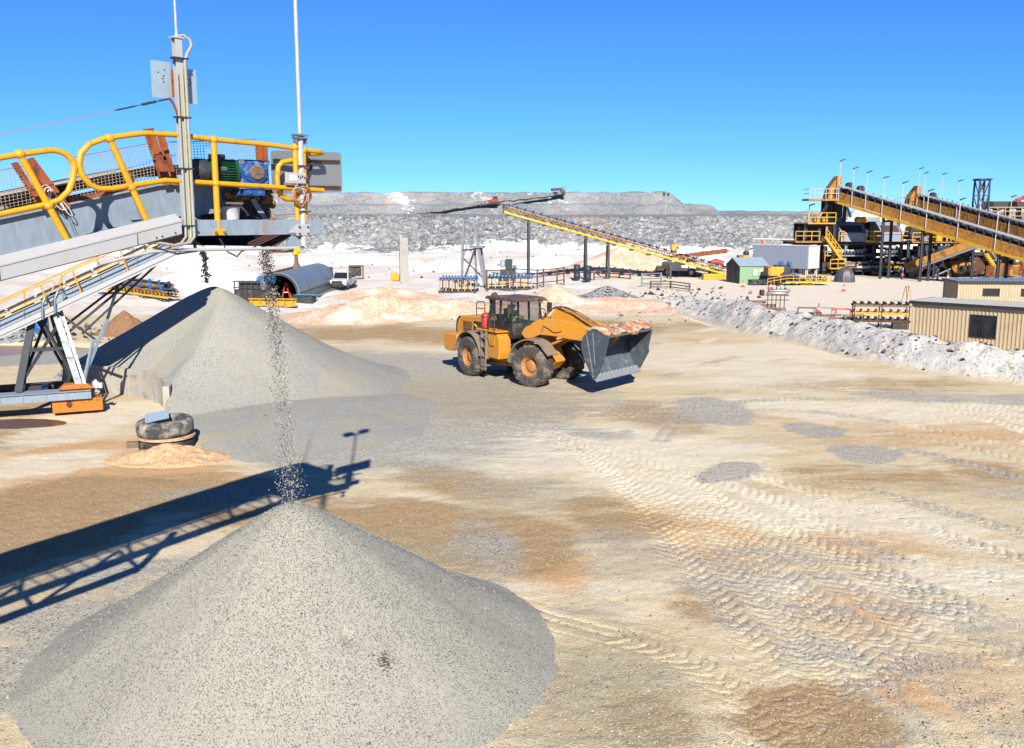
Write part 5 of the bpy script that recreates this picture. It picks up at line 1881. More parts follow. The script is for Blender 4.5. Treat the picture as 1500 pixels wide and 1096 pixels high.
# cab
m = MB()
m.prism([(-1.08, 1.95), (0.92, 1.95), (0.98, 2.12), (0.90, 2.62), (-1.08, 2.62)], -0.80, 0.80)
m.build('cab_base', 'cab_dark', LD, bevel=0.03)
cabm = MB()
for (x, y, xt, yt) in ((-1.05, -0.78, -1.02, -0.74), (0.86, -0.78, 0.74, -0.74), (-0.15, -0.79, -0.15, -0.75), (-1.05, 0.78, -1.02, 0.74), (0.86, 0.78, 0.74, 0.74), (-0.15, 0.79, -0.15, 0.75)):
    MB().beam((x, y, 2.60), (xt, yt, 3.58), 0.075, 0.075, (0, 1, 0)).build('cab_pillar', 'cab_dark', LD)
for nm, q in (('side_window', [(-1.0, -0.775, 2.62), (-0.18, -0.785, 2.62), (-0.18, -0.745, 3.56), (-0.98, -0.735, 3.56)]), ('side_window', [(-0.12, -0.785, 2.62), (0.82, -0.775, 2.62), (0.71, -0.735, 3.56), (-0.12, -0.745, 3.56)]),
              ('side_window', [(-1.0, 0.775, 2.62), (0.82, 0.775, 2.62), (0.71, 0.735, 3.56), (-0.98, 0.735, 3.56)]),
              ('windscreen', [(0.885, -0.74, 2.62), (0.885, 0.74, 2.62), (0.765, 0.70, 3.56), (0.765, -0.70, 3.56)]), ('rear_window', [(-1.06, -0.74, 2.7), (-1.06, 0.74, 2.7), (-1.03, 0.70, 3.56), (-1.03, -0.70, 3.56)])):
    MB().add(q, [(0, 1, 2, 3)]).build(nm, 'cab_glass', LD)
m = MB()
m.prism([(-1.32, 3.60), (1.12, 3.60), (1.16, 3.66), (0.9, 3.76), (-1.2, 3.74)], -0.90, 0.90)
rf = m.build('cab_roof', 'roof_rust', LD, bevel=0.02)
m = MB()
m.tube([(-0.5, 0.2, 3.74), (-0.5, 0.2, 4.05)], 0.012, 6)
m.box((-0.5, 0.2, 4.07), (0.22, 0.08, 0.06))
m.build('beacon_bar', 'cab_dark', rf)
for s in (-1, 1):
    m = MB()
    m.tube([(0.95, 0.86 * s, 3.62), (1.08, 1.02 * s, 3.55), (1.08, 1.04 * s, 3.1)], 0.018, 6)
    m.box((1.08, 1.06 * s, 3.30), (0.09, 0.22, 0.42))
    m.build('mirror', 'cab_dark', LD, bevel=0.01)
    for x in (0.9, -1.1):
        MB().box((x, 0.70 * s, 3.54), (0.10, 0.16, 0.10)).build('work_light', 'lamp_glass', rf)
m = MB()
m.tube([(0.92, -0.84, 2.2), (0.98, -0.88, 2.5), (0.98, -0.88, 2.95), (0.90, -0.84, 3.1)], 0.018, 6)
m.tube([(0.92, 0.84, 2.2), (0.98, 0.88, 2.5), (0.98, 0.88, 2.95), (0.90, 0.84, 3.1)], 0.018, 6)
m.build('hand_hold', 'cab_dark', LD, 60)
m = MB()
m.box((-0.20, -0.12, 2.42), (0.5, 0.52, 0.16))
m.box((-0.46, -0.12, 2.82), (0.13, 0.50, 0.75), Matrix.Rotation(R(-8), 3, 'Y'))
m.build('seat', 'cab_dark', LD, bevel=0.04)
m = MB()
sc = Vector((0.44, -0.12, 2.78))
m.tube([sc + Vector((0.10 * math.sin(2 * math.pi * k / 20), 0.19 * math.cos(2 * math.pi * k / 20), 0.16 * math.sin(2 * math.pi * k / 20))) for k in range(20)], 0.016, 6, True)
m.tube([sc, (0.62, -0.12, 2.3)], 0.03, 8)
m.build('steering_wheel', 'cab_dark', LD, 60)
# front frame
m = MB()
m.prism([(-0.15, 0.62), (0.35, 0.62), (0.5, 0.55), (2.1, 0.62), (2.45, 1.0), (2.2, 1.6), (1.75, 2.15), (1.15, 2.55), (0.75, 2.45), (0.55, 1.6), (-0.15, 1.45)], -0.42, 0.42)
fr(m).build('front_frame', 'dusty_orange', LD, bevel=0.04)
m = MB()
m.tube([(1.85, -0.95, 0.9), (1.85, 0.95, 0.9)], 0.21, 12)
m.ball((1.85, 0, 0.9), 0.40, 14)
fr(m).build('front_axle', 'rim', LD, 40)
m = MB()
for (p, q, rr) in (((-0.5, -0.6, 1.5), (0.9, -0.5, 1.75), 0.06), ((-0.4, -0.55, 1.2), (0.7, -0.5, 1.05), 0.08), ((-0.3, -0.62, 1.85), (0.8, -0.55, 2.1), 0.05), ((0.1, -0.6, 0.75), (0.75, -0.5, 1.2), 0.06)):
    m.tube([p, Vector(p).lerp(Vector(q), 0.5) + Vector((0, -0.05, -0.1)), q], rr, 8)
m.build('hydraulic_hoses', 'black_rubber', LD, 60)
m = MB()
m.tube([(-0.6, -0.42, 0.85), (0.7, -0.40, 0.9)], 0.09, 12)
m.build('steering_cylinder', 'dusty_orange', LD, 40)
for s in (-1, 1):
    m = MB()
    m.strip(arc(1.85, 0.92, 1.15, 176, 60, 11) + [(2.62, 1.72), (2.9, 1.45)], 0.80 * s, 1.56 * s, 0.045)
    m.prism([(0.72, 1.0), (0.78, 1.42), (0.95, 1.35), (0.86, 0.95)], 1.40 * s, 1.55 * s)
    m.strip([(1.1, 1.82), (1.2, 2.02), (1.6, 2.05)], 0.45 * s, 0.84 * s, 0.04)
    fr(m).build('front_fender', 'dusty_fender', LD, 40)
    m = MB()
    m.prism([(0.80, 2.18), (0.95, 2.42), (1.30, 2.60), (1.75, 2.82), (2.21, 2.93), (2.8, 2.95), (3.32, 2.90), (4.2, 2.74), (4.95, 2.56), (5.05, 2.40), (4.98, 2.12), (4.75, 1.98), (4.05, 2.10), (3.4, 2.12), (2.96, 2.17), (2.4, 2.20), (1.83, 2.20), (1.4, 2.02), (1.0, 1.98)], 0.52 * s, 0.72 * s)
    la = fr(m).build('lift_arm', 'dusty_orange', LD, bevel=0.035)
    if s < 0:
        m = MB()
        m.tube([(1.95, -0.74, 2.35), (2.05, -0.745, 2.62), (2.3, -0.745, 2.52), (2.6, -0.745, 2.36), (2.9, -0.745, 2.40), (3.0, -0.745, 2.46)], 0.016, 6)
        fr(m).build('grease_line', 'black_rubber', la, 60)
    m = MB()
    m.tube([(1.05, 0.48 * s, 1.35), (2.2, 0.48 * s, 1.75)], 0.11, 12)
    m.tube([(2.2, 0.48 * s, 1.75), (3.15, 0.50 * s, 2.15)], 0.06, 10)
    fr(m).build('lift_cylinder', 'dusty_orange', LD, 40)
m = MB()
m.tube([(3.25, -0.52, 2.52), (3.25, 0.52, 2.52)], 0.20, 14)
fr(m).build('cross_tube', 'dusty_orange', LD, 40)
m = MB()
for y in (-0.17, 0.17):
    m.prism([(2.05, 2.95), (2.2, 3.25), (2.5, 3.36), (2.95, 3.28), (3.6, 2.98), (4.25, 2.62), (4.6, 2.5), (4.52, 2.34), (4.1, 2.46), (3.4, 2.74), (3.05, 2.6), (2.8, 2.8), (2.35, 2.88)], y - 0.05, y + 0.05)
zb_ = fr(m).build('bell_crank', 'dusty_orange', LD, bevel=0.015)
for k, (y, z) in enumerate(((-0.28, 0.0), (-0.05, 0.05), (0.28, 0.0))):
    m = MB()
    m.tube([(1.6, y, 2.85 + z), (2.1, y, 3.32 + z), (2.5, y, 3.40 + z), (3.2, y, 3.20 + z), (3.9, y, 2.86 + z), (4.3, y, 2.66 + z)], 0.024, 6)
    fr(m).build('hose', 'black_rubber', zb_, 60)
m = MB()
m.tube([(0.95, 0, 2.5), (1.7, 0, 2.85)], 0.13, 12)
m.tube([(1.7, 0, 2.85), (2.2, 0, 3.08)], 0.07, 10)
fr(m).build('tilt_cylinder', 'dusty_orange', LD, 40)
# bucket
BK = [(5.30, 0.74), (4.98, 1.32), (4.76, 1.80), (4.70, 2.12), (4.80, 2.45), (5.02, 2.66), (5.35, 2.74)]
m = MB()
m.strip(BK, -1.70, 1.70, 0.05)
m.strip([(5.35, 2.74), (5.7, 2.66), (6.05, 2.50)], -1.70, 1.70, 0.04)
bk = fr(m).build('bucket', 'bucket_steel', LD, 40)
for s in (-1, 1):
    m = MB()
    m.prism(BK + [(5.7, 2.66), (6.05, 2.50), (5.84, 1.55), (5.42, 0.72)], 1.70 * s, 1.755 * s)
    sp = fr(m).build('side_plate', 'bucket_side', bk)
    m = MB()
    m.prism([(5.36, 0.80), (5.48, 0.78), (5.90, 1.55), (5.80, 2.0), (5.62, 1.75)], 1.757 * s, 1.80 * s)
    fr(m).build('side_cutter', 'bucket_side', bk, bevel=0.01)
    if s < 0:
        for dx in (0.0, 0.33):
            m = MB()
            m.beam((4.98 + dx * 0.9, 1.76 * s, 2.55 + dx * 0.3), (5.30 + dx * 0.32, 1.76 * s, 0.98 + dx * 1.1), 0.03, 0.02, (0, 1, 0))
            fr(m).build('weld_seam', 'bucket_line', bk)
m = MB()
m.prism([(5.26, 0.86), (5.50, 0.62), (5.54, 0.66), (5.34, 0.90)], -1.76, 1.76)
ce = fr(m).build('cutting_edge', 'bucket_line', bk)
for k in range(11):
    m = MB()
    y = -1.55 + 0.31 * k
    m.prism([(5.33, 0.905), (5.40, 0.83), (5.43, 0.86), (5.36, 0.935)], y - 0.05, y + 0.05)
    fr(m).build('bolt', 'bucket_line', ce)
# caked soil and bent spill guard along the top of the bucket
n1, n2 = 60, 26
u, w = np.meshgrid(np.linspace(-1.74, 1.74, n1), np.linspace(0, 1, n2), indexing='ij')
xx = 4.92 + w * 1.12 + 0.16 * fbm(u * 1.3, w * 0, 501, 3) * w
zz = 2.66 + 0.18 * np.sin(w * 2.4) - 0.22 * w ** 2 + 0.24 * fbm(u * 1.6, w * 2.4, 503, 4) * (0.4 + w) + 0.10 * (vnoise(u * 2.2, w * 2.5, 505) > 0.55)
c_, s_ = math.cos(ART), math.sin(ART)
o = grid_mesh('spill_guard', xx * c_ - u * s_, xx * s_ + u * c_, zz, 'bucket_spill', smooth=False)
o.parent = bk
so = o.modifiers.new('solid', 'SOLIDIFY')
so.thickness = 0.09

# ------------------------------------------------------------------ driver
def figure(name, mat, verts, edges, radii, parent=None, sub=2):
    me = bpy.data.meshes.new(name)
    me.from_pydata(verts, edges, [])
    o = bpy.data.objects.new(name, me)
    C.objects.link(o)
    sk = o.modifiers.new('skin', 'SKIN')
    for v, r_ in zip(me.skin_vertices[0].data if me.skin_vertices else [], radii):
        v.radius = r_ if isinstance(r_, tuple) else (r_, r_)
    if not me.skin_vertices:
        bpy.context.view_layer.objects.active = o
        bpy.ops.mesh.customdata_skin_add()
        for v, r_ in zip(me.skin_vertices[0].data, radii):
            v.radius = r_ if isinstance(r_, tuple) else (r_, r_)
    me.skin_vertices[0].data[0].use_root = True
    sk.use_smooth_shade = True
    ss = o.modifiers.new('sub', 'SUBSURF')
    ss.levels = ss.render_levels = sub
    me.materials.append(MATS[mat])
    if parent:
        o.parent = parent
    return o


V, E, Q = [], [], []


def joint(p, r_, prev=None):
    V.append(p)
    Q.append(r_)
    if prev is not None:
        E.append((prev, len(V) - 1))
    return len(V) - 1


pv = joint((-0.40, 0, 2.58), (0.16, 0.13))
sp1 = joint((-0.44, 0, 2.78), (0.15, 0.11), pv)
sp2 = joint((-0.42, 0, 3.00), (0.16, 0.11), sp1)
nk = joint((-0.38, 0, 3.13), 0.06, sp2)
nk2 = joint((-0.36, 0, 3.19), 0.055, nk)
hd = joint((-0.34, 0, 3.27), (0.085, 0.095), nk2)
hd2 = joint((-0.335, 0, 3.36), (0.08, 0.092), hd)
ns = joint((-0.235, 0, 3.275), 0.018, hd)
for s in (-1, 1):
    er = joint((-0.345, 0.085 * s, 3.285), 0.018, hd)
    sh = joint((-0.42, 0.19 * s, 3.04), 0.065, sp2)
    el = joint((-0.22, 0.27 * s, 2.80), 0.048, sh)
    wr = joint((0.08, 0.20 * s, 2.82), 0.034, el)
    pm = joint((0.15, 0.19 * s, 2.83), 0.036, wr)
    for k, (dy, ln) in enumerate(((0.030, 0.062), (0.010, 0.072), (-0.010, 0.068), (-0.028, 0.054))):
        f1 = joint((0.20, (0.19 + dy) * s, 2.85), 0.010, pm)
        f2 = joint((0.20 + ln * 0.5, (0.19 + dy) * s, 2.82), 0.009, f1)
    th = joint((0.17, (0.19 - 0.045) * s, 2.80), 0.011, pm)
    hp = joint((-0.36, 0.11 * s, 2.55), 0.10, pv)
    kn = joint((0.06, 0.15 * s, 2.55), 0.075, hp)
    an = joint((0.20, 0.15 * s, 2.14), 0.05, kn)
    ft = joint((0.36, 0.15 * s, 2.05), 0.045, an)
_o = Matrix.Rotation(R(-57), 3, 'Z') @ Vector((0.22, -0.12, 0))
DR = thing('person', 'driver in a yellow high visibility vest seated in the loader cab', 'person', (0.21 + _o.x, 43.3 + _o.y, 0.0), R(-57))
figure('body', 'skin', V, E, Q, DR)
m = MB()
prof = [(2.52, 0.185, 0.155), (2.62, 0.195, 0.155), (2.80, 0.195, 0.14), (2.98, 0.205, 0.14), (3.08, 0.19, 0.12), (3.13, 0.11, 0.085)]
vs, fs = [], []
for (z, ry_, rx_) in prof:
    for k in range(20):
        a = 2 * math.pi * k / 20
        vs.append((-0.42 + rx_ * math.cos(a), ry_ * math.sin(a), z))
for i in range(len(prof) - 1):
    for k in range(20):
        fs.append((i * 20 + k, i * 20 + (k + 1) % 20, (i + 1) * 20 + (k + 1) % 20, (i + 1) * 20 + k))
m.add(vs, fs)
for s in (-1, 1):
    m.tube([(-0.42, 0.17 * s, 3.05), (-0.32, 0.235 * s, 2.92), (-0.22, 0.27 * s, 2.80), (-0.10, 0.245 * s, 2.81)], [0.085, 0.078, 0.066, 0.055], 10)
m.build('vest', 'vest', DR, 60)
m = MB()
for s in (-1, 1):
    m.tube([(-0.42, 0.10 * s, 2.55), (-0.15, 0.13 * s, 2.56), (0.08, 0.15 * s, 2.55), (0.14, 0.15 * s, 2.40), (0.20, 0.15 * s, 2.16)], [0.12, 0.105, 0.09, 0.075, 0.065], 12)
m.build('trousers', 'navy_cloth', DR, 60)
m = MB()
m.lathe([(0.135, -0.01), (0.125, 0.0), (0.118, 0.04), (0.10, 0.085), (0.06, 0.115), (0.01, 0.125)], 18, (-0.335, 0, 3.335))
m.box((-0.215, 0, 3.335), (0.10, 0.16, 0.012))
m.build('hard_hat', 'white_plastic', DR, 50)
m = MB()
m.lathe([(0.098, 0), (0.10, 0.05), (0.095, 0.11)], 14, (-0.352, 0, 3.255))
m.build('hair', 'cab_dark', DR, 50)
for s in (-1, 1):
    MB().ball((-0.252, 0.033 * s, 3.295), 0.014, 8).build('eye', 'cab_dark', DR, 50)
MB().box((-0.250, 0, 3.225), (0.012, 0.05, 0.012)).build('mouth', 'red_paint', DR)

# ------------------------------------------------------------------ heaps and mounds further back
def heap_px(name, label, cat, px, py, wpx, hpx, mat, seed, sy=0.7, lump=0.12, toe=0.3, nr=36, na=72, dz=0.0):
    c = gp(px, py)
    k = c.y / 1400
    r = wpx / 2 * k
    return heap(name, label, cat, (c.x, c.y + r * sy), hpx * k * 1.12 + dz, r, mat, seed, nr, na, lump, toe, sx=1.0, sy=sy)


heap_px('soil_heap', 'apricot soil heap directly behind the loader cab', 'soil heap', 815, 459, 150, 36, 'salmon_soil', 411)
heap_px('stone_heap', 'low heap of broken grey stone behind the loader bucket', 'stone heap', 893, 448, 128, 24, 'stone_loose', 413, lump=0.25)
heap_px('soil_heap', 'wide salmon soil mound under the long yellow conveyor', 'soil heap', 925, 405, 250, 40, 'salmon_soil', 415, sy=0.5, lump=0.2)
heap_px('soil_heap', 'pale sand mound left of the salmon mound, behind the conveyor legs', 'soil heap', 800, 398, 170, 22, 'white_soil', 417, sy=0.5, lump=0.25)
heap_px('soil_heap', 'brown soil heap on the far edge of the pond', 'soil heap', 172, 494, 86, 34, 'brown_soil', 419)
heap_px('soil_heap', 'white sand mound rising behind the rear gravel pile', 'soil heap', 290, 432, 240, 46, 'white_soil', 421, sy=0.6, lump=0.25)
heap_px('soil_heap', 'white sand mound beyond the steel arch at the left', 'soil heap', 240, 398, 260, 28, 'white_soil', 423, sy=0.6, lump=0.25)
heap_px('soil_heap', 'low white mound beside the concrete column', 'soil heap', 650, 398, 150, 16, 'white_soil', 425, sy=0.6, lump=0.3)
heap_px('soil_heap', 'low pinkish mound in front of the concrete column', 'soil heap', 560, 440, 170, 16, 'salmon_soil', 427, sy=0.5, lump=0.3)
heap_px('soil_heap', 'low bank of dark crushed rock along the pond', 'soil heap', 20, 500, 160, 14, 'stone_loose', 429, sy=0.25, lump=0.4)
heap_px('soil_heap', 'white mound far right of the salmon mound beside the green shed', 'soil heap', 1045, 398, 130, 22, 'white_soil', 431, sy=0.5, lump=0.25)
heap_px('soil_heap', 'tall pale sand stockpile showing between the plant hoppers', 'soil heap', 1290, 396, 180, 96, 'white_soil', 433, sy=0.8, lump=0.05)
pts = []
for (px, py, n, sx, sy) in ((170, 490, 120, 60, 6), (260, 392, 90, 60, 8), (640, 385, 160, 70, 10), (900, 392, 120, 100, 8), (690, 370, 160, 200, 5), (1000, 440, 160, 60, 10)):
    for _ in range(n):
        p = gp(px + rng.gauss(0, sx), py + rng.gauss(0, sy))
        if p.y < 175:
            pts.append((p.x, p.y, gz(p.x, p.y) + 0.1))
stones('loose_stones', 'dark broken stones strewn over the far white floor', pts, 0.05, 0.26, 'pebble_dark', 8, cat='stones')


# ------------------------------------------------------------------ generic belt conveyor
def conveyor(root, p0, p1, w, h, chord, web, idler_mat, n_idl, belt_mat='belt', plated=False, rails=True, poles=None, cover=False, panels=14):
    """p0 head, p1 tail: world points on the near lower edge"""
    p0, p1 = Vector(p0), Vector(p1)
    d = (p1 - p0)
    L = d.length
    d.normalize()
    y = Vector((0, 0, 1)).cross(d).normalized()
    if y.y < 0 and abs(d.x) > abs(d.y):
        y = -y
    if abs(d.y) >= abs(d.x) and y.x < 0:
        y = -y
    up = d.cross(y)
    if up.z < 0:
        up = -up

    def W(s, v, n):
        return p0 + d * s + y * v + up * n
    t = 0.16 * h
    for v in (0, w):
        m = MB()
        m.beam(W(0, v, t / 2), W(L, v, t / 2), 0.12, t, up)
        m.build('lower_chord', chord, root, world=True)
        m = MB()
        m.beam(W(0, v, h * 0.62), W(L, v, h * 0.62), 0.10, t * 0.7, up)
        m.build('upper_chord', web, root, world=True)
        if plated:
            n = panels
            base = None
            for k in range(n):
                m = MB()
                e = 0.012 * (k % 2)
                a, b = L * k / n + 0.01, L * (k + 1) / n - 0.01
                m.beam(W(a, v - e, h * 0.39), W(b, v - e, h * 0.39), 0.05, h * 0.42, up)
                m.beam(W(a + 0.05, v - 0.05, h * 0.39), W(a + 0.05, v - 0.05, h * 0.39) + d * 0.06, 0.06, h * 0.42, up)
                m.build('side_panel', web, root, world=True)
        else:
            m = MB()
            n = int(L / (h * 0.8))
            for k in range(n):
                a, b = L * k / n, L * (k + 1) / n
                m.beam(W(a, v, t), W(a, v, h * 0.6), 0.05, 0.06)
                m.beam(W(a, v, t), W((a + b) / 2, v, h * 0.6), 0.05, 0.05)
                m.beam(W((a + b) / 2, v, h * 0.6), W(b, v, t), 0.05, 0.05)
            m.build('lattice', web, root, world=True, kind='stuff')
    m = MB()
    m.beam(W(0, w / 2, h * 0.80), W(L, w / 2, h * 0.80), w * 0.8, 0.05, up)
    m.beam(W(0.3, w / 2, h * 0.35), W(L, w / 2, h * 0.35), w * 0.8, 0.03, up)
    m.build('belt', belt_mat, root, world=True)
    if cover:
        m = MB()
        m.beam(W(0, 0.05, h * 1.03), W(L, 0.05, h * 1.03), 0.5, 0.16, up)
        m.build('belt_cover', 'roof_pale', root, world=True)
    first = None
    for k in range(n_idl):
        s = L * (k + 0.5) / n_idl
        if first is None:
            m = MB()
            b = [W(s, v, 0) for v in (-0.12, 0.12, w - 0.12, w + 0.12)]
            m.tube([W(s, 0.02, h * 0.92), W(s, w * 0.3, h * 0.74)], 0.10, 7)
            m.tube([W(s, w * 0.3, h * 0.74), W(s, w * 0.7, h * 0.74)], 0.09, 7)
            m.tube([W(s, w * 0.7, h * 0.74), W(s, w * 0.98, h * 0.92)], 0.10, 7)
            m.beam(W(s, 0, h * 0.62), W(s, 0, h * 0.98), 0.10, 0.10, d)
            m.beam(W(s, w, h * 0.62), W(s, w, h * 0.98), 0.10, 0.10, d)
            m.beam(W(s, 0, h * 0.66), W(s, w, h * 0.66), 0.10, 0.08, d)
            first = m.build('idler', idler_mat, root, world=True)
            s0 = s
        else:
            share(first, root, d * (s - s0))
    m = MB()
    m.tube([W(0.1, 0.05, h * 0.6), W(0.1, w - 0.05, h * 0.6)], h * 0.26, 16)
    m.build('head_pulley', 'dark_steel', root, 40, world=True)
    for (s, hgt, lean) in poles or []:
        m = MB()
        a = W(s, -0.12, h * 0.15)
        b = a + Vector((lean * 0.5, 0, hgt))
        m.tube([a, b], 0.055, 6)
        o = m.build('light_pole', 'white_pole', root, world=True)
        m = MB()
        m.box(b + Vector((0.22, 0, 0.05)), (0.62, 0.30, 0.12), Matrix.Rotation(R(-18), 3, 'Y'))
        m.build('lamp_head', 'green_dark', o)
        o.children[0].data.transform(Matrix.Translation(-root.location))
    return W, L


def legs(root, W, s, v0, v1, mat0, mat1, splay=0.0, w=0.22):
    for v, mt, k in ((v0, mat0, -1), (v1, mat1, 1)):
        a = W(s, v, 0.0)
        b = Vector((a.x, a.y + splay * k, gz(a.x, a.y) - 0.05))
        MB().ibeam(a, b, w, w, 0.04).build('trestle_leg', mt, root, world=True)


# long yellow transfer conveyor in the middle distance
h0, h1 = at(738, 312, 112), at(1066, 404, 116)
TC = thing('transfer_conveyor', 'long bright yellow transfer conveyor on thin legs across the white floor', 'conveyor', (h0.x, h0.y, 0))
W, L = conveyor(TC, h0, h1, 1.1, 1.25, 'bright_yellow', 'plant_brown', 'blue_idler', 29)
for s in (3.1, 10.2, 13.0, 20.9):
    legs(TC, W, s, 0.1, 1.0, 'dark_steel', 'galvanised', 0.35)
m = MB()
for k in range(12):
    s = 0.6 + k * 2.2
    m.box(W(s, 0.5, -0.12), (0.5, 1.2, 0.14))
m.build('return_roller', 'dark_steel', TC, world=True, kind='stuff')
for (px, py, w_, h_, mt) in ((1000, 366, 1.6, 0.9, 'white_paint'), (988, 362, 0.9, 0.6, 'plant_yellow')):
    p = at(px, py, 115.2)
    MB().box(p, (w_, 1.0, h_)).build('feed_box', mt, TC, bevel=0.05, world=True)

# ------------------------------------------------------------------ processing plant on the right
# first inclined feed conveyor
c0, cR = at(1222, 297, 120), at(1500, 384, 100)
c1 = c0 + (cR - c0) * 1.22
FC = thing('feed_conveyor', 'longest ochre inclined feed conveyor with lamp posts reaching the plant top', 'conveyor', (c0.x, c0.y, 0), group='inclined plant conveyors')
W1, L1 = conveyor(FC, c0, c1, 2.2, 2.1, 'plant_yellow', 'plant_brown', 'idler_navy', 30, plated=True, cover=True, panels=22,
                  poles=[(0.6, 4.9, 0.1), (2.6, 4.4, 0.2), (4.6, 4.4, 0.25), (7.0, 4.3, 0.25), (9.6, 4.3, 0.25), (13.0, 4.2, 0.3), (17.0, 4.2, 0.3), (21.5, 4.2, 0.3)])
for s in (7.2, 12.6, 22.0):
    legs(FC, W1, s, 0.2, 1.8, 'plant_navy', 'plant_navy', 0.0, 0.28)
    a, b = W1(s, 0.2, -0.4), W1(s, 2.0, -0.4)
    MB().beam(a, b, 0.2, 0.25).build('cross_beam', 'plant_navy', FC, world=True)
# head platform and drive
m = MB()
e = W1(0, 0, 0)
m.box(e + Vector((-1.6, 0.6, 0.35)), (3.6, 2.8, 0.25))
hp_ = m.build('head_platform', 'plant_brown', FC, world=True)
for k in range(6):
    q = e + Vector((-3.3 + 0.66 * k, -0.75, 0.45))
    MB().tube([q, q + Vector((0, 0, 1.2))], 0.05, 6).build('post', 'roof_pale', hp_)
    hp_.children[-1].data.transform(Matrix.Translation(-FC.location))
m = MB()
for z in (1.1, 1.65):
    m.tube([e + Vector((-3.3, -0.75, z)), e + Vector((0.2, -0.75, z))], 0.05, 6)
    m.tube([e + Vector((-3.3, -0.75, z)), e + Vector((-3.3, 1.8, z))], 0.05, 6)
m.build('handrail', 'roof_pale', FC, world=True)
m = MB()
m.prism([(-0.9, 0.4), (0.2, 0.4), (0.9, 2.1), (0.9, 3.2), (0.45, 3.3), (-0.6, 1.8)], 0.2, 2.0)
m.v = [(x + e.x, y + e.y, z + e.z) for x, y, z in m.v]
m.build('head_hood', 'plant_brown', FC, world=True, bevel=0.08)
for s in (1.3, 3.0):
    MB().lathe([(0.35, 0), (0.4, 0.1), (0.4, 0.9), (0.3, 1.1)], 14, W1(s, 0.5, 2.45), (0, 1, 0)).build('drive_motor', 'dark_steel', FC, 40, world=True)

c0, cR = at(1340, 306, 139), at(1500, 352, 121)
c1 = c0 + (cR - c0) * 1.3
SC_ = thing('feed_conveyor', 'second ochre feed conveyor, behind and right of the longest one', 'conveyor', (c0.x, c0.y, 0), group='inclined plant conveyors')
W2, L2 = conveyor(SC_, c0, c1, 2.2, 2.1, 'plant_yellow', 'plant_brown', 'idler_navy', 26, plated=True, cover=True, panels=18,
                  poles=[(0.4, 5.4, 0.3), (1.8, 5.0, -0.2), (5, 5.4, 0.2), (8, 5.0, 0.2), (12, 4.8, 0.3), (17, 4.6, 0.3)])
for s in (4.0, 12.0, 20.0):
    legs(SC_, W2, s, 0.2, 2.0, 'plant_navy', 'plant_navy', 0.0, 0.32)
e = W2(0, 0, 0)
m = MB()
m.prism([(-0.9, 0.4), (0.2, 0.4), (0.9, 2.1), (0.9, 3.2), (0.45, 3.3), (-0.6, 1.8)], 0.2, 2.0)
m.v = [(x + e.x, y + e.y, z + e.z) for x, y, z in m.v]
m.build('head_hood', 'plant_brown', SC_, world=True, bevel=0.08)
m = MB()
m.box(e + Vector((-1.4, 0.6, 0.3)), (3.0, 2.6, 0.2))
for k in range(5):
    q = e + Vector((-2.8 + 0.66 * k, -0.65, 0.4))
    m.tube([q, q + Vector((0, 0, 1.2))], 0.05, 6)
m.tube([e + Vector((-2.8, -0.65, 1.6)), e + Vector((0.2, -0.65, 1.6))], 0.05, 6)
m.build('head_platform', 'plant_brown', SC_, world=True)
MB().lathe([(0.35, 0), (0.4, 0.1), (0.4, 0.9), (0.3, 1.1)], 14, W2(2.6, 0.5, 2.45), (0, 1, 0)).build('drive_motor', 'dark_steel', SC_, 40, world=True)

c0, c1 = at(1452, 356, 113), at(1328, 400, 117)
TCv = thing('discharge_conveyor', 'ochre conveyor rising to the right beneath the long feed conveyor', 'conveyor', (c0.x, c0.y, 0), group='inclined plant conveyors')
W3, L3 = conveyor(TCv, c0, c1, 1.6, 1.7, 'galvanised', 'plant_brown', 'idler_navy', 12, plated=True, panels=8)
for s in (2.0, 6.5):
    legs(TCv, W3, s, 0.1, 1.5, 'plant_navy', 'plant_navy')


def rail_run(m, pts, h=1.1, r=0.05):
    pts = [Vector(p) for p in pts]
    for z in (h, h * 0.55):
        for a, b in zip(pts[:-1], pts[1:]):
            m.tube([a + Vector((0, 0, z)), b + Vector((0, 0, z))], r, 5)
    return m


def posts(root, name, pts, h, mat, gap=1.3, r=0.05, world=True):
    for a, b in zip(pts[:-1], pts[1:]):
        a, b = Vector(a), Vector(b)
        n = max(1, int((b - a).length / gap))
        for k in range(n + 1):
            q = a.lerp(b, k / n)
            MB().tube([q, q + Vector((0, 0, h))], r, 5).build(name, mat, root, world=world)


# screening tower
Y0 = 121.0
ST = thing('screening_tower', 'dark steel screening tower with two grey hoppers, platforms and a yellow stair', 'screening plant', (44.0, Y0, 0))
X = lambda px, Y=Y0: at(px, 340, Y).x
Zp = lambda py, Y=Y0: at(1250, py, Y).z
for px in (1180, 1200, 1222, 1240, 1268, 1282, 1300, 1322):
    for yy in (Y0, Y0 + 4.5):
        top = 330 if px < 1226 else 356
        m = MB().ibeam((X(px), yy, -0.05), (X(px), yy, Zp(top)), 0.30, 0.30, 0.05)
        m.build('column', 'plant_navy' if px not in (1240, 1322) else 'plant_grey', ST, world=True)
for py, xa, xb in ((357, 1163, 1332), (330, 1178, 1222), (374, 1232, 1322), (396, 1226, 1326)):
    for yy in (Y0 - 0.1, Y0 + 4.6):
        MB().ibeam((X(xa), yy, Zp(py)), (X(xb), yy, Zp(py)), 0.25, 0.32, 0.05).build('floor_beam', 'plant_navy', ST, world=True)
for py, xa, xb, mt in ((356, 1163, 1222, 'plant_brown'), (329, 1180, 1220, 'plant_yellow'), (356, 1266, 1288, 'plant_yellow'), (356, 1318, 1334, 'plant_yellow')):
    MB().span(X(xa), X(xb), Y0 - 0.9, Y0 + 5.0, Zp(py) + 0.06, Zp(py) + 0.22).build('deck', mt, ST, world=True)
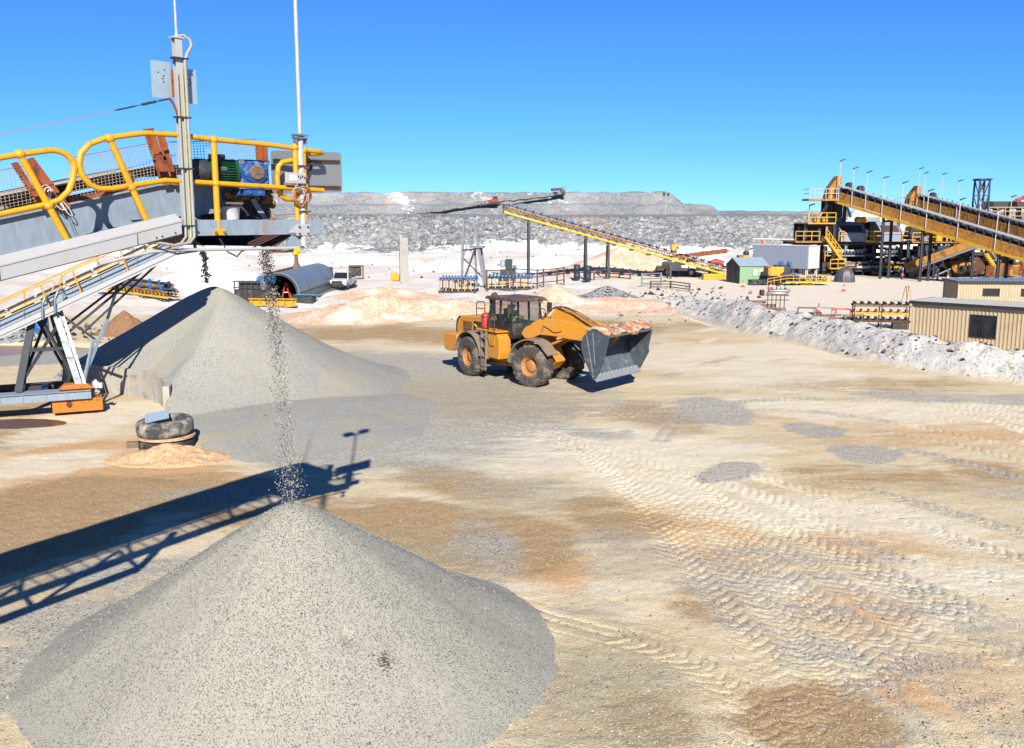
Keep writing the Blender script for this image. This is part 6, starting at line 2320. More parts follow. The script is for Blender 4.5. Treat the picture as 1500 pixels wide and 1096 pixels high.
for py, xa, xb in ((355, 1163, 1198), (355, 1226, 1234), (328, 1180, 1220), (355, 1266, 1288), (355, 1318, 1334), (384, 1207, 1230)):
    q = [(X(xa), Y0 - 0.85, Zp(py) + 0.15), (X(xb), Y0 - 0.85, Zp(py) + 0.15)]
    rail_run(MB(), q, 1.2, 0.06).build('handrail', 'plant_yellow', ST, world=True)
    posts(ST, 'rail_post', q, 1.2, 'plant_yellow', 0.9, 0.06)
# two grey hoppers with sloping mouths
for xa, xb in ((1229, 1266), (1288, 1319)):
    a, b = X(xa), X(xb)
    z0, z1, z2, z3 = Zp(354), Zp(341), Zp(329), Zp(325)
    m = MB()
    m.prism([(Y0 - 0.7, z0), (Y0 - 0.7, z1), (Y0 + 0.9, z2), (Y0 + 1.4, z3), (Y0 + 4.4, z3), (Y0 + 4.4, z0)], a, b, 'yz')
    hp2 = m.build('hopper', 'plant_grey', ST, world=True, bevel=0.06)
    for k in range(5):
        pass
    m = MB()
    f = lambda u: (Y0 - 0.7 + 1.6 * u - 0.03, z1 + (z2 - z1) * u + 0.02)
    p_, q_ = f(0.10), f(0.86)
    m.prism([p_, q_, (q_[0] + 0.06, q_[1]), (p_[0] + 0.06, p_[1])], a + 0.25, b - 0.3, 'yz')
    o = m.build('hopper_mouth', 'rust_dark', hp2)
    o.data.transform(Matrix.Translation(-ST.location))
    for xx in (a + 0.06, b - 0.06):
        m = MB()
        m.beam((xx, Y0 - 0.76, z1), (xx, Y0 + 0.86, z2 + 0.03), 0.16, 0.10)
        m.beam((xx, Y0 - 0.76, z0), (xx, Y0 - 0.76, z1), 0.16, 0.10)
        o = m.build('edge_trim', 'container_grey', hp2)
        o.data.transform(Matrix.Translation(-ST.location))
    m = MB()
    m.span(a + 0.1, b - 0.1, Y0 - 0.78, Y0 - 0.71, z1 - 0.18, z1 - 0.04)
    m.span(a + 0.1, b - 0.1, Y0 - 0.78, Y0 - 0.71, z0 + 0.02, z0 + 0.14)
    m.build('face_rib', 'container_grey', ST, world=True)
    # chute and vibrating deck below
    m = MB()
    m.add([(a + 0.1, Y0, z0 - 0.02), (b - 0.1, Y0, z0 - 0.02), (b - 0.1, Y0 + 3.6, z0 - 0.02), (a + 0.1, Y0 + 3.6, z0 - 0.02), (a + 0.5, Y0 + 0.7, Zp(366)), (b - 0.5, Y0 + 0.7, Zp(366)), (b - 0.5, Y0 + 2.6, Zp(366)), (a + 0.5, Y0 + 2.6, Zp(366))],
          [(0, 1, 5, 4), (1, 2, 6, 5), (2, 3, 7, 6), (3, 0, 4, 7), (4, 5, 6, 7)])
    m.build('chute', 'dark_steel', ST, world=True)
    m = MB()
    for k in range(7):
        x_ = a + 0.3 + (b - a - 0.6) * k / 6
        m.lathe([(0.14, 0), (0.14, 0.34)], 10, (x_, Y0 - 0.3, Zp(371)))
    m.span(a, b, Y0 - 0.5, Y0 - 0.1, Zp(375.5), Zp(373.5))
    m.span(a, b, Y0 - 0.5, Y0 - 0.1, Zp(368), Zp(367))
    m.build('spring_bank', 'galvanised', ST, world=True, kind='stuff')
    m = MB()
    m.beam((a, Y0 - 0.4, Zp(386)), (b + 0.6, Y0 - 0.4, Zp(384)), 0.5, 0.25)
    m.build('underpan', 'timber', ST, world=True)
    MB().tube([(a + 0.2, Y0 + 0.2, Zp(391)), (b, Y0 + 0.2, Zp(390))], 0.36, 12).build('feeder_pipe', 'plant_yellow', ST, 40, world=True)
# grey ducts and drives on top
for xa, xb, py in ((1216, 1242, 321), (1270, 1296, 321)):
    MB().span(X(xa), X(xb), Y0 + 1.6, Y0 + 4.2, Zp(py + 4), Zp(py - 3)).build('duct', 'plant_grey', ST, bevel=0.05, world=True)
for px, py in ((1194, 322), (1206, 322), (1256, 322), (1264, 322)):
    MB().lathe([(0.2, 0), (0.36, 0.12), (0.4, 0.3), (0.4, 0.9), (0.3, 1.1)], 14, (X(px), Y0 - 0.6, Zp(py)), (0, 1, 0)).build('drive_motor', 'plant_yellow', ST, 40, world=True)
# transfer tower carrying the conveyor head
m = MB()
for px in (1213, 1224, 1238):
    m.ibeam((X(px), Y0 + 0.6, Zp(326)), (X(px), Y0 + 0.6, Zp(292)), 0.35, 0.35, 0.05)
    m.ibeam((X(px), Y0 + 2.6, Zp(326)), (X(px), Y0 + 2.6, Zp(292)), 0.35, 0.35, 0.05)
m.build('head_support', 'plant_navy', ST, world=True)
MB().span(X(1214), X(1236), Y0 + 0.8, Y0 + 2.4, Zp(318), Zp(294)).build('transfer_chute', 'plant_navy', ST, bevel=0.1, world=True)
for xa, xb in ((1212, 1200), (1239, 1247)):
    MB().beam((X(xa), Y0 + 0.5, Zp(300)), (X(xb), Y0 + 0.5, Zp(318)), 0.25, 0.25).build('brace', 'plant_grey', ST, world=True)
# stair
sa, sb_ = Vector((X(1204), Y0 - 1.6, Zp(347))), Vector((X(1226), Y0 - 2.2, Zp(378)))
for dy in (0, 0.9):
    MB().beam(sa + Vector((0, dy, 0)), sb_ + Vector((0, dy, 0)), 0.10, 0.30).build('stair_stringer', 'plant_yellow', ST, world=True)
m = MB()
for k in range(13):
    q = sa.lerp(sb_, k / 12)
    m.box(q + Vector((0, 0.45, 0)), (0.25, 0.9, 0.05))
m.build('stair_treads', 'plant_yellow', ST, world=True, kind='stuff')
m = MB()
m.tube([sa + Vector((0, 0, 1.1)), sb_ + Vector((0, 0, 1.1))], 0.06, 5)
m.tube([sa + Vector((0, 0, 0.6)), sb_ + Vector((0, 0, 0.6))], 0.05, 5)
m.build('stair_rail', 'plant_yellow', ST, world=True)
for k in range(6):
    q = sa.lerp(sb_, k / 5)
    MB().tube([q, q + Vector((0, 0, 1.1))], 0.06, 5).build('rail_post', 'plant_yellow', ST, world=True)
m = MB()
m.span(X(1210), X(1232), Y0 - 2.3, Y0 - 1.2, Zp(393), Zp(391.5))
m.span(X(1219), X(1232), Y0 - 2.3, Y0 - 1.2, Zp(379), Zp(377.5))
m.build('stair_landing', 'plant_yellow', ST, world=True)
q = [(X(1210), Y0 - 2.3, Zp(392)), (X(1232), Y0 - 2.3, Zp(392))]
rail_run(MB(), q, 1.1, 0.06).build('handrail', 'plant_yellow', ST, world=True)
posts(ST, 'rail_post', q, 1.1, 'plant_yellow', 0.7, 0.06)
# dark bins and screens filling the tower
for xa, xb, pa_, pb_2, mt in ((1226, 1266, 404, 378, 'cab_dark'), (1268, 1300, 402, 360, 'plant_navy'), (1300, 1330, 404, 380, 'dark_steel'), (1182, 1222, 354, 332, 'plant_navy'), (1184, 1226, 402, 362, 'cab_dark'), (1268, 1286, 354, 326, 'plant_navy')):
    MB().span(X(xa), X(xb), Y0 + 3.2, Y0 + 5.6, Zp(pa_), Zp(pb_2)).build('bin', mt, ST, bevel=0.08, world=True)
# braces and pipework through the lower tower
r5 = random.Random(19)
for k in range(26):
    pa_, pb_2 = r5.uniform(1226, 1330), 0
    pb_2 = pa_ + r5.choice((-1, 1)) * r5.uniform(8, 26)
    a = Vector((X(pa_), Y0 + r5.uniform(-0.3, 4.6), Zp(r5.uniform(376, 392))))
    b = Vector((X(pb_2), a.y, Zp(r5.uniform(398, 408))))
    MB().beam(a, b, 0.14, 0.14).build('brace', r5.choice(('plant_navy', 'plant_navy', 'galvanised', 'dark_steel')), ST, world=True)
for k in range(14):
    pa_ = r5.uniform(1228, 1326)
    a = Vector((X(pa_), Y0 + r5.uniform(0, 3), r5.uniform(0.4, 1.6)))
    MB().lathe([(0.25, 0), (0.42, 0.12), (0.42, 0.9), (0.25, 1.05)], 12, a, (r5.choice((0, 1)), 0.2, 0)).build('pump', r5.choice(('dark_steel', 'plant_navy', 'galvanised', 'plant_yellow')), ST, 40, world=True)
for k in range(9):
    pa_ = r5.uniform(1226, 1300)
    z = Zp(r5.uniform(360, 404))
    MB().tube([(X(pa_), Y0 - 0.4, z), (X(pa_ + r5.uniform(15, 34)), Y0 - 0.4, z + r5.uniform(-0.2, 0.2))], r5.uniform(0.06, 0.16), 8).build('pipe', r5.choice(('galvanised', 'roof_pale', 'dark_steel', 'plant_grey')), ST, 40, world=True)
MB().span(X(1319), X(1333), Y0 + 0.2, Y0 + 3, Zp(344), Zp(322)).build('control_room', 'white_paint', ST, bevel=0.05, world=True)
for px in (1163, 1176):
    MB().tube([(X(px), Y0, Zp(357)), (X(px + 14), Y0 + 1, Zp(357.5))], 0.18, 8).build('pipe', 'dark_steel', ST, 40, world=True)
MB().tube([(X(1112), Y0 + 3, Zp(351)), (X(1180), Y0 + 3, Zp(352))], 0.10, 8).build('pipe', 'roof_pale', ST, 40, world=True)
for px, t_ in ((1184, 300),):
    m = MB()
    m.tube([(X(px), Y0, Zp(330)), (X(px), Y0, Zp(t_))], 0.06, 6)
    m.build('light_pole', 'white_pole', ST, world=True)
    MB().box((X(px) + 0.3, Y0, Zp(t_)), (0.7, 0.3, 0.14), Matrix.Rotation(R(-18), 3, 'Y')).build('lamp_head', 'green_dark', ST, world=True)

# crushing module between the conveyors
Y1 = 117.0
CR = thing('crushing_module', 'cluttered crushing module with yellow guards under the feed conveyors at right', 'crushing plant', (57.0, Y1, 0))
X1 = lambda px, Y=Y1: at(px, 380, Y).x
Z1 = lambda py, Y=Y1: at(1420, py, Y).z
for px in (1332, 1348, 1376, 1395, 1420, 1452, 1480, 1505, 1530):
    for yy in (Y1 + 0.5, Y1 + 6):
        MB().ibeam((X1(px), yy, -0.05), (X1(px), yy, Z1(352 if px < 1400 else 366)), 0.32, 0.32, 0.05).build('column', 'plant_navy', CR, world=True)
for py, xa, xb in ((356, 1332, 1420), (372, 1395, 1530), (396, 1395, 1530), (340, 1332, 1400)):
    MB().ibeam((X1(xa), Y1 + 0.4, Z1(py)), (X1(xb), Y1 + 0.4, Z1(py)), 0.3, 0.36, 0.05).build('floor_beam', 'plant_navy', CR, world=True)
MB().span(X1(1334), X1(1404), Y1 - 0.2, Y1 + 6, Z1(356), Z1(354.5)).build('deck', 'plant_brown', CR, world=True)
q = [(X1(1334), Y1 - 0.2, Z1(355)), (X1(1404), Y1 - 0.2, Z1(355))]
rail_run(MB(), q, 1.15, 0.06).build('handrail', 'plant_yellow', CR, world=True)
posts(CR, 'rail_post', q, 1.15, 'plant_yellow', 1.0, 0.06)
for (xa, xb, za, zc, yy, mt) in ((1368, 1376, 354, 342, -0.3, 'plant_yellow'), (1396, 1403, 354, 344, -0.3, 'plant_yellow'), (1396, 1412, 393, 384, 0.2, 'plant_brown'), (1458, 1482, 386, 365, 0.6, 'plant_navy'), (1486, 1512, 388, 366, 0.6, 'plant_navy'), (1344, 1362, 350, 332, 2.5, 'plant_navy'), (1372, 1392, 352, 334, 3.5, 'dark_steel'),
                                 (1418, 1432, 398, 388, -0.6, 'rust_dark'), (1428, 1446, 376, 366, 1.0, 'plant_yellow'), (1408, 1424, 382, 372, 1.5, 'plant_yellow'), (1470, 1500, 372, 364, 1.5, 'plant_brown')):
    MB().span(X1(xa), X1(xb), Y1 + yy, Y1 + yy + 2.2, Z1(za), Z1(zc)).build('machine_housing', mt, CR, bevel=0.08, world=True)
for (px, py, r_, mt, w_) in ((1405, 390, 0.9, 'plant_brown', 1.8), (1428, 390, 1.1, 'rust_dark', 1.6), (1452, 372, 0.8, 'dark_steel', 1.4), (1478, 372, 0.75, 'dark_steel', 1.4), (1392, 373, 0.5, 'plant_yellow', 2.0), (1340, 392, 0.9, 'plant_brown', 1.0)):
    MB().lathe([(r_ * 0.8, 0), (r_, 0.1), (r_, w_), (r_ * 0.7, w_ + 0.15)], 18, (X1(px), Y1 - 0.4, Z1(py)), (0.3, 1, 0)).build('rotor_drum', mt, CR, 40, world=True)
for xa, xb, za, zc, mt in ((1336, 1396, 404, 368, 'cab_dark'), (1396, 1450, 402, 362, 'plant_navy'), (1450, 1530, 402, 372, 'dark_steel'), (1340, 1400, 352, 330, 'plant_navy')):
    MB().span(X1(xa), X1(xb), Y1 + 5.2, Y1 + 7.5, Z1(za), Z1(zc)).build('bin', mt, CR, bevel=0.08, world=True)
# brown mesh guard fence in front
for k in range(6):
    m = MB()
    xa = X1(1446 + 12 * k, Y1 - 2)
    xb = X1(1456.5 + 12 * k, Y1 - 2)
    za, zc = Z1(404, Y1 - 2), Z1(390, Y1 - 2)
    for a, b in (((xa, za), (xb, za)), ((xa, zc), (xb, zc)), ((xa, za), (xa, zc)), ((xb, za), (xb, zc))):
        m.beam((a[0], Y1 - 2, a[1]), (b[0], Y1 - 2, b[1]), 0.06, 0.06)
    for j in range(1, 9):
        t_ = j / 9
        m.beam((xa + (xb - xa) * t_, Y1 - 2, za), (xa + (xb - xa) * t_, Y1 - 2, zc), 0.035, 0.035)
        m.beam((xa, Y1 - 2, za + (zc - za) * t_), (xb, Y1 - 2, za + (zc - za) * t_), 0.035, 0.035)
    m.build('guard_panel', 'plant_brown' if k % 2 else 'rust', CR, world=True)
sa, sb_ = Vector((X1(1436), Y1 - 1.5, Z1(371))), Vector((X1(1452), Y1 - 1.5, Z1(393)))
for dy in (0, 0.8):
    MB().beam(sa + Vector((0, dy, 0)), sb_ + Vector((0, dy, 0)), 0.1, 0.28).build('stair_stringer', 'plant_yellow', CR, world=True)
m = MB()
for k in range(9):
    m.box(sa.lerp(sb_, k / 8) + Vector((0, 0.4, 0)), (0.25, 0.8, 0.05))
m.build('stair_treads', 'plant_yellow', CR, world=True, kind='stuff')
MB().tube([sa + Vector((0, 0, 1.0)), sb_ + Vector((0, 0, 1.0))], 0.06, 5).build('stair_rail', 'plant_yellow', CR, world=True)
for k in range(46):
    pa_ = r5.uniform(1334, 1500)
    a = Vector((X1(pa_), Y1 + r5.uniform(-0.5, 5), Z1(r5.uniform(368, 396))))
    b = a + Vector((r5.uniform(-2.4, 2.4), r5.uniform(-0.4, 0.4), r5.uniform(-1.6, 0.8)))
    if b.z < 0.1:
        b.z = 0.1
    MB().beam(a, b, 0.14, 0.16).build('brace', r5.choice(('plant_navy', 'dark_steel', 'plant_brown', 'galvanised', 'plant_yellow')), CR, world=True)
for k in range(24):
    a = Vector((X1(r5.uniform(1336, 1500)), Y1 + r5.uniform(-0.8, 3), r5.uniform(0.2, 1.9)))
    MB().lathe([(0.22, 0), (0.40, 0.12), (0.40, 0.8), (0.22, 0.95)], 10, a, (r5.choice((0, 1)), 0.3, r5.choice((0, 0.6)))).build('pump', r5.choice(('dark_steel', 'plant_navy', 'galvanised', 'plant_brown', 'plant_yellow', 'rust')), CR, 40, world=True)
for k in range(34):
    pa_ = r5.uniform(1334, 1500)
    py_ = r5.uniform(352, 396)
    a = Vector((X1(pa_), Y1 + r5.uniform(-0.6, 4), Z1(py_)))
    b = a + Vector((r5.uniform(1.2, 3.6), r5.uniform(-0.2, 0.2), r5.uniform(-0.3, 0.3)))
    MB().tube([a, b], r5.uniform(0.05, 0.14), 7).build('pipe', r5.choice(('galvanised', 'roof_pale', 'plant_grey', 'plant_yellow', 'plant_navy')), CR, 40, world=True)
for k in range(20):
    pa_ = r5.uniform(1334, 1496)
    py_ = r5.uniform(360, 400)
    a = Vector((X1(pa_), Y1 + r5.uniform(0.2, 4), Z1(py_)))
    d_ = (r5.uniform(0.4, 1.3), r5.uniform(0.4, 1.0), r5.uniform(0.4, 1.1))
    MB().box(a, d_).build('cabinet', r5.choice(('plant_grey', 'roof_pale', 'plant_navy', 'plant_brown', 'dark_steel')), CR, bevel=0.03, world=True)
# raised dark tanks at far right
Y2 = 140.0
for i, (xa, xb) in enumerate(((1453, 1479), (1488, 1516))):
    a, b = at(xa, 306, Y2), at(xb, 295, Y2)
    t_ = thing('raised_tank', ('open dark steel tank on tall legs, left of the red boom', 'dark steel tank on tall legs at the right picture edge')[i], 'tank', ((a.x + b.x) / 2, Y2, 0), group='raised dark tanks')
    m = MB()
    m.prism([(a.x + 0.3, a.z), (b.x - 0.3, a.z), (b.x, b.z), (a.x, b.z)], Y2, Y2 + 3.2)
    m.build('tank', 'plant_navy', t_, bevel=0.05, world=True)
    for xx in (a.x + 0.4, b.x - 0.4):
        for yy in (Y2 + 0.2, Y2 + 3):
            MB().ibeam((xx, yy, -0.1), (xx, yy, a.z), 0.3, 0.3, 0.05).build('leg', 'plant_navy', t_, world=True)
    q = [(a.x - 0.6, Y2 - 0.5, a.z - 1.0), (b.x + 0.4, Y2 - 0.5, a.z - 1.0)]
    MB().span(a.x - 0.6, b.x + 0.4, Y2 - 0.55, Y2 + 3.4, a.z - 1.1, a.z - 0.95).build('deck', 'plant_brown', t_, world=True)
    rail_run(MB(), q, 1.2, 0.07).build('handrail', 'plant_yellow', t_, world=True)
    posts(t_, 'rail_post', q, 1.2, 'plant_yellow', 1.0, 0.07)
# lattice tower
Y3 = 132.0
LT = thing('lattice_tower', 'slender dark lattice tower rising above the plant conveyors', 'tower', (at(1441, 300, Y3).x, Y3, 0))
za, zc = -0.1, at(1441, 264, Y3).z
xl, xr = at(1434, 290, Y3).x, at(1448, 290, Y3).x
for s, xx in ((-1, xl), (1, xr)):
    for yy in (Y3, Y3 + 1.5):
        MB().beam((xx + s * 0.25, yy, za), (xx, yy, zc), 0.2, 0.2).build('leg', 'plant_navy', LT, world=True)
nb = 6
for k in range(nb):
    z0, z1 = za + (zc - za) * k / nb, za + (zc - za) * (k + 1) / nb
    for yy in (Y3, Y3 + 1.5):
        MB().beam((xl, yy, z1), (xr, yy, z1), 0.14, 0.14).build('tie', 'plant_navy', LT, world=True)
        MB().beam((xl, yy, z1), ((xl + xr) / 2, yy, z0), 0.11, 0.11).build('diagonal', 'plant_navy', LT, world=True)
        MB().beam((xr, yy, z1), ((xl + xr) / 2, yy, z0), 0.11, 0.11).build('diagonal', 'plant_navy', LT, world=True)
m = MB()
for xx in (xl, xr):
    m.box((xx, Y3 + 0.7, zc + 0.1), (0.5, 1.9, 0.25))
m.build('cap', 'plant_navy', LT, world=True)
# red loading boom at the right edge
RB = thing('loading_boom', 'red articulated boom on a mast above the right end of the plant', 'boom', (at(1506, 310, 150).x, 150, 0))
pts_ = [at(1481, 302, 150), at(1489, 295, 150), at(1498, 291, 150), at(1512, 287, 150)]
for a, b in zip(pts_[:-1], pts_[1:]):
    MB().beam(a, b, 0.5, 0.75).build('boom_section', 'red_paint', RB, bevel=0.05, world=True)
MB().tube([at(1488, 299, 149.6), at(1500, 294, 149.6)], 0.14, 8).build('cylinder', 'galvanised', RB, 40, world=True)
MB().ibeam((pts_[-1].x, 150, -0.1), pts_[-1], 0.7, 0.7, 0.08).build('mast', 'red_paint', RB, world=True)

# ------------------------------------------------------------------ site buildings
def clad_wall(m, a, b, h, z0, n, pitch=0.20, depth=0.035):
    """ribbed sheet wall from a to b; n points outward"""
    a, b = Vector(a), Vector(b)
    d = b - a
    L = d.length
    d.normalize()
    k = int(L / pitch)
    prof = []
    for i in range(k):
        s = i * L / k
        w = L / k
        prof += [(s, 0), (s + w * 0.30, 0), (s + w * 0.38, -depth), (s + w * 0.92, -depth)]
    prof.append((L, 0))
    vs, fs = [], []
    for s, o in prof:
        p = a + d * s + n * o
        vs += [(p.x, p.y, z0), (p.x, p.y, z0 + h)]
    for i in range(len(prof) - 1):
        fs.append((2 * i, 2 * i + 2, 2 * i + 3, 2 * i + 1))
    return m.add(vs, fs)


def site_building(label, corner, ang, L, D, h, windows, roof, wall='cladding'):
    """corner: left front corner on the ground; ang: heading of the front wall"""
    t = thing('site_building', label, 'site building', (corner[0], corner[1], 0), ang, 'ribbed site buildings')
    ex, ey = Vector((1, 0, 0)), Vector((0, 1, 0))
    # front wall in pieces round its windows so that the openings are real
    xs = sorted(windows, key=lambda w: w[0])
    cur = 0.0
    segs = []
    for (x0, x1, z0, z1) in xs:
        segs.append((cur, x0, 0, h))
        segs.append((x0, x1, 0, z0))
        segs.append((x0, x1, z1, h))
        cur = x1
    segs.append((cur, L, 0, h))
    m = MB()
    for (x0, x1, z0, z1) in segs:
        if x1 - x0 > 0.05 and z1 - z0 > 0.02:
            clad_wall(m, (x0, 0, 0), (x1, 0, 0), z1 - z0, z0, Vector((0, -1, 0)))
    clad_wall(m, (0, D, 0), (0, 0, 0), h, 0, Vector((-1, 0, 0)))
    clad_wall(m, (L, 0, 0), (L, D, 0), h, 0, Vector((1, 0, 0)))
    clad_wall(m, (L, D, 0), (0, D, 0), h, 0, Vector((0, 1, 0)))
    m.build('wall', wall, t)
    m = MB()
    for (x, y) in ((0, 0), (L, 0), (0, D), (L, D)):
        m.box((x, y, h / 2), (0.10, 0.10, h))
    m.build('corner_trim', wall, t)
    m = MB()
    m.box((L / 2, D / 2, h + 0.13), (L + 0.3, D + 0.3, 0.06))
    rf = m.build('roof', roof, t)
    m = MB()
    k = int(L / 0.4)
    for i in range(k):
        m.box((0.2 + i * 0.4, D / 2, h + 0.17), (0.05, D + 0.28, 0.03))
    m.build('roof_ribs', roof, rf, kind='stuff')
    for nm, a, b in (('fascia', (-0.16, -0.17), (L + 0.16, -0.17)), ('fascia', (-0.17, -0.15), (-0.17, D + 0.15)), ('fascia', (-0.16, D + 0.17), (L + 0.16, D + 0.17))):
        MB().beam((a[0], a[1], h + 0.08), (b[0], b[1], h + 0.08), 0.03, 0.17).build(nm, 'charcoal_trim', t)
    for (x0, x1, z0, z1) in windows:
        m = MB()
        w = 0.055
        m.span(x0, x1, -0.02, 0.05, z0, z0 + w)
        m.span(x0, x1, -0.02, 0.05, z1 - w, z1)
        m.span(x0, x0 + w, -0.02, 0.05, z0 + w, z1 - w)
        m.span(x1 - w, x1, -0.02, 0.05, z0 + w, z1 - w)
        m.span((x0 + x1) / 2 - 0.03, (x0 + x1) / 2 + 0.03, -0.015, 0.05, z0 + w, z1 - w)
        wo = m.build('window', 'charcoal_trim', t)
        for q in (0, 1):
            a = x0 + w + q * (x1 - x0) / 2
            b = (x0 + x1) / 2 - w + q * (x1 - x0) / 2 + 0.02
            MB().span(a - 0.01, b, 0.03, 0.04, z0 + w, z1 - w).build('pane', 'window_glass', wo)
            MB().span(a - 0.01, b, 0.20, 0.21, z0 + w + 0.1, z1 - w).build('blind', 'dark_steel', wo)
    return t


site_building('near tan ribbed site building behind the berm with a large dark window', (22.95, 54.6), R(-44), 12.0, 3.2, 2.42, [(3.15, 4.55, 0.75, 2.02), (7.6, 9.0, 0.75, 2.02)], 'roof_pale')
p = at(1405, 412, 76.0)
site_building('farther tan site building with a small wide window and bluish roof', (p.x, 76.0), R(-6), 12.0, 3.4, 2.15, [(1.85, 3.15, 1.1, 1.72), (4.75, 6.0, 1.1, 1.72)], 'roof_zinc')

# green shed
p = gp(1083, 416)
GS = thing('shed', 'small pale green shed with dark gable end and zinc roof', 'shed', (p.x, p.y, 0), R(12))
w, dp, eh, rh = 3.3, 3.4, 2.0, 2.75
m = MB()
clad_wall(m, (0, 0, 0), (w, 0, 0), eh, 0, Vector((0, -1, 0)), 0.25)
m.build('wall', 'green_clad', GS)
clad_wall(MB(), (w, dp, 0), (0, dp, 0), eh, 0, Vector((0, 1, 0)), 0.25).build('wall', 'green_clad', GS)
# ridge runs along the long side; the gables close the ends
for x, nm in ((0.0, 'gable_wall'), (w, 'gable_wall')):
    MB().prism([(0, 0), (0, eh), (dp / 2, rh), (dp, eh), (dp, 0)], x - 0.03, x + 0.03, 'yz').build(nm, 'green_dark', GS)
MB().span(-0.06, -0.035, 1.1, 1.9, 0.05, 1.85).build('door', 'charcoal_trim', GS)
for s in (0, 1):
    y0, y1 = (-0.12, dp / 2) if s == 0 else (dp + 0.12, dp / 2)
    m = MB()
    z0 = eh - 0.05
    m.add([(-0.15, y0, z0), (w + 0.15, y0, z0), (w + 0.15, y1, rh + 0.03), (-0.15, y1, rh + 0.03), (-0.15, y0, z0 + 0.05), (w + 0.15, y0, z0 + 0.05), (w + 0.15, y1, rh + 0.08), (-0.15, y1, rh + 0.08)],
          [(0, 1, 2, 3), (7, 6, 5, 4), (0, 4, 5, 1), (3, 2, 6, 7), (1, 5, 6, 2), (0, 3, 7, 4)])
    m.build('roof', 'roof_zinc', GS)
for k in range(2):
    MB().span(1.6 + 0.7 * k, 2.15 + 0.7 * k, -0.06, -0.045, 0.9, 1.6).build('notice', 'white_paint', GS)

# raised site container
p = at(1183, 393, 111)
CN = thing('site_container', 'grey sided site container with white end doors raised on legs beside the plant', 'container', (p.x, 111, 0), R(-47))
CN.scale = (1.15, 1, 1)
z0, z1 = 1.35, 3.95
m = MB()
m.span(-6.4, 0, 0, 2.5, z0, z1)
m.build('body', 'container_grey', CN, bevel=0.03)
m = MB()
for k in range(30):
    m.span(-6.3 + 0.21 * k, -6.2 + 0.21 * k, -0.02, -0.001, z0 + 0.12, z1 - 0.12)
m.build('side_ribs', 'container_grey', CN, kind='stuff')
for q in (0, 1):
    MB().span(0.002, 0.06, 0.04 + 1.23 * q, 1.21 + 1.23 * q, z0 + 0.03, z1 - 0.03).build('end_door', 'white_paint', CN, bevel=0.01)
MB().span(-6.45, 0.08, -0.05, 2.55, z1 + 0.002, z1 + 0.07).build('roof', 'white_paint', CN)
for x in (-6.2, -3.2, -0.2):
    for y in (0.2, 2.3):
        MB().ibeam((x, y, -0.05), (x, y, z0), 0.2, 0.2, 0.03).build('leg', 'white_paint', CN)

# ------------------------------------------------------------------ mobile screen with yellow hopper
MS = thing('mobile_screen', 'mobile screening unit with yellow hopper, blue motors and yellow railed platform', 'screening unit', (gp(1150, 420).x, 104, 0))
Ym = 104.0
XM = lambda px: at(px, 405, Ym).x
ZM = lambda py: at(1150, py, Ym).z
m = MB()
m.prism([(XM(1124), ZM(404)), (XM(1127), ZM(391)), (XM(1147), ZM(391)), (XM(1147), ZM(398)), (XM(1140), ZM(404))], Ym - 0.3, Ym + 1.6)
m.build('hopper', 'plant_yellow', MS, bevel=0.04, world=True)
MB().span(XM(1123.5), XM(1127), Ym - 0.35, Ym + 1.5, ZM(403), ZM(392)).build('hopper_end', 'plant_brown', MS, world=True)
for px in (1142, 1154):
    MB().lathe([(0.15, 0), (0.27, 0.1), (0.27, 0.55), (0.15, 0.65)], 12, (XM(px), Ym - 0.2, ZM(386)), (0.4, 1, 0)).build('motor', 'blue_gear', MS, 40, world=True)
MB().span(XM(1137), XM(1158), Ym, Ym + 1.4, ZM(404), ZM(389)).build('screen_box', 'plant_navy', MS, bevel=0.05, world=True)
MB().beam((XM(1098), Ym, ZM(416)), (XM(1166), Ym, ZM(404)), 1.0, 0.35).build('feed_boom', 'plant_navy', MS, world=True)
MB().span(XM(1148), XM(1214), Ym - 0.8, Ym + 1.0, ZM(414), ZM(412)).build('platform', 'bright_yellow', MS, world=True)
q = [(XM(1122), Ym - 0.8, ZM(418)), (XM(1150), Ym - 0.8, ZM(413)), (XM(1214), Ym - 0.8, ZM(413))]
rail_run(MB(), q, 0.75, 0.04).build('handrail', 'plant_yellow', MS, world=True)
posts(MS, 'rail_post', q, 0.75, 'plant_yellow', 0.6, 0.04)
for k in range(8):
    px = 1152 + 8 * k
    MB().lathe([(0.18, 0), (0.24, 0.1), (0.24, 0.6)], 10, (XM(px), Ym + 0.2, ZM(408 + 2 * (k % 2))), (0.6, 1, 0.2 * (k % 3))).build('roller', ('dark_steel', 'galvanised', 'blue_gear')[k % 3], MS, 40, world=True)
MB().span(XM(1100), XM(1170), Ym - 0.3, Ym + 1.2, 0.25, 0.55).build('chassis', 'dark_steel', MS, bevel=0.03, world=True)
for px in (1176, 1186):
    MB().ibeam((XM(px), Ym, 0), (XM(px), Ym, ZM(414)), 0.16, 0.16, 0.03).build('leg', 'dark_steel', MS, world=True)
MB().span(XM(1172), XM(1192), Ym - 0.4, Ym + 0.6, 0.0, 0.16).build('foot_pad', 'bright_yellow', MS, world=True)
for px in (1106, 1118, 1140, 1160):
    MB().lathe([(0.2, 0), (0.28, 0.05), (0.28, 0.3), (0.2, 0.35)], 14, (XM(px), Ym - 0.7, 0.28), (0, 1, 0)).build('wheel', 'black_rubber', MS, 40, world=True)

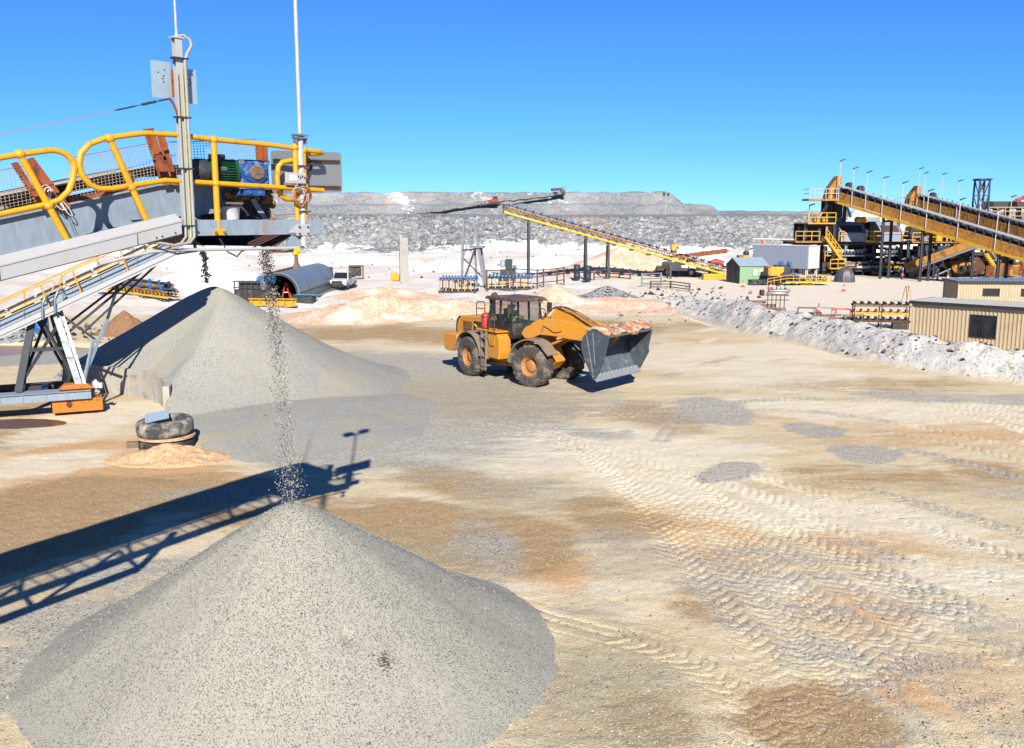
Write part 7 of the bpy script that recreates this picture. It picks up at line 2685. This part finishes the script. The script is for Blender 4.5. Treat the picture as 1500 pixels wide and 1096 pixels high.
# draped load
p = gp(1242, 414)
n1, n2 = 40, 16
vs, fs = [], []
for i in range(n2):
    u = i / (n2 - 1)
    for k in range(n1):
        a = 2 * math.pi * k / n1
        rr = (0.12 + 0.95 * math.sin(u * 1.45)) * (1 + 0.07 * u * math.sin(a * 9 + 1.3) + 0.05 * u * math.sin(a * 5))
        vs.append((p.x + 1.05 * rr * math.cos(a), p.y + 1.0 + rr * math.sin(a), 1.65 * (1 - u ** 2.2) + 0.06 * math.sin(a * 4) * (1 - u)))
for i in range(n2 - 1):
    for k in range(n1):
        fs.append((i * n1 + k, i * n1 + (k + 1) % n1, (i + 1) * n1 + (k + 1) % n1, (i + 1) * n1 + k))
fs.append(tuple(range(n1)))
o = MB().add(vs, fs).build('covered_load', 'tarp_grey', smooth=60)
tag(o, 'round load wrapped in a grey tarpaulin beside the plant legs', 'tarpaulin')

# yellow pump set behind the green shed
PS = thing('pump_set', 'yellow and brown pump set showing above the green shed roof', 'pump', (at(1098, 385, 123).x, 123, 0))
for (xa, xb, za, zc, mt) in ((1081, 1088, 386, 374, 'plant_brown'), (1087, 1097, 386, 374, 'plant_yellow'), (1097, 1104, 386, 378, 'rust_dark'), (1105, 1114, 386, 372, 'green_dark'), (1081, 1114, 400, 386, 'dark_steel')):
    a, b = at(xa, za, 123), at(xb, zc, 123)
    MB().span(a.x, b.x - 0.02, 122.5, 124, a.z, b.z - 0.02).build('housing', mt, PS, bevel=0.04, world=True)
a = at(1092, 371, 123)
MB().lathe([(0.2, 0), (0.35, 0.1), (0.35, 0.7), (0.2, 0.8)], 12, a, (0.5, 1, 0)).build('motor', 'dark_steel', PS, 40, world=True)
a, b = at(1116.5, 400, 118), at(1116.5, 352, 118)
m = MB()
m.tube([(a.x, 118, 0), b], 0.13, 8)
o = m.build('marker_post', 'cone_orange', smooth=50)
tag(o, 'tall orange red post at the left end of the grey container', 'post')

# ------------------------------------------------------------------ truck crane under the conveyor tail
TK = thing('crane_truck', 'white and yellow crane truck parked under the yellow conveyor', 'truck', (at(1010, 405, 119).x, 119.5, 0), R(-10))
m = MB()
m.prism([(-3.9, 0.75), (-3.9, 1.5), (-3.3, 2.35), (-1.2, 2.35), (-1.0, 1.4), (4.2, 1.25), (4.2, 0.7)], -1.1, 1.1)
m.build('body', 'white_paint', TK, bevel=0.06)
m = MB()
m.prism([(-3.85, 1.0), (-3.85, 1.45), (-2.2, 1.45), (-2.2, 1.0)], -1.13, -1.105)
m.build('stripe', 'plant_yellow', TK)
m = MB()
m.prism([(-0.6, 1.3), (-0.6, 2.5), (0.9, 2.5), (1.3, 1.9), (1.35, 1.3)], -1.0, 0.2)
cb = m.build('cab', 'white_paint', TK, bevel=0.06)
MB().prism([(-0.35, 1.75), (-0.35, 2.35), (0.75, 2.35), (1.05, 1.85)], -1.012, -1.002).build('side_window', 'window_glass', cb)
MB().box((1.25, -0.4, 2.05), (0.05, 0.9, 0.5), Matrix.Rotation(R(-32), 3, 'Y')).build('windscreen', 'window_glass', cb)
for x in (-2.6, 0.3, 2.9):
    for s in (-1, 1):
        w_ = MB().lathe([(0.25, 0), (0.52, 0.03), (0.55, 0.1), (0.55, 0.3), (0.5, 0.36)], 20, (x, 0.8 * s, 0.55), (0, s, 0)).build('wheel', 'black_rubber', TK, 40)
        MB().lathe([(0.24, 0), (0.26, 0.02)], 16, (x, 1.17 * s, 0.55), (0, s, 0)).build('rim', 'white_paint', w_, 40)
m = MB()
m.beam((-2.6, 0.4, 2.2), (4.6, 0.4, 3.2), 0.5, 0.55)
m.beam((-2.0, 0.4, 2.6), (-0.4, 0.4, 2.1), 0.2, 0.25)
m.build('crane_boom', 'rust', TK, bevel=0.04)
m = MB()
m.tube([(2.4, 0, 1.5), (3.2, 0.1, 1.9), (4.2, 0.0, 1.6)], 0.35, 10)
m.build('winch', 'red_paint', TK, 50)
m = MB()
m.box((5.4, 0, 0.35), (2.6, 1.2, 0.7))
o = m.build('skip_bin', 'plant_yellow', bevel=0.05)
o.location = TK.location
tag(o, 'low orange yellow bin on the ground before the green shed', 'bin')
o.location = (at(1045, 410, 113).x - 5.4, 113, 0)

# ------------------------------------------------------------------ cones and small markers
m = MB()
m.box((0, 0, 0.03), (0.42, 0.42, 0.06))
m.lathe([(0.15, 0.05), (0.10, 0.30), (0.03, 0.78), (0.02, 0.80)], 14)
cone_me = m.build('traffic_cone', 'cone_orange', smooth=40)
MB().lathe([(0.118, 0.26), (0.075, 0.46)], 14, caps=False).build('band', 'white_plastic', cone_me, 40)
cones = [((1088, 421), 'orange traffic cone in front of the green shed'), ((1129, 424), 'orange traffic cone in front of the yellow hopper'), ((1236, 427), 'orange traffic cone standing alone right of the mobile screen'), ((1199, 458), 'orange traffic cone among the steel scrap by the berm')]
for i, (q, lb) in enumerate(cones):
    p = gp(*q)
    k = 1.0
    if i == 0:
        cone_me.location = (p.x, p.y, gz(p.x, p.y))
        cone_me.scale = (k, k, k)
        tag(cone_me, lb, 'traffic cone', 'traffic cones in the yard')
    else:
        c = cone_me.copy()
        C.objects.link(c)
        c.location = (p.x, p.y, gz(p.x, p.y))
        c['label'] = lb
        c.scale = (k, k, k)
        for ch in cone_me.children:
            d = ch.copy()
            C.objects.link(d)
            d.parent = c
for q, lb in (((1321, 409), 'red and white marker post at the left foot of the discharge conveyor'), ((1373, 411), 'red and white marker post between two navy conveyor legs'), ((1388, 413), 'red and white marker post just right of the navy conveyor leg')):
    p = gp(*q)
    b = thing('marker_post', lb, 'post', (p.x, p.y, 0), 0, 'red and white marker posts')
    for k in range(4):
        MB().lathe([(0.12, 0.35 * k), (0.12, 0.35 * k + 0.345)], 10).build('segment', 'cone_orange' if k % 2 == 0 else 'white_plastic', b, 40)
for q, lb in (((1328, 443), 'thin yellow trestle stand left of the tan buildings'), ((1393, 440), 'thin yellow trestle stand beside the farther tan building')):
    p = gp(*q)
    b = thing('trestle_stand', lb, 'trestle', (p.x, p.y, 0), R(15), 'yellow trestle stands')
    for s in (-1, 1):
        for y in (-0.35, 0.35):
            MB().tube([(0.28 * s, y, 0), (0.03 * s, y * 0.6, 1.35)], 0.03, 6).build('leg', 'timber' if s < 0 else 'plant_yellow', b)
    MB().tube([(0, -0.3, 1.35), (0, 0.3, 1.35)], 0.035, 6).build('top_bar', 'plant_yellow', b)
    MB().tube([(-0.17, -0.28, 0.6), (0.17, -0.28, 0.6)], 0.025, 6).build('brace', 'plant_yellow', b)

# ------------------------------------------------------------------ roller stacks and scrap behind the berm
p = gp(1122, 455)
RS = thing('roller_stand', 'stand of steel pipes and rollers stacked on timbers behind the berm', 'roller stack', (p.x, p.y, 0), R(-8))
for k in range(3):
    MB().box((-0.3 - 0.5 * k, 0.2 * k, 0.12 + 0.26 * k), (3.6 - 0.5 * k, 0.28, 0.22), R(6 * k - 4)).build('timber', 'timber', RS, bevel=0.01)
for k in range(5):
    x = 0.1 + 0.32 * k
    MB().tube([(x, 0, 0.0), (x, 0, 2.0 - 0.15 * (k % 2))], 0.035, 6).build('post', 'rust_dark', RS)
for z, xa in ((1.35, 0.0), (1.55, 0.15)):
    MB().lathe([(0.09, 0), (0.16, 0.12), (0.16, 1.55), (0.09, 1.65)], 14, (xa, 0.1, z), (1, 0, 0)).build('roller', 'galvanised', RS, 40)
MB().lathe([(0.22, 0), (0.25, 0.06), (0.25, 0.3)], 14, (-0.5, 0.1, 1.4), (1, 0.2, 0)).build('drum', 'rust_dark', RS, 40)
for z in (0.85, 1.2):
    MB().beam((-0.1, 0, z), (1.7, 0, z), 0.06, 0.08).build('rail', 'timber', RS)

p = gp(1292, 484)
RF = thing('roller_rack', 'stacked conveyor frames with rollers left of the near tan building', 'conveyor frames', (p.x, p.y + 1.0, 0), R(-12))
for lvl, (z, mt) in enumerate(((0.55, 'rust_dark'), (1.05, 'plant_yellow'), (1.55, 'timber'))):
    for y in (-0.5, 0.5):
        MB().beam((-1.6, y, z), (2.0, y, z), 0.07, 0.14).build('frame_rail', mt, RF)
    for k in range(8):
        x = -1.45 + 0.47 * k
        m = MB()
        m.lathe([(0.07, 0), (0.09, 0.03), (0.09, 0.83), (0.07, 0.86)], 10, (x, -0.43, z + 0.16), (0, 1, 0))
        m.beam((x, -0.48, z), (x, -0.48, z + 0.26), 0.05, 0.05)
        m.build('roller', ('timber', 'sand_heap', 'rust_dark')[lvl], RF, 40)
for x in (-1.5, 0.2, 1.9):
    for y in (-0.5, 0.5):
        MB().beam((x, y, 0), (x, y, 1.6), 0.07, 0.07).build('post', 'rust_dark', RF)
MB().box((1.4, -0.1, 0.28), (0.9, 0.8, 0.55)).build('base_block', 'cab_dark', RF, bevel=0.03)
for i, (q, lb, mt) in enumerate((((1185, 470), 'low rusty steel frame lying nearest the roller stand', 'rust_dark'), ((1212, 473), 'grey steel pipe frame in the middle of the scrap row', 'galvanised'), ((1238, 478), 'orange painted steel frame at the right of the scrap row', 'cone_orange'), ((1258, 483), 'grey steel crate frame next to the stacked roller frames', 'dark_steel'))):
    p = gp(*q)
    sf = thing('scrap_steel', lb, 'steel frame', (p.x, p.y + 0.6, 0), R(-20 + 9 * i), 'steel frames lying behind the berm')
    w_, d_, h_ = 0.62 + 0.1 * (i % 2), 0.4, 0.55 + 0.12 * (i % 3)
    for s in (-1, 1):
        for t_ in (-1, 1):
            MB().beam((w_ * s, d_ * t_, 0), (w_ * s, d_ * t_, h_ + 0.3), 0.05, 0.05).build('post', mt, sf)
        for z in (0.3, h_ + 0.27):
            MB().beam((w_ * s, -d_, z), (w_ * s, d_, z), 0.045, 0.045).build('rail', mt, sf)
            MB().beam((-w_, d_ * s, z + 0.05), (w_, d_ * s, z + 0.05), 0.045, 0.045).build('rail', mt, sf)
    MB().tube([(-w_ - 0.3, 0, 0.45), (w_ + 0.4, 0.1, 0.5)], 0.07, 8).build('pipe', 'timber', sf)

# ------------------------------------------------------------------ middle distance on the white floor
p = gp(592, 413)
m = MB()
m.box((0, 0, 2.45), (0.95, 0.75, 5.1))
o = m.build('concrete_column', 'concrete_pale', bevel=0.03)
o.location = (p.x, p.y, 0)
o.rotation_euler = (0, 0, R(12))
tag(o, 'tall bare concrete column standing alone on the white floor', 'column')
p = gp(579, 411)
m = MB()
m.prism([(-0.5, 0), (0.5, 0), (0.5, 0.55), (0.1, 0.9), (-0.5, 0.9)], -0.3, 0.3)
o = m.build('yellow_block', 'plant_yellow', bevel=0.03)
o.location = (p.x, p.y, 0)
tag(o, 'small yellow block at the foot of the concrete column', 'block')
# braced steel tower
p = gp(692, 421)
AF = thing('support_tower', 'grey A shaped steel support tower between the blue roller frames', 'steel tower', (p.x, p.y, 0), R(-8))
for (a, b, mt, w_) in (((-1.15, 0, 0), (-0.95, 0.2, 7.0), 'galvanised', 0.24), ((1.3, 0, 0), (0.15, 0.2, 7.0), 'galvanised', 0.24), ((0.25, 1.2, 0), (0.1, 1.0, 4.2), 'galvanised', 0.2), ((1.35, 1.2, 0), (0.75, 1.0, 4.2), 'galvanised', 0.2)):
    MB().beam(a, b, w_, w_).build('leg', mt, AF)
for (a, b, mt, w_) in (((-1.0, 0.2, 6.95), (0.2, 0.2, 6.95), 'galvanised', 0.16), ((-0.95, 0.1, 3.2), (0.15, 0.1, 6.6), 'galvanised', 0.10), ((-1.05, 0, 0.3), (0.3, 0, 4.0), 'dark_steel', 0.18), ((-0.9, 0, 3.0), (1.2, 0, 0.9), 'dark_steel', 0.12), ((-1.0, 0, 3.9), (1.1, 0.2, 4.05), 'dark_steel', 0.16), ((-2.0, 0, 0.55), (-0.9, 0, 0.7), 'dark_steel', 0.2)):
    MB().beam(a, b, w_, w_).build('brace', mt, AF)
MB().box((0.45, 0.5, 4.2), (1.5, 1.4, 0.2)).build('platform', 'galvanised', AF)


def roller_rack(label, q, L, D, h, rz, n):
    p = gp(*q)
    t = thing('idler_frame_rack', label, 'idler frames', (p.x, p.y, 0), rz, 'racks of blue idler frames')
    for s in (-1, 1):
        MB().beam((-L / 2, D / 2 * s, 0.12), (L / 2, D / 2 * s, 0.12), 0.12, 0.2).build('skid', 'dark_steel', t)
        MB().beam((-L / 2, D / 2 * s, h - 0.3), (L / 2, D / 2 * s, h - 0.3), 0.08, 0.10).build('top_rail', 'plant_navy', t)
    for k in range(n):
        x = -L / 2 + 0.1 + (L - 0.2) * k / (n - 1)
        m = MB()
        m.beam((x, -D / 2 - 0.02, 0.2), (x, -D / 2 - 0.02, h - 0.32), 0.10, 0.12, (0, 1, 0))
        m.build('upright', 'plant_yellow' if k % 2 == 0 else 'rust_dark', t)
        m = MB()
        m.tube([(x, -D / 2, h - 0.08), (x, -D * 0.17, h - 0.2), (x, D * 0.17, h - 0.2), (x, D / 2, h - 0.05)], 0.09, 7)
        m.build('idler', 'blue_idler', t, 60)
    MB().span(L / 2 - 0.1, L / 2 + 0.02, -D / 2, D / 2, 0.2, 0.34).build('end_rail', 'plant_navy', t)
    return t


roller_rack('blue idler frames packed in a yellow rack left of the A shaped tower', (672, 428), 3.6, 2.2, 1.55, R(-6), 12)
roller_rack('second rack of blue idler frames, behind the rusty fence', (748, 424), 4.6, 2.2, 1.5, R(-4), 13)
p = gp(744, 414)
PM = thing('pump_unit', 'dark pump unit with blue motor standing behind the second idler rack', 'pump', (p.x, p.y + 3, 0))
MB().span(-0.9, 0.9, -0.5, 0.5, 0, 1.3).build('base', 'plant_navy', PM, bevel=0.04)
MB().span(-0.3, 0.5, -0.4, 0.4, 1.31, 2.5).build('housing', 'green_dark', PM, bevel=0.06)
MB().lathe([(0.2, 0), (0.33, 0.08), (0.33, 0.7), (0.2, 0.8)], 14, (-0.6, 0, 1.6), (0, 0, 1)).build('motor', 'roof_zinc', PM, 40)
MB().span(0.55, 1.0, -0.3, 0.3, 1.31, 1.8).build('blue_cover', 'blue_idler', PM, bevel=0.03)

fences = [([(713, 424), (744, 423), (752, 420), (787, 423)], 'rusty rail fence in front of the second blue idler rack', 2.0), ([(787, 422), (796, 420), (816, 418), (826, 416)], 'rusty rail fence panel under the conveyor head', 1.9),
          ([(870, 410), (893, 409), (907, 410), (923, 412)], 'low rusty rail fence between the conveyor leg and the gate', 1.2), ([(940, 421), (968, 420)], 'grey pipe gate in front of the crane truck', 1.5), ([(953, 423), (982, 423), (1010, 427)], 'short rusty post and rail length below the pipe gate', 0.8)]
for i, (pp, lb, h_) in enumerate(fences):
    P_ = [gp(*q) for q in pp]
    t = thing('rail_fence', lb, 'fence', (P_[0].x, P_[0].y, 0), 0, 'rail fences across the white floor')
    mt = 'galvanised' if i == 3 else 'roof_rust'
    for q in P_:
        MB().beam((q.x, q.y, -0.1), (q.x, q.y, h_), 0.16, 0.16).build('post', mt, t, world=True)
    for f_ in (0.95, 0.60, 0.25):
        for a, b in zip(P_[:-1], P_[1:]):
            MB().beam((a.x, a.y - 0.1, h_ * f_), (b.x, b.y - 0.1, h_ * f_), 0.06, 0.10).build('rail', mt, t, world=True)
for q, lb in (((845, 410), 'dark steel drum left of the second conveyor leg'), ((861, 412), 'stacked dark drum at the foot of the second conveyor leg')):
    p = gp(*q)
    m = MB()
    for k in range(2):
        m.lathe([(0.36, 0.9 * k), (0.38, 0.9 * k + 0.03), (0.37, 0.9 * k + 0.42), (0.39, 0.9 * k + 0.45), (0.37, 0.9 * k + 0.48), (0.38, 0.9 * k + 0.86), (0.35, 0.9 * k + 0.89)], 18)
    o = m.build('steel_drum', 'plant_navy', smooth=40)
    o.location = (p.x, p.y, 0)
    tag(o, lb, 'drum', 'dark drums near the conveyor leg')

# ------------------------------------------------------------------ steel arch with its machinery, pickup and crate
p = gp(418, 446)
SAx = thing('steel_arch', 'long grey half round steel arch with dark hatches along its crown', 'steel arch', (-20.15, 82.6, 0), R(0))
Rr, LL = 1.75, 17.0
ang = [0, 0] + [k * 180 / 26 for k in range(27)]
prof = [(Rr * math.cos(R(a)), 0.75 + Rr * math.sin(R(a)) * 1.02) for a in [k * 180 / 26 for k in range(27)]]
prof = [(Rr, 0.0)] + prof + [(-Rr, 0.0)]
npan = 6
for k in range(npan):
    m = MB()
    m.strip(prof, LL * k / npan + 0.01, LL * (k + 1) / npan - 0.01, 0.08 + 0.01 * (k % 2))
    m.build('arch_panel', 'steel_arch', SAx, 35)
m = MB()
for k in range(70):
    m.box((Rr + 0.05, 0.2 + LL * k / 71, 0.78), (0.08, 0.12, 0.12))
m.build('bolt_row', 'dark_steel', SAx, kind='stuff')
for k in range(5):
    m = MB()
    m.box((-0.65, 1.2 + 1.55 * k, 2.46 + 0.08), (1.1, 0.55, 0.16), Matrix.Rotation(R(-18), 3, 'Y'))
    m.build('hatch', 'rust_dark', SAx, bevel=0.02)
m = MB()
m.strip([(x * 0.93, z * 0.96) for x, z in prof], 0.05, 0.30, 0.22)
fr_ = m.build('end_ring', 'dark_steel', SAx, 35)
MB().box((0, LL - 0.2, 1.1), (3.2, 0.1, 2.2)).build('end_wall', 'dark_steel', SAx)
MB().box((2.1, LL / 2, 0.12), (0.25, LL + 1.0, 0.2)).build('side_rail', 'galvanised', SAx)
MD = thing('machine_skid', 'black machinery skid with blue motors in front of the steel arch', 'machinery', (gp(398, 440).x, 80.5, 0), R(-4))
MB().span(-1.9, 1.3, -0.6, 0.6, 0.35, 1.3).build('frame', 'cab_dark', MD, bevel=0.04)
for k in range(7):
    MB().beam((-1.8 + 0.5 * k, -0.65, 0.3), (-1.8 + 0.5 * k, -0.65, 2.0 - 0.1 * (k % 3)), 0.08, 0.08).build('post', 'dark_steel', MD)
for z in (1.5, 2.0):
    MB().beam((-1.9, -0.65, z), (1.4, -0.65, z), 0.08, 0.1).build('rail', 'cab_dark', MD)
for x in (-0.1, 0.75):
    MB().lathe([(0.2, 0), (0.3, 0.1), (0.3, 0.6), (0.2, 0.7)], 14, (x, 0.1, 2.1), (1, 0, 0)).build('motor', 'blue_idler', MD, 40)
MB().span(-1.6, 1.0, -0.3, 0.5, 1.3, 1.95).build('gear_case', 'dark_steel', MD, bevel=0.05)
MB().lathe([(0.3, 0), (0.34, 0.1), (0.34, 0.8), (0.25, 0.9)], 14, (0.7, -0.5, 1.3), (0, 0, 1)).build('tank', 'galvanised', MD, 40)
p = gp(400, 449)
m = MB()
m.ibeam((-2.0, 0, 0.35), (2.0, 0, 0.35), 0.5, 0.62, 0.06)
for k in range(6):
    m.box((-1.7 + 0.68 * k, 0, 0.35), (0.05, 0.48, 0.5))
o = m.build('yellow_beam', 'plant_yellow')
o.location = (p.x, p.y, 0)
o.rotation_euler = (0, 0, R(-6))
tag(o, 'yellow steel beam lying in front of the machinery skid', 'steel beam')
p = gp(446, 444)
TB = thing('covered_crate', 'dark steel crate under a turquoise sheet beside the arch mouth', 'crate', (p.x, p.y, 0), R(-8))
MB().span(-0.9, 0.9, -0.5, 0.5, 0, 0.62).build('crate', 'dark_steel', TB, bevel=0.02)
n1, n2 = 16, 10
u, w_ = np.meshgrid(np.linspace(-1.0, 1.0, n1), np.linspace(-0.62, 0.62, n2), indexing='ij')
o = grid_mesh('sheet', u, w_, 0.72 + 0.10 * fbm(u * 2, w_ * 2, 601, 3) - 0.25 * np.clip(np.abs(u) - 0.85, 0, 1), 'turquoise')
o.parent = TB
p = gp(421, 440)
RT = thing('folding_stand', 'red folding A shaped stand on the skid beside the arch', 'stand', (p.x, p.y - 0.2, 0))
for s in (-1, 1):
    for y in (-0.25, 0.25):
        MB().beam((0.42 * s, y, 0.0), (0.05 * s, y, 1.45), 0.09, 0.09).build('leg', 'red_paint', RT)
MB().box((0, 0, 1.5), (0.25, 0.6, 0.14)).build('top', 'red_paint', RT)
MB().box((0, -0.26, 0.75), (0.42, 0.05, 0.07)).build('brace', 'white_plastic', RT)

p = gp(497, 425)
UT = thing('pickup_truck', 'white pickup truck with dark grille parked right of the steel arch', 'pickup truck', (p.x, p.y + 2.2, 0), R(-94))
m = MB()
m.prism([(-2.5, 0.45), (-2.5, 1.05), (-0.5, 1.08), (0.9, 1.05), (2.2, 0.98), (2.42, 0.80), (2.45, 0.45)], -0.92, 0.92)
m.build('body', 'white_paint', UT, bevel=0.07)
m = MB()
m.add([(-0.75, -0.82, 1.05), (1.05, -0.82, 1.05), (0.55, -0.70, 1.72), (-0.65, -0.70, 1.72), (-0.75, 0.82, 1.05), (1.05, 0.82, 1.05), (0.55, 0.70, 1.72), (-0.65, 0.70, 1.72)],
      [(0, 1, 2, 3), (7, 6, 5, 4), (3, 2, 6, 7), (1, 5, 6, 2), (0, 3, 7, 4)])
cb = m.build('cab', 'white_paint', UT, bevel=0.05)
MB().add([(1.06, -0.74, 1.10), (1.06, 0.74, 1.10), (0.60, 0.64, 1.68), (0.60, -0.64, 1.68)], [(0, 1, 2, 3)]).build('windscreen', 'window_glass', cb)
for s in (-1, 1):
    MB().add([(-0.6, 0.825 * s, 1.12), (0.9, 0.825 * s, 1.12), (0.5, 0.72 * s, 1.66), (-0.55, 0.72 * s, 1.66)], [(0, 1, 2, 3)]).build('side_window', 'window_glass', cb)
    MB().box((2.36, 0.70 * s, 0.84), (0.16, 0.36, 0.18)).build('headlight', 'lamp_glass', UT)
    MB().box((0.95, 1.03 * s, 1.18), (0.12, 0.24, 0.20)).build('mirror', 'cab_dark', UT)
    for x in (-1.55, 1.6):
        w_ = MB().lathe([(0.22, 0), (0.37, 0.03), (0.39, 0.08), (0.39, 0.2), (0.35, 0.26)], 20, (x, 0.68 * s, 0.39), (0, s, 0)).build('wheel', 'black_rubber', UT, 40)
        MB().lathe([(0.2, 0), (0.21, 0.02)], 14, (x, 0.945 * s, 0.39), (0, s, 0)).build('rim', 'galvanised', w_, 40)
MB().box((2.44, 0, 0.72), (0.06, 1.1, 0.42)).build('grille', 'cab_dark', UT)
m = MB()
m.tube([(2.62, -0.85, 0.45), (2.66, -0.6, 0.6), (2.66, 0.6, 0.6), (2.62, 0.85, 0.45)], 0.09, 8)
m.box((2.58, 0, 0.48), (0.12, 1.7, 0.2))
m.build('bull_bar', 'cab_dark', UT, 50)
MB().box((0.0, 0, 1.78), (0.25, 1.0, 0.08)).build('roof_bar', 'white_plastic', UT)
m = MB()
m.box((-1.6, 0, 1.15), (1.7, 1.5, 0.2))
m.build('tray_cover', 'cab_dark', UT, bevel=0.04)

p = gp(522, 409)
CG = thing('mesh_crate', 'dark open framed mesh crate standing right of the pickup', 'crate', (p.x, p.y, 0), R(4))
for s in (-1, 1):
    for t_ in (-1, 1):
        MB().beam((0.8 * s, 0.5 * t_, 0), (0.8 * s, 0.5 * t_, 1.65), 0.09, 0.09).build('post', 'timber', CG)
    for z in (0.1, 1.62):
        MB().beam((-0.8, 0.5 * s, z), (0.8, 0.5 * s, z), 0.07, 0.08).build('rail', 'timber', CG)
        MB().beam((0.8 * s, -0.5, z), (0.8 * s, 0.5, z), 0.07, 0.08).build('rail', 'timber', CG)
MB().box((-0.05, 0.1, 0.95), (1.25, 0.6, 1.15)).build('machine', 'cab_dark', CG, bevel=0.05)
MB().beam((-0.75, -0.53, 0.2), (0.75, -0.53, 1.5), 0.04, 0.05).build('brace', 'timber', CG)

# yellow conveyor lengths lying behind the rear stacker
for i, (qa, qb, lb) in enumerate((((136, 428), (246, 444), 'front yellow conveyor length with blue idlers lying behind the rear pile'), ((150, 420), (240, 433), 'rear yellow conveyor length lying just behind the front one'))):
    a, b = gp(*qa), gp(*qb)
    t = thing('conveyor_length', lb, 'conveyor section', (a.x, a.y, 0), 0, 'conveyor lengths lying behind the rear pile')
    conveyor(t, Vector((a.x, a.y, 0.35)), Vector((b.x, b.y, 0.35)), 1.1, 0.95, 'bright_yellow', 'plant_brown', 'blue_idler', 7)
p = gp(62, 492)
m = MB()
m.lathe([(0.40, 0), (0.42, 0.03), (0.42, 0.5), (0.44, 0.52), (0.42, 0.55), (0.42, 1.0), (0.40, 1.03)], 20)
o = m.build('blue_drum', 'blue_idler', smooth=40)
o.location = (p.x, p.y, gz(p.x, p.y))
tag(o, 'blue drum on the far bank of the pond', 'drum')

# ------------------------------------------------------------------ machines on the spoil dump
def haul_truck(label, px, py, Y, rz, k):
    p = at(px, py, Y)
    t = thing('haul_truck', label, 'dump truck', p, rz)
    MB().prism([(-3.2, 2.2), (-3.6, 3.4), (-2.9, 3.5), (3.6, 4.0), (3.6, 3.75), (1.4, 3.5), (0.9, 2.4)], -1.9, 1.9).build('tray', 'roof_rust', t, bevel=0.05)
    MB().prism([(1.2, 1.6), (1.2, 3.2), (2.6, 3.2), (3.2, 2.4), (3.2, 1.4)], -1.6, 1.6).build('cab', 'timber', t, bevel=0.06)
    MB().span(-2.9, 3.0, -1.2, 1.2, 0.9, 1.55).build('chassis', 'cab_dark', t)
    for x in (-1.8, 2.1):
        for s in (-1, 1):
            MB().lathe([(0.5, 0), (0.95, 0.05), (1.0, 0.2), (1.0, 0.7), (0.9, 0.8)], 18, (x, 1.2 * s, 0.95), (0, s, 0)).build('wheel', 'black_rubber', t, 40)
    t.scale = (k, k, k)
    return t


haul_truck('dump truck at the top of the haul ramp on the skyline', 818, 286.5, 409, R(8), 0.85)
p = at(722, 300, 401)
DZ = thing('bulldozer', 'pinkish red bulldozer on the haul ramp of the spoil dump', 'bulldozer', p, R(172))
MB().prism([(-2.3, 1.0), (-2.3, 2.2), (1.0, 2.2), (1.9, 1.9), (1.9, 1.0)], -1.0, 1.0).build('body', 'red_paint', DZ, bevel=0.06)
MB().prism([(-1.9, 2.2), (-1.8, 3.4), (-0.3, 3.4), (-0.1, 2.2)], -0.9, 0.9).build('cab', 'cab_dark', DZ, bevel=0.05)
for s in (-1, 1):
    MB().prism([(-2.4, 0.1), (-2.7, 0.6), (-2.3, 1.1), (1.7, 1.1), (2.1, 0.6), (1.8, 0.1)], 1.02 * s, 1.55 * s).build('track', 'black_rubber', DZ, bevel=0.05)
    MB().beam((1.2, 1.7 * s, 0.7), (3.1, 1.7 * s, 0.6), 0.25, 0.3).build('push_arm', 'plant_yellow', DZ)
MB().strip([(3.0, 0.1), (2.85, 0.6), (2.95, 1.2), (3.2, 1.5)], -1.9, 1.9, 0.12).build('blade', 'rust_dark', DZ)
LTw = thing('lighting_tower', 'twin headed lighting mast at the right end of the spoil ridge', 'lighting mast', at(975, 314, 330) - Vector((0, 0, 0.4)))
h_ = at(975, 284, 330).z - at(975, 314, 330).z
MB().tube([(0, 0, 0), (0, 0, h_)], 0.12, 8).build('mast', 'white_pole', LTw, 40)
for s in (-1, 1):
    MB().box((0.75 * s, 0, h_ + 0.2), (0.75, 0.4, 1.15)).build('lamp_head', 'cab_dark', LTw, bevel=0.05)
MB().beam((-0.9, 0, h_ - 0.1), (0.9, 0, h_ - 0.1), 0.1, 0.12).build('cross_arm', 'cab_dark', LTw)
